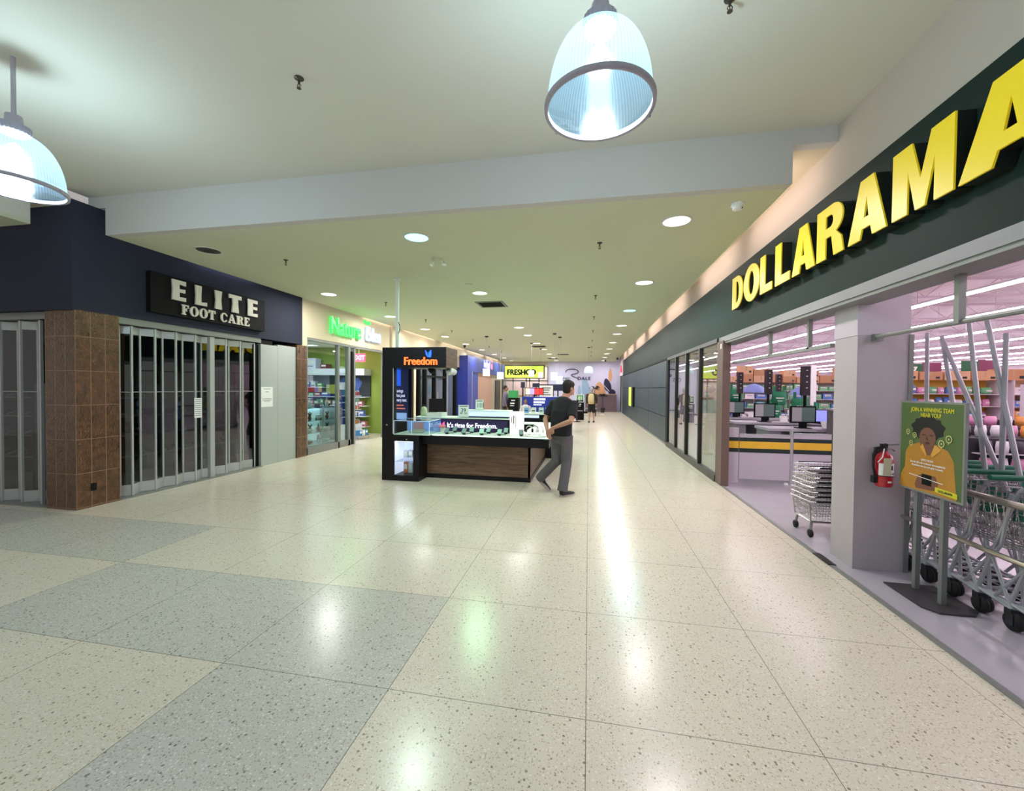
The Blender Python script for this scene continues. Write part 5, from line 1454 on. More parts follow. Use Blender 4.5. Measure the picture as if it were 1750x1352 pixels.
for k in range(6): mb.box(a.x + .1, b_.x - .1 - .05 * (k % 3), 17.99, 18, b_.z - .12 - .1 * k, b_.z - .09 - .1 * k)
mb.build('printed_lines', t, world=True)
# lottery terminal (dark stand with green top)
def stand(px0, px1, Y, ztop, lab, boards=True):
    a, b_ = P(px0, 700, 'y', Y), P(px1, 700, 'y', Y)
    t = thing('service_stand', lab, 'stand', ((a.x + b_.x) / 2, Y, 0))
    MB().m(m_blackmat).box(a.x, b_.x, Y, Y + .5, 0, ztop - .28).build('body', t, world=True)
    MB().m(EM('stand_green', (50, 130, 70), .4)).box(a.x, b_.x, Y - .01, Y + .1, ztop - .28, ztop).build('header', t, world=True)
    mb = MB().m(m_paper); w = b_.x - a.x
    mb.box(a.x + w * .3, b_.x - w * .3, Y - .004, Y, ztop - .40, ztop - .36).box(a.x + w * .2, b_.x - w * .35, Y - .004, Y, ztop - .52, ztop - .47); mb.box(a.x + w * .2, b_.x - w * .4, Y - .004, Y, ztop - .6, ztop - .57)
    mb.m(m_alu_d).box(a.x + w * .15, b_.x - w * .15, Y - .04, Y, .45, .5).build('front_details', t, world=True)
    return t
stand(868.5, 885, 15.5, 1.5, 'black service stand with green header left of the blue kiosk')
stand(984, 998, 21.0, 1.3, 'dark stand with green header right of the walker')
c = P(991, 681, 'y', 20.9)
t = thing('square_sign', 'white outlined square sign on the dark stand right of the walker', 'sign', (c.x, 20.98, c.z - .2))
mb = MB().m(m_paper); s = .2
for q in ((-s, s, s - .03, s), (-s, s, -s, -s + .03), (-s, -s + .03, -s, s), (s - .03, s, -s, s), (-.09, -.06, -.1, .1), (-.02, .01, -.12, .12), (.06, .09, -.1, .1)):
    mb.box(c.x + q[0], c.x + q[1], 20.975, 20.995, c.z + q[2], c.z + q[3])
mb.build('outline', t, world=True)
# barrier post
q = P(986, 703, 'y', 12.5); f = P(986, 721, 'y', 12.5)
fl = P(986, 721, 'z', 0)
t = thing('barrier_post', 'black retractable barrier post on a round base right of the walker', 'barrier post', (fl.x, fl.y, 0))
zt = P(986, 703, 'y', fl.y).z
MB().m(m_blackmat).lathe([(.17, 0), (.17, .02), (.05, .04), (.03, .05)], n=20).build('base', t)
MB().m(m_dkmetal).tube([(0, 0, .04), (0, 0, zt)], .03, 10).build('post', t); MB().m(m_blackmat).box(-.03, .5, -.03, .03, zt - .09, zt).build('belt_head', t)
# sign easels etc.
t = thing('bench', 'low grey bench by the far end of the corridor', 'bench', (-.4, 24.5, 0))
MB().m(m_alu_d).box(-.7, .5, 24.2, 24.7, .4, .46).build('seat', t, world=True); MB().m(m_dkmetal).box(-.65, -.6, 24.25, 24.65, 0, .4).build('leg', t, world=True); MB().m(m_dkmetal).box(.4, .45, 24.25, 24.65, 0, .4).build('leg', t, world=True)
t = thing('floor_socket', 'small white paper scrap on the floor in front of the mauve counter', 'paper', tuple(P(1029, 709, 'z', 0)))
t['category'] = 'paper'
MB().m(m_paper).cbox((0, 0, .01), (.25, .12, .015), .4).build('sheet', t)
t.name = 'paper_scrap'
# grocery entrance goods
for k, x in enumerate((-6.0, -5.2, -3.9)):
    t = thing('produce_display', f'lit produce display inside the grocery entrance, {ORD[k]} from the left', 'display', (x, YE + 1.2, 0))
    MB().m(m_white).box(-.4, .4, -.2, .2, 0, .9).build('body', t); MB().m(M('produce_%d' % k, ((150, 170, 90), (200, 170, 120), (190, 110, 90))[k], .7, var=.5, vscale=20)).box(-.38, .38, -.18, .18, .9, 1.05).build('produce', t)
area_light('entrance_lamp', (-4.6, YE + 1.3, 3.7), (0, 0, 0), 3, 1.5, 180, (1, .93, .93))
# ================================================================== discount store
# low partition with stripes
m_part = M('partition_laminate', (200, 190, 200), 0.45, var=.03)
m_stg, m_sty = M('stripe_dark_green', (22, 40, 38), .5), M('stripe_yellow', (240, 190, 50), .5)
def partition(x0, x1, ya, yb, zt, lab, legs=True, z0=0.0):
    t = thing('striped_partition', lab, 'partition', ((x0 + x1) / 2, ya, 0))
    MB().m(m_part).box(x0, x1, ya, yb, z0, zt).build('panel', t, world=True)
    MB().m(m_stg).box(x0, x1, ya - .004, ya, .53, .60).box(x0, x1, ya - .004, ya, .72, .785).build('green_stripe', t, world=True)
    MB().m(m_sty).box(x0, x1, ya - .005, ya, .60, .72).build('yellow_stripe', t, world=True)
    MB().m(m_alu).box(x0, x1, ya - .008, yb + .005, zt, zt + .015).build('cap_rail', t, world=True)
    return t
partition(2.31, 2.56, 7.62, 7.68, .93, 'narrow striped partition end beside the brown post', z0=0)
partition(2.57, 3.36, 7.62, 7.66, .83, 'hinged low partition gate with yellow and green stripes', z0=.07)
partition(3.42, 3.99, 7.64, 7.72, .86, 'low partition with yellow and green stripes by the basket stack')
t = thing('gate_post', 'thin grey steel post between the two striped partitions', 'post', (3.39, 7.65, 0))
MB().m(m_alu).box(-.02, .02, -.02, .02, 0, .93).build('post', t); MB().m(m_white).lathe([(.035, 0), (.03, .03)], (-.07, 0, .0), 12).build('wheel', t)
# checkouts
m_cnt = M('checkout_grey', (150, 144, 152), .5); m_cnt_l = M('checkout_light', (196, 190, 198), .45)
def checkout(x, y, k):
    w = ('nearest', 'second', 'third', 'farthest')[k]
    t = thing('checkout_counter', f'grey checkout counter with open shelves, {w} from the striped partition', 'checkout', (x, y, 0))
    MB().m(m_cnt_l).box(-.75, 1.5, -.3, .35, .82, .87).build('worktop', t)
    mb = MB().m(m_cnt); mb.box(-.72, -.5, -.26, .32, 0, .82).box(.1, .3, -.26, .32, 0, .82).box(.9, 1.45, -.26, .32, 0, .82).box(-.5, .9, .28, .32, 0, .82).build('cabinet', t)
    mb = MB().m(m_cnt_l); mb.box(-.5, .1, -.24, .28, .55, .57).box(-.5, .1, -.24, .28, .3, .32).box(.3, .9, -.24, .28, .55, .57).box(.3, .9, -.24, .28, .3, .32).build('shelves', t)
    MB().m(m_blackmat).box(-.46, -.1, -.22, .2, .33, .53).box(.36, .7, -.22, .2, .33, .53).build('bins', t)
    t2 = thing('monitor', f'black checkout monitor with grey and green screen, {w} from the striped partition', 'monitor', (x - .05, y - .1, .87), R(4))
    MB().m(m_blackmat).box(-.23, .23, 0, .03, .10, .43).build('screen_shell', t2)
    MB().m(EM('till_screen_left', (140, 134, 140), .45)).box(-.205, -.03, -.003, 0, .13, .405).build('screen_left', t2); MB().m(EM('till_screen_right', (84, 100, 96), .35)).box(-.03, .205, -.003, 0, .13, .405).build('screen_right', t2)
    MB().m(m_blackmat).box(-.05, .05, -.03, .06, 0, .12).box(-.12, .12, -.08, .1, 0, .015).build('stand', t2)
    t3 = thing('card_terminal', f'white topped card terminal on the {w} checkout', 'terminal', (x + .32, y - .15, .87), R(-15))
    MB().m(m_white).cbox((0, 0, .07), (.14, .2, .03), 0, R(40)).build('keypad', t3); MB().m(m_blackmat).box(-.03, .03, -.02, .06, 0, .06).build('base', t3)
    t4 = thing('receipt_printer', f'dark receipt printer on the {w} checkout', 'printer', (x + .62, y, .87))
    MB().m(m_blackmat).box(-.08, .08, -.1, .1, 0, .14).build('body', t4); MB().m(m_paper).cbox((0, -.06, .15), (.06, .01, .05)).build('paper', t4)
    t5 = thing('lane_light_pole', f'tall dark lane pole with tags, {w} from the striped partition', 'pole', (x + .25, y + .5, 0))
    MB().m(m_blackmat).tube([(0, 0, 0), (0, 0, 1.75)], .03, 8).build('pole', t5); MB().m(M('lane_box', (46, 32, 40), .6)).box(-.065, .065, -.07, .07, 1.5, 2.1).build('light_box', t5)
    mb = MB().m(m_white); [mb.box(-.015, .015, -.072, -.07, 1.65 + .12 * i, 1.665 + .12 * i) for i in range(4)]; mb.build('marks', t5)
    t6 = thing('carrier_bag', f'green printed carrier bag hanging by the {w} checkout', 'bag', (x + .98, y + .1, .87))
    bag(t6)
m_bag = M('carrier_bag_green', (20, 124, 84), .6, var=.15, vscale=9)
def bag(t, s=1.0):
    mb = MB().m(m_bag); mb.smooth = True
    mb.loft([((0, 0, 0), .15 * s, .05 * s), ((0, 0, .12 * s), .17 * s, .07 * s), ((0, 0, .26 * s), .16 * s, .05 * s), ((0, 0, .34 * s), .15 * s, .02 * s)], 14); mb.build('bag_body', t)
    mb = MB().m(m_bag); [mb.cbox((sx * .1 * s, 0, .40 * s), (.05 * s, .02 * s, .14 * s)) for sx in (-1, 1)]; mb.build('bag_handles', t)
    mb = MB().m(m_paper); mb.box(-.09 * s, .09 * s, -.072 * s, -.068 * s, .16 * s, .19 * s).box(-.06 * s, .06 * s, -.073 * s, -.069 * s, .10 * s, .115 * s); mb.build('print', t)
checkout(4.15, 8.9, 0); checkout(4.05, 10.4, 1); checkout(3.95, 12.0, 2); checkout(5.6, 13.6, 3)
# nearer grey counter block with stripes right of the baskets, green bag on it
t = thing('striped_counter', 'grey counter block with yellow stripe left of the boxed column', 'counter', (4.75, 8.1, 0))
MB().m(M('grey_tambour', (128, 122, 130), .6)).box(4.35, 5.2, 7.9, 8.5, 0, 1.25).build('body', t, world=True)
MB().m(m_sty).box(4.35, 5.2, 7.893, 7.9, .66, .76).build('yellow_stripe', t, world=True); MB().m(m_stg).box(4.35, 5.2, 7.892, 7.9, .6, .66).build('green_stripe', t, world=True)
MB().m(m_cnt_l).box(4.3, 5.25, 7.86, 8.54, 1.25, 1.28).build('worktop', t, world=True)
t = thing('carrier_bag', 'large green carrier bag standing on the grey striped counter', 'bag', (4.62, 8.1, 1.28)); bag(t, 1.25)
t = thing('laptop', 'open laptop with violet screen behind the nearest checkout', 'laptop', (5.0, 9.7, .9))
MB().m(m_blackmat).box(-.2, .2, -.12, .12, 0, .02).build('keyboard', t); MB().m(m_blackmat).cbox((0, .13, .16), (.42, .02, .28), 0, R(-12)).build('lid', t); MB().m(EM('laptop_screen', (130, 136, 226), .8)).cbox((0, .118, .16), (.38, .004, .24), 0, R(-12)).build('screen', t)
MB().m(m_cnt).box(-.35, .35, -.2, .2, -.9, -.02).box(-.4, .4, -.22, .22, -.02, 0).build('desk', t)
# basic shelf unit with products
palette = [((214, 110, 90), 'red'), ((90, 130, 200), 'blue'), ((236, 206, 110), 'yellow'), ((110, 180, 130), 'green'), ((224, 150, 190), 'pink'), ((238, 232, 238), 'white'), ((150, 110, 180), 'purple'), ((90, 190, 200), 'teal'), ((240, 160, 80), 'orange'), ((70, 60, 70), 'black')]
m_gond = M('gondola_metal', (214, 204, 212), .5)
def gondola(nm, lab, x0, x1, y, d, levels, ztop, back=(206, 196, 206)):
    t = thing(nm, lab, 'shelves', ((x0 + x1) / 2, y, 0))
    MB().m(M('gondola_back_%d' % back[0], back, .7)).box(x0, x1, y + d - .03, y + d, 0, ztop).build('back_panel', t, world=True)
    MB().m(m_gond).box(x0, x1, y, y + d, 0, .12).build('base', t, world=True)
    for z in levels[1:]: MB().m(m_gond).box(x0, x1, y + .02, y + d - .03, z - .02, z).build('shelf', t, world=True)
    for x in (x0, x1): MB().m(m_gond).box(x - .012, x + .012, y + .02, y + d, 0, ztop).build('upright', t, world=True)
    return t
LV = ('floor', 'second', 'third', 'fourth', 'fifth', 'sixth', 'top')
COUNT = [0]
PROTO = {}
def stock(where, x0, x1, y, levels, pal, wr, kind='carton', grp=None, hmax=.3, seed=1, gap=.02):
    rnd = random.Random(seed)
    for r, z in enumerate(levels):
        x = x0 + .04; k = 0
        cols = pal[r % len(pal)] if isinstance(pal[0], list) else pal
        while True:
            w = rnd.uniform(*wr)
            if x + w > x1 - .03: break
            ci = rnd.randrange(len(cols)); col, cn = cols[ci]
            h = rnd.uniform(.6, .95) * hmax
            lab = f'{cn} {kind.replace("_", " ")} {where}, level {"one two three four five six".split()[r]}, {ORD[min(k, 27)]} from left'
            key = (kind, cn)
            if key not in PROTO:
                mt = M(f'{kind}_{cn}'.replace(' ', '_'), col, .5)
                mb = MB().m(mt)
                if kind in ('bottle', 'jar'):
                    mb.smooth = True
                    pr = [(.42, 0), (.46, .1), (.46, .62), (.2, .8), (.18, .9)] if kind == 'bottle' else [(.45, 0), (.47, .1), (.47, .8), (.36, .86)]
                    mb.lathe([(a * .9, b * 1.0) for a, b in pr], n=10); mb.m(m_paper).lathe([(.24 if kind == 'bottle' else .4, .87), (.24 if kind == 'bottle' else .4, 1.0)], n=10)
                elif kind == 'soft_bag':
                    mb.smooth = True; mb.loft([((0, 0, 0), .42, .3), ((0, 0, .3), .5, .42), ((0, 0, .75), .48, .3), ((0, 0, 1), .4, .06)], 10); mb.m(m_paper).box(-.25, .25, -.43, -.40, .35, .6)
                else:
                    mb.box(-.48, .48, -.4, .4, 0, 1); mb.m(m_paper).box(-.3, .3, -.41, -.4, .5, .85); mb.m(m_ink).box(-.25, .25, -.412, -.41, .58, .66)
                me = mb.mesh(kind); PROTO[key] = me
            o = bpy.data.objects.new(kind, PROTO[key]); COL.objects.link(o)
            o.location = (x + w / 2, y, z); o.scale = (w, min(w, .3), h)
            tag(o, lab, kind.replace('_', ' '), grp or ('goods ' + where)); COUNT[0] += 1
            x += w + gap; k += 1
def pal(*n): return [c for c in palette if c[1] in n]
kraft = [((206, 160, 120), 'tan'), ((190, 140, 104), 'brown'), ((214, 172, 136), 'light brown')]
# long back wall unit
LVL = (.12, .5, .88, 1.26, 1.6)
gondola('shelving_unit', 'long pale shelf wall behind the checkouts with goods', 4.6, 12.6, 18.0, .5, LVL, 1.92)
stock('on the long shelf wall', 4.6, 12.6, 18.2, LVL, [pal('black', 'white', 'red'), pal('blue', 'white', 'purple'), pal('green', 'blue', 'teal'), pal('blue', 'green', 'white'), pal('green', 'yellow', 'white')], (.22, .42), 'carton', 'goods on the shelf wall', .28, 5, .03)
rnd = random.Random(2)
x = 4.6; k = 0
while x < 12.4:
    w = rnd.uniform(.35, .6); h = rnd.uniform(.2, .34)
    n = rnd.choice((1, 2, 2))
    for i in range(n):
        key = ('kraft', rnd.randrange(3)); col, cn = kraft[key[1]]
        if key not in PROTO:
            mb = MB().m(M('cardboard_' + cn.replace(' ', '_'), col, .85)); mb.box(-.5, .5, -.5, .5, 0, 1); mb.m(M('packing_tape', (180, 150, 110), .4)).box(-.04, .04, -.503, .503, .35, 1.003); mb.m(m_ink).box(.2, .38, -.503, -.5, .15, .4)
            PROTO[key] = mb.mesh('cardboard_box')
        o = bpy.data.objects.new('cardboard_box', PROTO[key]); COL.objects.link(o); o.location = (x + w / 2, 18.25, 1.92 + i * h); o.scale = (w * .97, .4, h * .98)
        tag(o, f'{cn} cardboard box atop the shelf wall, {"bottom" if i == 0 else "upper"} layer, {ORD[min(k, 27)]} from left', 'box', 'cardboard boxes above the shelf wall')
    x += w + .02; k += 1
# umbrellas: blue domes in front of shelves
for k, (px, py) in enumerate(((1289, 664), (1372, 668))):
    q = P(px, py, 'y', 15.5)
    t = thing('open_umbrella', f'pale blue open umbrella displayed above the {("farther", "nearer")[k]} checkouts', 'umbrella', (q.x, 15.5, 0))
    mb = MB().m(M('umbrella_blue', (132, 150, 214), .5)); mb.smooth = True
    mb.lathe([(.42, q.z - .14), (.36, q.z - .02), (.22, q.z + .1), (.02, q.z + .17)], n=8, cap=False); mb.build('canopy', t)
    MB().m(m_alu).tube([(0, 0, 0), (0, 0, q.z + .16)], .012, 6).build('shaft', t); MB().m(m_dkmetal).lathe([(.15, 0), (.15, .03), (.02, .05)], n=14).build('base', t)
# green bag racks between
for k, (px, Y, zz) in enumerate(((1256, 13.5, 1.25), (1330, 12.2, 1.2), (1366, 10.4, 1.05))):
    q = P(px, 680, 'y', Y)
    t = thing('bag_rack', f'steel rack holding green carrier bags, {ORD[k]} from the brown post', 'rack', (q.x, Y, 0))
    MB().m(m_alu_d).tube([(-.2, 0, 0), (-.2, 0, 1.75), (.2, 0, 1.75), (.2, 0, 0)], .012, 6).box(-.22, .22, -.15, .15, 0, .02).build('frame', t)
    t2 = thing('carrier_bag', f'green printed bag on the steel bag rack, {ORD[k]} from the brown post', 'bag', (q.x, Y - .03, zz)); bag(t2, 1.1)
# white display card
q = P(1390, 655, 'y', 12.5)
t = thing('display_card', 'slanted tall white display card above the checkouts', 'sign', (q.x, 12.5, 1.2)); MB().m(m_white).cbox((0, 0, .55), (.28, .02, 1.1), R(40)).build('sheet', t); MB().m(m_alu).tube([(0, 0, -1.2), (0, 0, 0)], .015, 6).build('post', t)
# right hand view: aisle ends
LV3 = (.12, .5, .85, 1.2, 1.55)
gondola('aisle_end_shelving', 'yellow framed aisle end shelving with bags, left of the poster top', 9.1, 11.6, 14.0, .5, LV3, 1.95, (230, 190, 80))
stock('on the yellow framed aisle end', 9.1, 11.6, 14.2, LV3, [pal('white', 'teal'), pal('pink', 'white'), pal('blue', 'purple'), pal('pink', 'blue', 'white'), pal('green', 'blue', 'pink')], (.16, .3), 'soft_bag', 'bagged goods on the yellow aisle end', .28, 8)
gondola('aisle_end_shelving', 'cream shelving with tan tubs behind the leaning poles', 11.9, 13.5, 14.0, .5, LV3, 1.95, (236, 206, 170))
stock('in the cream bay', 11.9, 13.5, 14.2, LV3, [pal('orange', 'white'), pal('purple', 'blue')], (.3, .4), 'carton', 'tubs in the cream bay', .25, 9)
gondola('aisle_end_shelving', 'red edged tall shelving with pink and white packs', 10.4, 12.6, 11.6, .5, (.12, .45, .78, 1.1, 1.42), 1.8, (226, 90, 110))
stock('on the red edged shelving', 10.4, 12.6, 11.8, (.12, .45, .78, 1.1, 1.42), [pal('red', 'white'), pal('pink', 'purple'), pal('white', 'blue')], (.25, .4), 'carton', 'packs on the red edged shelving', .2, 11)
gondola('aisle_end_shelving', 'pale shelving full of dark red jars near the right frame edge', 12.9, 16.0, 11.6, .5, (.12, .5, .85, 1.2, 1.55, 1.85), 2.2, (240, 214, 206))
stock('on the jar shelving', 12.9, 16.0, 11.8, (.85, 1.2, 1.55, 1.85), [pal('red', 'orange')], (.15, .17), 'jar', 'jars on the jar shelving', .24, 12)
gondola('aisle_end_shelving', 'back of store shelving behind the aisle number signs', 13.8, 20.5, 17.5, .5, LV3, 1.95, (240, 200, 120))
stock('on the far shelving', 13.8, 20.5, 17.7, LV3[2:], [pal('orange', 'yellow', 'red')], (.3, .5), 'carton', 'goods on the far shelving', .28, 13)
x = 9.1; k = 0
while x < 20:
    w = rnd.uniform(.4, .65); h = rnd.uniform(.22, .36); col, cn = kraft[k % 3]
    yy = 14.25 if x < 13.2 else 17.75
    o = bpy.data.objects.new('cardboard_box', PROTO[('kraft', k % 3)]) if ('kraft', k % 3) in PROTO else None
    if o:
        COL.objects.link(o); o.location = (x + w / 2, yy, 1.95); o.scale = (w, .4, h)
        tag(o, f'{cn} cardboard box atop the shelving right of the column, {ORD[min(k, 27)]} from left', 'box', 'cardboard boxes above the aisles')
    x += w + .05; k += 1
# dark dump bins nearer
def bin_(x0, x1, y, z, lab, n, seed, tilt=True):
    t = thing('display_bin', lab, 'bin', ((x0 + x1) / 2, y, 0))
    m_b = M('bin_dark', (52, 46, 56), .6)
    short = 'the nearer dark bin' if seed == 21 else 'the farther dark bin'
    MB().m(m_b).box(x0, x1, y, y + .6, 0, z).build('body', t, world=True); MB().m(m_b).box(x0, x1, y + .56, y + .6, z, z + .1).build('back', t, world=True)
    for zz in (z * .45, z * .75): MB().m(m_gond).box(x0 + .02, x1 - .02, y - .12, y, zz - .015, zz).build('tray', t, world=True)
    r = random.Random(seed)
    for k in range(n):
        w = (x1 - x0 - .1) / n
        for row in range(3):
            col, cn = r.choice(pal('black', 'white', 'orange', 'pink') if row else pal('white', 'pink', 'purple'))
            key = ('pouch', cn)
            if key not in PROTO:
                mb = MB().m(M('pouch_' + cn, col, .4)); mb.smooth = True; mb.loft([((0, 0, 0), .45, .12), ((0, 0, .5), .5, .2), ((0, 0, 1), .42, .04)], 10); PROTO[key] = mb.mesh('snack_pouch')
            o = bpy.data.objects.new('snack_pouch', PROTO[key]); COL.objects.link(o)
            o.location = (x0 + .05 + w * (k + .5), (y - .06) if row < 2 else y + .3, (z * .45, z * .75, z)[row]); o.scale = (w * .9, w * .9, .19); o.rotation_euler = (0, 0, r.uniform(-.2, .2))
            tag(o, f'{cn} pouch on the {("lower tray", "upper tray", "top")[row]} of {short}, {ORD[k]} from left', 'pouch', 'pouches in ' + short)
bin_(5.9, 7.9, 7.6, .88, 'dark snack bin just behind the trolleys and leaning poles', 9, 21)
bin_(7.0, 9.4, 9.2, .95, 'dark bin farther back before the red edged shelving', 9, 22)
t = thing('bin_divider', 'dark curved end divider standing behind the trolleys', 'divider', (6.0, 6.6, 0))
mobj('panel', art_mesh('panel', [[(0, 0), (0, .8), (.25, 1.1), (.5, 1.2), (.8, 1.2), (.8, 0)]], .05, M('bin_dark', (52, 46, 56), .6), '-y', (5.85, 6.7, 0)), t)
# aisle signs
def aisle_sign(px, py, Y, n, lab):
    q = P(px, py, 'y', Y)
    t = thing('aisle_sign', lab, 'sign', (q.x, Y, q.z - .2))
    MB().m(M('sign_green_board', (30, 96, 60), .5)).box(-.38, .05, -.02, .02, 0, .42).build('number_board', t); MB().m(M('sign_plum_board', (130, 50, 90), .5)).box(.05, .55, -.02, .02, .05, .45).build('picture_board', t)
    MB().m(m_sty).box(-.38, .55, -.02, .02, -.16, -.02).build('lower_board', t)
    MB().m(m_alu).tube([(-.3, 0, .42), (-.3, 0, 3.3 - q.z + 1.6)], .006, 4).tube([(.45, 0, .42), (.45, 0, 3.3 - q.z + 1.6)], .006, 4).build('hangers', t)
    if n: mobj('number', text_mesh('number', n, .36, .004, m_white, '-y', (q.x - .28, Y - .021, q.z - .12), .008), t)
aisle_sign(1573, 634, 15.0, '7', 'green hanging aisle sign with number 7 right of the column')
aisle_sign(1668, 629, 15.0, None, 'second hanging aisle sign with plum board behind the leaning poles')
# ================================================================== trolleys
m_cf = M('trolley_grey_tube', (172, 172, 178), .4, .35)
m_hg = M('handle_green', (18, 104, 78), .45)
POLES = [((4.46, 2.15), (4.438, 1.0)), ((4.30, 2.10), (4.10, 1.2)), ((4.298, 2.08), (3.76, 1.02)), ((4.04, 2.2), (3.863, 1.0)), ((3.88, 2.17), (3.61, 1.05)), ((3.725, 2.05), (3.73, 1.02)), ((3.50, 1.9), (3.42, 1.0)), ((3.2, 2.1), (3.3, 1.0))]
CX = 3.06
def cart(lab, loc, kk):
    t = thing('shopping_trolley', lab, 'shopping trolley', loc, 0, 'row of nested trolleys')
    mb = MB().m(m_chrome)
    zt0, zt1, zb0, zb1 = .96, .84, .52, .56     # top back/front, bottom back/front
    yb, yf = -.36, .44
    def rim(w, y, z): return [(-w, y, z), (w, y, z)]
    wt0, wt1, wb0, wb1 = .27, .21, .2, .165
    top = [(-wt0, yb, zt0), (wt0, yb, zt0), (wt1, yf, zt1), (-wt1, yf, zt1)]
    bot = [(-wb0, yb + .06, zb0), (wb0, yb + .06, zb0), (wb1, yf - .07, zb1), (-wb1, yf - .07, zb1)]
    mb.tube(top, .006, 4, closed=True); mb.tube(bot, .005, 4, closed=True)
    for f in (.25, .5, .75):
        mb.tube([tuple(Vector(top[i]).lerp(Vector(bot[i]), f)) for i in range(4)], .0035, 3, closed=True)
    for i, n in ((0, 9), (1, 15), (2, 8), (3, 15)):
        j = (i + 1) % 4
        for k in range(n):
            f = (k + .5) / n
            a = Vector(top[i]).lerp(Vector(top[j]), f); c = Vector(bot[i]).lerp(Vector(bot[j]), f)
            mb.tube([tuple(a), tuple(c)], .0022, 3, cap=False)
    for k in range(8):
        f = (k + .5) / 8
        mb.tube([tuple(Vector(bot[0]).lerp(Vector(bot[1]), f)), tuple(Vector(bot[3]).lerp(Vector(bot[2]), f))], .0022, 3, cap=False)
    mb.build('wire_basket', t)
    mb = MB().m(m_cf)
    for s in (-1, 1):
        mb.tube([(s * .25, -.47, 1.0), (s * .25, -.40, .9), (s * .225, -.12, .16), (s * .2, .36, .17)], .013, 8)
        mb.tube([(s * .225, -.02, .17), (s * .24, -.30, .54), (s * .255, -.38, .92)], .011, 8)
        mb.tube([(s * .235, -.38, .14), (s * .225, -.12, .17)], .012, 8); mb.tube([(s * .235, -.38, .14), (s * .23, -.2, .5)], .011, 8)
        mb.tube([(s * .19, .3, .17), (s * .17, .36, .55)], .011, 8)
    mb.tube([(-.235, -.38, .14), (.235, -.38, .14)], .011, 8).tube([(-.2, .36, .17), (.2, .36, .17)], .011, 8)
    for k in range(5): mb.tube([(-.14 + .07 * k, -.3, .18), (-.13 + .065 * k, .34, .18)], .004, 4)
    mb.build('tubular_frame', t)
    MB().m(m_hg).tube([(-.265, -.47, 1.0), (.265, -.47, 1.0)], .02, 10).build('handle', t)
    mb = MB().m(m_chrome)
    for k in range(7): mb.tube([(-.2 + .066 * k, -.37, .93), (-.18 + .06 * k, -.31, .58)], .003, 4, cap=False)
    mb.m(M('flap_green', (30, 110, 84), .5)).cbox((0, -.34, .80), (.4, .01, .16), 0, R(10)); mb.build('child_seat', t)
    for sx, y in ((-.235, -.38), (.235, -.38), (-.2, .34), (.2, .34)):
        mb = MB().m(m_dkmetal); mb.box(sx - .02, sx + .02, y - .02, y + .03, .095, .14); mb.cbox((sx - .022, y - .01, .08), (.004, .05, .08)).cbox((sx + .022, y - .01, .08), (.004, .05, .08))
        c = mb.build('caster', t)
        mb = MB().m(m_rubber); mb.smooth = True; mb.lathe([(.01, -.017), (.058, -.016), (.062, 0), (.058, .016), (.01, .017)], (sx, y - .015, .062), 18, 'x'); mb.build('wheel', c)
    (ya, za), (yb_, zb) = POLES[kk]
    yc_ = yb_ + (yb_ - ya) * (zb - .6) / (za - zb)
    MB().m(m_cf).tube([(3.1 - CX, yc_ - loc[1], .6), (3.1 - CX, ya - loc[1], za)], .0165, 8).build('security_pole', t)
    return t
tilts = [(-.06, .10), (.10, -.12), (.02, .06), (-.16, .16), (.05, -.02), (.16, -.14), (-.02, .03), (.04, -.1)]
for k in range(10):
    y = 4.62 - .235 * k
    lab = f'chrome trolley with green handle and pole, {ORD[k]} from the far end'
    cart(lab, (CX, y, 0), k) if k < 8 else None
# rails of the trolley bay
t = thing('trolley_rail', 'double steel rail guarding the nested trolley row', 'rail', (2.74, 3.2, 0))
MB().m(M('rail_steel', (176, 168, 158), .28, .85)).tube([(2.745, 4.6, .50), (2.745, 1.2, .50)], .019, 10).tube([(2.745, 3.62, .865), (2.745, 1.2, .865)], .024, 10).build('rails', t, world=True)
for y in (4.55, 2.3): MB().m(m_alu_d).box(2.74 - .02, 2.74 + .02, y - .02, y + .02, 0, .88 if y < 4 else .52).build('post', t, world=True)
# poster stand
t = thing('poster_stand', 'green recruitment poster on a steel floor stand beside the grey column', 'poster stand', (2.62, 3.70, 0))
mb = MB().m(M('stand_base_plate', (70, 66, 70), .5, .4)); pl = [(2.44, 3.89), (2.44, 3.5), (2.50, 3.42), (2.72, 3.42), (2.80, 3.5), (2.80, 3.89)]
mb.rings([[(x, y, 0.001) for x, y in pl], [(x, y, .012) for x, y in pl]]).build('base_plate', t, world=True)
for y in (3.82, 3.57): MB().m(M('stand_post_steel', (128, 130, 130), .45, .3)).box(2.605, 2.64, y - .017, y + .017, .012, 1.5).build('post', t, world=True)
YA, YB_, Z0, Z1 = 3.96, 3.385, .82, 1.51
MB().m(m_alu_d).box(2.585, 2.605, YB_ - .015, YA + .015, Z0 - .015, Z1 + .015).build('poster_frame', t, world=True)
PW, PH = YA - YB_, Z1 - Z0
def pl_(nm, lps, mat, lay):
    return art_mesh(nm, [[(x * PW, y * PH) for x, y in lp] for lp in lps], 0.0006, mat, '-x', (2.585 - .0007 * lay, YA, Z0))
po = mobj('poster_print', pl_('poster_print', [[(0, 0), (1, 0), (1, 1), (0, 1)]], M('poster_green', (82, 104, 56), .5, var=.18, vscale=3), 0), t)
def sub(nm, lps, mat, lay, label=None): mobj(nm, pl_(nm, lps, mat, lay), po, label=label)
m_skin_p = M('poster_skin', (120, 78, 62), .6); m_hair_p = M('poster_hair', (26, 24, 22), .7); m_shirt_p = M('poster_shirt', (184, 128, 42), .6, var=.15, vscale=12); m_yt = M('poster_yellow', (214, 206, 40), .5)
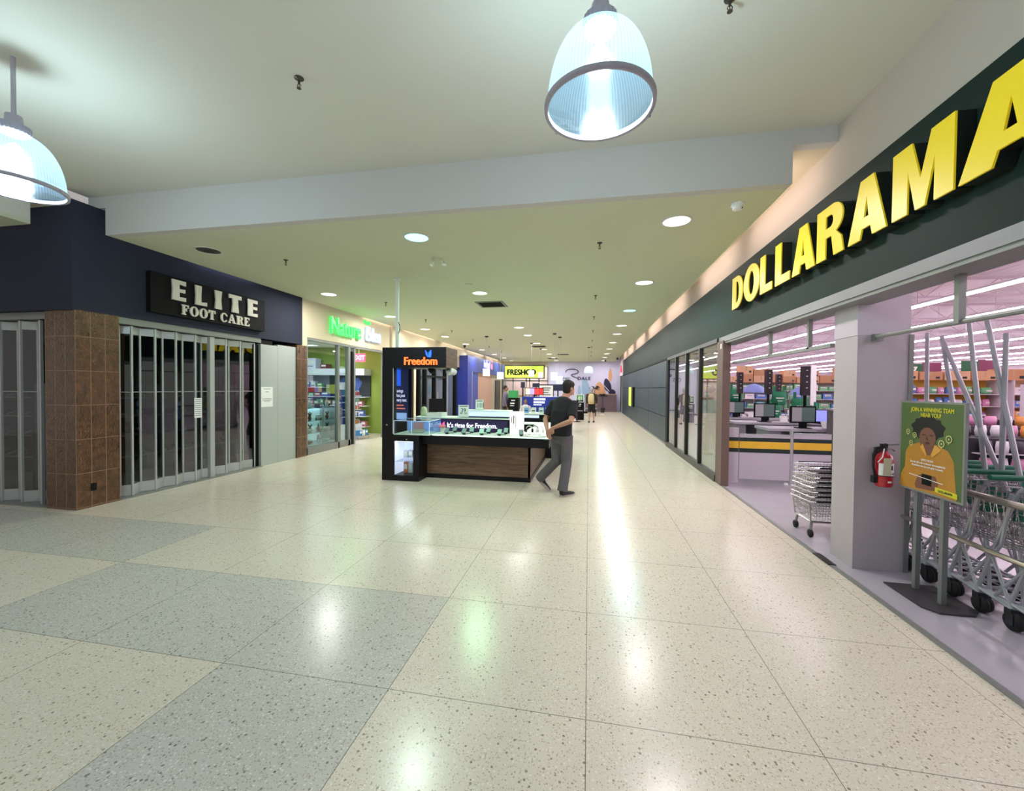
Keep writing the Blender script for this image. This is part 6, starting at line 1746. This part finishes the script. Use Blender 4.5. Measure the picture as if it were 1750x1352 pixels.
sub('shirt_picture', [[(.0, .0), (.02, .14), (.09, .24), (.10, .42), (.16, .5), (.34, .55), (.40, .49), (.56, .49), (.62, .55), (.80, .50), (.88, .40), (.92, .12), (.93, 0)]], m_shirt_p, 1)
sub('neck_picture', [[(.36, .53), (.42, .42), (.52, .42), (.60, .54), (.58, .62), (.38, .62)]], m_skin_p, 2)
hairp = [(.47 + (.265 + .018 * math.sin(9 * a)) * math.cos(a), .72 + (.135 + .012 * math.sin(11 * a)) * math.sin(a)) for a in [2 * PI * i / 60 for i in range(60)]]
sub('hair_picture', [hairp], m_hair_p, 3)
sub('face_picture', [ell(.475, .615, .135, .115, 28)], m_skin_p, 4)
sub('face_marks', [ell(.42, .645, .035, .008, 12), ell(.54, .645, .035, .008, 12), ell(.48, .555, .035, .014, 14), [(.465, .64), (.455, .59), (.49, .585)]], M('poster_dark_skin', (70, 42, 36), .6), 5)
sub('hand_picture', [[(.28, .06), (.33, .17), (.42, .2), (.62, .2), (.66, .12), (.62, .04), (.3, .02)]], m_skin_p, 3)
sub('phone_picture', [[(.40, .08), (.40, .2), (.56, .2), (.56, .08)]], m_blackmat, 4)
sub('collar_lines', [[(.40, .54), (.36, .5), (.46, .40), (.47, .43)], [(.60, .55), (.70, .50), (.56, .40), (.54, .43)]], M('poster_shirt_light', (216, 160, 66), .6), 5)
def ptext(s, x, y, size, mat, bold, lay=5):
    mobj('poster_words', text_mesh('poster_words', s, size, .0006, mat, '-x', (2.585 - .0007 * lay, YA - x * PW, Z0 + y * PH), 0.0, 'CENTER', sx=.8, heavy=size * .02), po)
ptext('JOIN A WINNING TEAM', .53, .905, .046, m_yt, .0); ptext('NEAR YOU!', .52, .845, .046, m_yt, .0)
ptext('APPLY NOW!', .48, .345, .024, m_paper, .0006); ptext('Scan the QR code to discover the complete list', .48, .31, .0215, m_paper, .0005); ptext('of positions near you and apply in seconds.', .48, .275, .0215, m_paper, .0005)
sub('underline', [[(.18, .165), (.74, .135), (.74, .142), (.18, .172)]], m_paper, 6)
for k, (x, y) in enumerate(((.14, .66), (.26, .63), (.2, .53), (.70, .57), (.81, .63))):
    s = .03 if k < 3 else .042
    sub('map_pin', [ell(x, y, s * 1.15, s, 16), ell(x, y, s * .85, s * .74, 16), [(x - .008, y - s * .95), (x + .008, y - s * .95), (x, y - s * 1.5)], ell(x, y, s * .3, s * .26, 10)], M('pin_line', (206, 200, 130), .5), 6)
sub('brand_patch', [[(.62, .035), (.95, .02), (.95, .075), (.62, .09)]], m_yt, 5); ptext('DOLLARAMA', .78, .042, .026, m_stg, .0008, 7)
t = thing('floor_mat_corner', 'dark mat corner on the store floor at the right frame edge', 'mat', (2.75, 2.2, 0)); MB().m(M('mat_dark', (70, 66, 70), .8)).box(2.44, 2.9, 1.6, 2.50, .001, .012).build('mat', t, world=True)
t.name = 'floor_mat'
# fire extinguisher on the column
ex = 2.535; ey = 4.155 - .085
t = thing('fire_extinguisher', 'red fire extinguisher with white label hanging on the grey column', 'fire extinguisher', (ex, ey, .775))
mb = MB().m(M('extinguisher_red', (190, 22, 36), .25, coat=.5)); mb.smooth = True; mb.lathe([(.055, 0), (.062, .015), (.062, .235), (.05, .275), (.022, .295), (.02, .31)], n=30); mb.build('cylinder', t)
mb = MB().m(m_paper); mb.smooth = True
def arc(r, z0, z1, a0, a1, mb):
    n = 14
    for i in range(n):
        a, b = a0 + (a1 - a0) * i / n, a0 + (a1 - a0) * (i + 1) / n
        mb.poly([(r * math.cos(a), r * math.sin(a), z0), (r * math.cos(b), r * math.sin(b), z0), (r * math.cos(b), r * math.sin(b), z1), (r * math.cos(a), r * math.sin(a), z1)])
arc(.0632, .10, .205, R(205), R(330), mb); mb.build('white_label', t)
mb = MB().m(m_ink); arc(.0638, .15, .19, R(280), R(300), mb); arc(.0638, .11, .125, R(262), R(285), mb); arc(.0638, .11, .125, R(295), R(315), mb); mb.build('label_marks', t)
mb = MB().m(m_blackmat); arc(.0634, .092, .100, R(180), R(360), mb); mb.build('strap', t)
mb = MB().m(m_paper); arc(.0636, .04, .056, R(262), R(290), mb); mb.build('small_emblem', t)
mb = MB().m(m_dkmetal); mb.tube([(0, 0, .30), (0, 0, .345)], .02, 12).box(-.03, .02, -.012, .012, .335, .37); mb.lathe([(.016, -.012), (.016, .0)], (-.005, -.014, .36), 14, 'y'); mb.build('valve', t)
MB().m(m_chrome).tube([(-.005, 0, .36), (.06, -.01, .365), (.105, -.02, .372)], .005, 6).tube([(.01, 0, .33), (.05, -.01, .325), (.07, -.01, .31)], .005, 6).build('lever', t)
MB().m(m_rubber).tube([(-.02, 0, .34), (-.06, 0, .335), (-.085, 0, .27), (-.08, 0, .16), (-.065, .0, .07)], .009, 8).box(-.09, -.055, -.02, .02, .03, .09).build('hose', t)
MB().m(M('tag_paper', (216, 210, 190), .8)).cbox((-.02, -.072, .18), (.058, .002, .15), .0, R(4)).build('inspection_tag', t)
MB().m(m_white).tube([(-.02, -.03, .33), (-.05, -.06, .26), (-.085, -.06, .215)], .0045, 5).build('tag_strap', t)
MB().m(m_dkmetal).box(-.03, .03, .06, .085, .15, .33).build('bracket', t)
# stacked wire hand baskets on a dolly
bx, by = 2.62, 5.12
t = thing('basket_dolly', 'chrome wheeled dolly under the stacked wire baskets', 'dolly', (bx, by, 0))
mb = MB().m(m_chrome); mb.tube([(-.22, -.17, .17), (.22, -.17, .17), (.22, .17, .17), (-.22, .17, .17)], .011, 6, closed=True); mb.tube([(-.22, -.17, .17), (-.24, -.18, .36)], .009, 6).tube([(-.22, .17, .17), (-.24, .18, .36)], .009, 6).tube([(.22, -.17, .17), (.24, -.18, .36)], .009, 6).tube([(-.24, -.18, .36), (-.24, .18, .36)], .009, 6)
for k in range(6): mb.tube([(-.18 + .07 * k, -.17, .17), (-.18 + .07 * k, .17, .17)], .004, 4)
mb.build('frame', t)
for sx in (-1, 1):
    for sy in (-1, 1):
        c = MB().m(m_alu_d).tube([(sx * .2, sy * .15, .17), (sx * .215, sy * .16, .06)], .014, 8).build('caster', t)
        mb = MB().m(m_rubber); mb.smooth = True; mb.lathe([(.01, -.014), (.04, -.014), (.043, 0), (.04, .014), (.01, .014)], (sx * .215, sy * .16, .043), 16, 'x'); mb.build('wheel', c)
def wbasket(z, lab, top):
    o = thing('wire_basket', lab, 'basket', (bx, by, z), R(6), 'stacked wire baskets')
    mb = MB().m(m_chrome); w, d, h = .26, .18, .21
    tp = [(-w, -d, h), (w, -d, h), (w, d, h), (-w, d, h)]; bt = [(-w * .82, -d * .8, 0), (w * .82, -d * .8, 0), (w * .82, d * .8, 0), (-w * .82, d * .8, 0)]
    mb.tube(tp, .006, 4, closed=True); mb.tube(bt, .005, 4, closed=True)
    for f in (.33, .66): mb.tube([tuple(Vector(tp[i]).lerp(Vector(bt[i]), f)) for i in range(4)], .003, 3, closed=True)
    for i, n in ((0, 15), (1, 10), (2, 15), (3, 10)):
        j = (i + 1) % 4
        for k in range(n):
            f = (k + .5) / n; mb.tube([tuple(Vector(tp[i]).lerp(Vector(tp[j]), f)), tuple(Vector(bt[i]).lerp(Vector(bt[j]), f))], .0022, 3, cap=False)
    for k in range(9): mb.tube([(-w * .8 + w * .2 * k, -d * .8, 0), (-w * .8 + w * .2 * k, d * .8, 0)], .0022, 3, cap=False)
    mb.build('wires', o)
    for s in (-1, 1): MB().m(m_blackmat).tube([(-.2 , s * (d + .012), h + .006), (.2, s * (d + .012), h + .006)], .011, 6).build('handle_grip', o)
    return o
w0 = wbasket(.185, 'stacked black gripped wire basket, lowest of the stack on the dolly', False)
for k in range(1, 8):
    dup(w0, (bx + .004 * k, by, .185 + .052 * k), R(6 + (k % 3) * 2 - 2), 'stacked black gripped wire basket, %s' % (f'{ORD[k]} from the bottom of the stack' if k < 7 else 'topmost of the stack on the dolly'))
# ================================================================== people
m_skin = M('skin', (190, 140, 116), .55, var=.04); m_tee = M('dark_navy_cotton', (26, 25, 32), .85, var=.15, vscale=14, bump=.4, bscale=60)
m_trou = M('grey_trousers', (92, 88, 92), .85, var=.12, vscale=10, bump=.4, bscale=80); m_hair = M('black_hair', (22, 18, 18), .7, var=.2, vscale=40, bump=.5, bscale=120)
def remesh(o, vox, smooth=4):
    r = o.modifiers.new('remesh', 'REMESH'); r.mode = 'VOXEL'; r.voxel_size = vox; r.use_smooth_shade = True
    if smooth:
        s = o.modifiers.new('smooth', 'SMOOTH'); s.iterations = smooth; s.factor = .5
def V(*a): return Vector(a)
HD = R(36)                       # heading, turned from +Y towards +X
fwd = V(math.sin(HD), math.cos(HD), 0); rgt = V(math.cos(HD), -math.sin(HD), 0)
base = V(-.385, 6.19, 0)
t = thing('person', 'person in black t-shirt and grey trousers walking away with hands clasped behind the back', 'person', tuple(base))
def L3(f, r, z): return V(0, 0, z) + fwd * f + rgt * r     # forward, right, up
def fromw(x, y, z): return V(x, y, z) - base
pel = L3(-.02, 0, .93); wst = L3(-.02, 0, 1.05); che = L3(.0, 0, 1.24); upc = L3(.035, 0, 1.38); nkb = L3(.06, 0, 1.46); nkt = L3(.10, .01, 1.525); hd = L3(.115, .025, 1.60)
shR = L3(.035, .20, 1.39); shL = L3(.035, -.20, 1.39)
elR = L3(-.13, .27, 1.13); wrR = L3(-.235, .03, 1.02)
elL = L3(-.10, -.25, 1.12); wrL = L3(-.225, -.10, .98)
hipR = L3(0, .085, .92); hipL = L3(-.01, -.085, .92)
# feet from the photo
rf = fromw(-.33, 6.10, 0); lf = fromw(-.60, 6.26, 0)
kneeR = (hipR + V(rf.x, rf.y, .10)) / 2 + fwd * .03; kneeR.z = .50
ankR = V(rf.x, rf.y, .085) - fwd * .05
kneeL = hipL + fwd * (-.02) + V(0, 0, -.42) + rgt * .01
ankL = fromw(-.735, 6.30, .19)
def arm(mb, a, b, c, k=1.0):
    mb.loft([(tuple(a + V(0, 0, -.02)), .046 * k, .044 * k), (tuple(a.lerp(b, .5)), .046 * k, .045 * k), (tuple(b), .038 * k, .038 * k)], 12); mb.ball(tuple(b), .039 * k)
    mb.loft([(tuple(b), .038 * k, .038 * k), (tuple(b.lerp(c, .35)), .039 * k, .037 * k), (tuple(c), .026 * k, .022 * k)], 12)
def hand(mb, w, d, side, up, curl=.5, s=1.0):
    """w wrist, d pointing direction, side across the palm toward the thumb."""
    d = d.normalized(); side = (side - d * side.dot(d)).normalized(); n = d.cross(side)
    if n.dot(up) < 0: n = -n
    mb.loft([(tuple(w - d * .01), .026 * s, .020 * s), (tuple(w + d * .04 * s), .038 * s, .016 * s), (tuple(w + d * .085 * s), .040 * s, .014 * s)], 12, side=tuple(side))
    for i, (o_, ln) in enumerate(((.030, .068), (.011, .078), (-.010, .072), (-.029, .056))):
        p0 = w + d * .08 * s + side * o_ * s; dd = (d + n * -curl * .6).normalized(); d2 = (d - n * curl * 1.6).normalized()
        p1 = p0 + dd * ln * .5 * s; p2 = p1 + d2 * ln * .5 * s
        mb.tube([tuple(p0), tuple(p1), tuple(p2)], [.0095 * s, .0088 * s, .0075 * s], 8); mb.ball(tuple(p2), .0075 * s, n=8, m=5)
    p0 = w + d * .025 * s + side * .03 * s; p1 = p0 + (side * .75 + d * .7).normalized() * .035 * s; p2 = p1 + (d - n * .4 * curl).normalized() * .032 * s
    mb.tube([tuple(p0), tuple(p1), tuple(p2)], [.013 * s, .011 * s, .0085 * s], 8); mb.ball(tuple(p2), .0085 * s, n=8, m=5)
mb = MB().m(m_skin)
# trunk, neck, head
mb.loft([(tuple(pel), .15, .11), (tuple(wst), .145, .11), (tuple(che), .16, .12), (tuple(upc), .165, .10), (tuple(nkb), .09, .07)], 20, side=tuple(rgt))
mb.loft([(tuple(upc), .07, .065), (tuple(nkb), .062, .062), (tuple(nkt), .056, .058), (tuple(hd - V(0, 0, .03)), .055, .06)], 16, side=tuple(rgt))
hr = Matrix.Rotation(-R(10), 3, 'Z')          # head turned right
hf = hr @ fwd; hs = hr @ rgt
rot = Matrix((hs, hf, V(0, 0, 1))).transposed()
mb.ball(tuple(hd + V(0, 0, .02)), .076, .095, .105, 22, 14, rot); mb.ball(tuple(hd + hf * .03 + V(0, 0, -.045)), .058, .068, .065, 18, 10, rot)
mb.ball(tuple(hd + hf * .098 + V(0, 0, -.012)), .014, .02, .022, 10, 7, rot); mb.ball(tuple(hd + hf * .094 + V(0, 0, -.052)), .024, .010, .008, 10, 7, rot); mb.ball(tuple(hd + hf * .085 + V(0, 0, -.085)), .022, .018, .018, 10, 7, rot)
for s in (-1, 1):
    mb.ball(tuple(hd + hs * s * .078 + hf * -.005 + V(0, 0, -.01)), .010, .020, .032, 10, 8, rot)
arm(mb, shR, elR, wrR); arm(mb, shL, elL, wrL)
hand(mb, wrR, (wrL - wrR) * .6 + V(0, 0, -.05) - fwd * .02, V(0, 0, -1), -fwd, .45); hand(mb, wrL, V(0, 0, -1) + rgt * .35 - fwd * .1, rgt, -fwd, .6)
mb.loft([(tuple(hipR), .075, .08), (tuple(kneeR), .05, .052), (tuple(ankR), .034, .036)], 12); mb.loft([(tuple(hipL), .075, .08), (tuple(kneeL), .05, .052), (tuple(ankL), .034, .036)], 12)
mb.ball(tuple(kneeR), .052); mb.ball(tuple(kneeL), .052)
mb.tube([tuple(ankR), tuple(ankR + fwd * .04 + V(0, 0, -.045)), tuple(ankR + fwd * .15 + V(0, 0, -.06))], [.034, .034, .022], 10)
fdL = (fromw(-.575, 6.235, .035) - ankL).normalized()
mb.tube([tuple(ankL), tuple(ankL + fdL * .03 + fwd * .03), tuple(ankL + fdL * .10 + fwd * .035)], [.032, .026, .016], 10)
body = mb.build('body', t); remesh(body, .0065, 3)
mb = MB().m(M('eye_white', (230, 228, 224), .3))
for s in (-1, 1): mb.ball(tuple(hd + hf * .083 + hs * s * .031 + V(0, 0, .012)), .0125)
mb.m(m_blackmat)
for s in (-1, 1): mb.ball(tuple(hd + hf * .091 + hs * s * .031 + V(0, 0, .012)), .0065)
mb.build('eyes', t)
# hair
mb = MB().m(m_hair)
mb.ball(tuple(hd + V(0, 0, .040) - hf * .010), .083, .098, .097, 22, 14, rot); mb.ball(tuple(hd - hf * .038 + V(0, 0, -.012)), .074, .066, .078, 18, 10, rot)
mb.ball(tuple(hd + V(0, 0, .06) + hf * .045), .066, .05, .058, 16, 9, rot)
for s in (-1, 1): mb.ball(tuple(hd + hs * s * .064 + V(0, 0, .012) + hf * .012), .016, .03, .04, 10, 8, rot)
h = mb.build('hair', t); remesh(h, .007, 3)
# t-shirt
mb = MB().m(m_tee)
hem = pel + V(0, 0, -.04)
mb.loft([(tuple(hem), .178, .138), (tuple(wst + V(0, 0, .0)), .178, .140), (tuple(che), .188, .142), (tuple(upc + V(0, 0, -.01)), .190, .120), (tuple(upc + V(0, 0, .045)), .165, .092), (tuple(upc.lerp(nkb, .8)), .10, .08), (tuple(nkb + V(0, 0, .005)), .070, .070)], 24, side=tuple(rgt))
for a, b in ((shR, elR), (shL, elL)):
    e = a.lerp(b, .78)
    mb.ball(tuple(a + V(0, 0, -.022)), .074, .072, .060)
    mb.loft([(tuple(a + V(0, 0, -.02)), .062, .060), (tuple(a.lerp(b, .4)), .070, .066), (tuple(e), .068, .062)], 14)
s_ = mb.build('t_shirt', t); remesh(s_, .009, 5)
# trousers
mb = MB().m(m_trou)
mb.loft([(tuple(pel + V(0, 0, .06)), .165, .125), (tuple(pel), .170, .132), (tuple(pel + V(0, 0, -.10)), .165, .125), (tuple(pel + V(0, 0, -.16)), .14, .10)], 22, side=tuple(rgt))
endR = V(ankR.x, ankR.y, .075) - fwd * .005; endL = kneeL.lerp(ankL, 1.02)
mb.loft([(tuple(hipR + V(0, 0, -.02)), .098, .105), (tuple(hipR.lerp(kneeR, .5)), .092, .098), (tuple(kneeR), .078, .080), (tuple(kneeR.lerp(endR, .5)), .076, .078), (tuple(kneeR.lerp(endR, .8)), .074, .078), (tuple(endR), .078, .084)], 16, side=tuple(rgt))
mb.loft([(tuple(hipL + V(0, 0, -.02)), .098, .105), (tuple(hipL.lerp(kneeL, .5)), .094, .1), (tuple(kneeL), .082, .084), (tuple(kneeL.lerp(endL, .5)), .074, .078), (tuple(endL), .070, .074)], 16, side=tuple(rgt))
mb.ball(tuple(kneeL), .084); mb.ball(tuple(kneeR), .079)
s_ = mb.build('trousers', t); remesh(s_, .010, 4)
# shoes
m_sho, m_sol = M('shoe_black_upper', (38, 34, 36), .6), M('shoe_sole_pale', (176, 170, 168), .6)
def boot(heel, d, up, nm):
    d = d.normalized(); sd = d.cross(up).normalized(); up = sd.cross(d).normalized()
    mb = MB().m(m_sho); mb.smooth = True
    mb.loft([(tuple(heel + d * .002 + up * .05), .036, .044), (tuple(heel + d * .05 + up * .06), .043, .052), (tuple(heel + d * .13 + up * .042), .044, .030), (tuple(heel + d * .21 + up * .032), .046, .022), (tuple(heel + d * .262 + up * .026), .028, .014)], 14, side=tuple(sd))
    o = mb.build('shoe', t, label=nm)
    mb = MB().m(m_sol); mb.loft([(tuple(heel - d * .012 + up * .011), .030, .011), (tuple(heel + d * .06 + up * .011), .040, .011), (tuple(heel + d * .18 + up * .011), .049, .011), (tuple(heel + d * .272 + up * .011), .026, .010)], 14, side=tuple(sd)); mb.build('sole', o)
boot(V(rf.x, rf.y, .0) - fwd * .09, fwd + rgt * .12, V(0, 0, 1), 'shoe flat on the floor')
toe = fromw(-.565, 6.235, .012); heelL = fromw(-.775, 6.33, .165)
boot(heelL, toe - heelL, V(0, 0, 1) + fwd * 1.2, 'shoe of the trailing foot with lifted heel')

def small_person(lab, x, y, hgt, rz, top, bottom, skin, hair, shorts=False, seated=False, extra=None, long_=True):
    t = thing('person', lab, 'person', (x, y, 0), rz)
    s = hgt / 1.72
    def q(f, r, z): return (r * s, f * s, z * s)
    mb = MB().m(M('skin_%d' % skin[0], skin, .6))
    mb.loft([(q(0, 0, .9), .14 * s, .10 * s), (q(0, 0, 1.2), .15 * s, .11 * s), (q(0, 0, 1.4), .15 * s, .09 * s), (q(0, 0, 1.48), .06 * s, .06 * s)], 14)
    mb.loft([(q(0, 0, 1.42), .055 * s, .055 * s), (q(0.01, 0, 1.55), .05 * s, .055 * s)], 10); mb.ball(q(.015, 0, 1.61), .075 * s, .092 * s, .115 * s); mb.ball(q(.11, 0, 1.59), .012 * s, .02 * s, .02 * s, 8, 5)
    for sg in (-1, 1):
        mb.ball(q(0, sg * .078, 1.6), .01 * s, .018 * s, .028 * s, 8, 5)
        mb.loft([(q(0, sg * .18, 1.39), .05 * s, .05 * s), (q(.0, sg * .235, 1.13), .04 * s, .04 * s), (q(.10, sg * .22, .90), .028 * s, .026 * s), (q(.12, sg * .21, .84), .036 * s, .016 * s)], 10)
        for k in range(4): mb.tube([q(.10 + .018 * k, sg * .21, .83), q(.11 + .018 * k, sg * .205, .76 + .006 * k)], .009 * s, 6)
        mb.tube([q(.15, sg * .20, .87), q(.175, sg * .195, .81)], .010 * s, 6)
        f = .10 * sg
        mb.loft([(q(0, sg * .085, .92), .08 * s, .085 * s), (q(f * .7, sg * .09, .5), .052 * s, .055 * s), (q(f, sg * .095, .09), .034 * s, .036 * s)], 10)
        mb.tube([q(f - .03, sg * .095, .06), q(f + .15, sg * .1, .035)], [.036 * s, .028 * s], 8)
    o = mb.build('body', t); remesh(o, .012, 2)
    mb = MB().m(M('hair_%d' % hair[0], hair, .8)); mb.ball(q(-.012, 0, 1.645), .082 * s, .098 * s, .10 * s); mb.build('hair', t)
    mb = MB().m(M('top_%d_%d' % (top[0], top[1]), top, .85))
    mb.loft([(q(0, 0, .88), .165 * s, .125 * s), (q(0, 0, 1.2), .172 * s, .13 * s), (q(0, 0, 1.4), .17 * s, .105 * s), (q(0, 0, 1.47), .075 * s, .07 * s)], 16)
    for sg in (-1, 1):
        mb.loft([(q(0, sg * .17, 1.40), .066 * s, .064 * s), (q(0, sg * .23, 1.18), .06 * s, .058 * s)] + ([(q(.02, sg * .24, 1.10), .05 * s, .05 * s), (q(.09, sg * .225, .93), .038 * s, .038 * s)] if long_ else []), 12)
    o = mb.build('top', t); remesh(o, .014, 2)
    mb = MB().m(M('bottom_%d_%d' % (bottom[0], bottom[1]), bottom, .85))
    mb.loft([(q(0, 0, .98), .16 * s, .12 * s), (q(0, 0, .85), .165 * s, .125 * s), (q(0, 0, .78), .15 * s, .11 * s)], 14)
    for sg in (-1, 1):
        f = .10 * sg
        mb.loft([(q(0, sg * .085, .88), .095 * s, .1 * s), (q(f * .7, sg * .09, .5), .085 * s, .09 * s)] + ([] if shorts else [(q(f, sg * .095, .1), .07 * s, .075 * s)]), 12)
    o = mb.build('shorts' if shorts else 'trousers', t); remesh(o, .014, 2)
    mb = MB().m(m_sho)
    for sg in (-1, 1):
        f = .10 * sg
        mb.loft([(q(f - .07, sg * .095, .045), .04 * s, .045 * s), (q(f + .05, sg * .1, .045), .045 * s, .04 * s), (q(f + .17, sg * .1, .03), .035 * s, .025 * s)], 10, side=(1, 0, 0))
    mb.build('shoes', t)
    if extra: extra(t, s)
    return t
def backpack(t, s):
    mb = MB().m(M('backpack_tan', (206, 186, 140), .8)); mb.smooth = True
    mb.loft([((0, -.17 * s, .92 * s), .13 * s, .05 * s), ((0, -.2 * s, 1.05 * s), .15 * s, .08 * s), ((0, -.19 * s, 1.3 * s), .14 * s, .07 * s), ((0, -.16 * s, 1.42 * s), .09 * s, .03 * s)], 14); mb.build('backpack', t)
f = P(1010, 712, 'y', 19.0)
fy = 19.6
q = P(1011, 690, 'y', fy)
small_person('distant person with a tan backpack and dark shorts walking down the corridor', q.x, fy, 1.66, R(-8), (60, 52, 40), (24, 24, 30), (196, 156, 130), (176, 176, 180), True, extra=backpack)
q = P(862, 700, 'y', 15.6)
small_person('distant person in a grey purple top standing left of the black service stand', q.x, 15.8, 1.68, R(-90), (112, 100, 120), (30, 28, 34), (150, 108, 90), (40, 30, 28))
q = P(1243, 720, 'y', 10.9)
small_person('person in a pale patterned top and dark blue trousers behind the first till', 2.95, 10.6, 1.66, R(-80), (180, 160, 160), (44, 44, 80), (190, 150, 130), (90, 70, 60))
q = P(897, 705, 'y', 13.6)
small_person('seated looking person in a white top behind the bright white counter', q.x, 13.7, 1.22, R(-170), (214, 206, 210), (50, 46, 56), (150, 104, 84), (44, 34, 32))
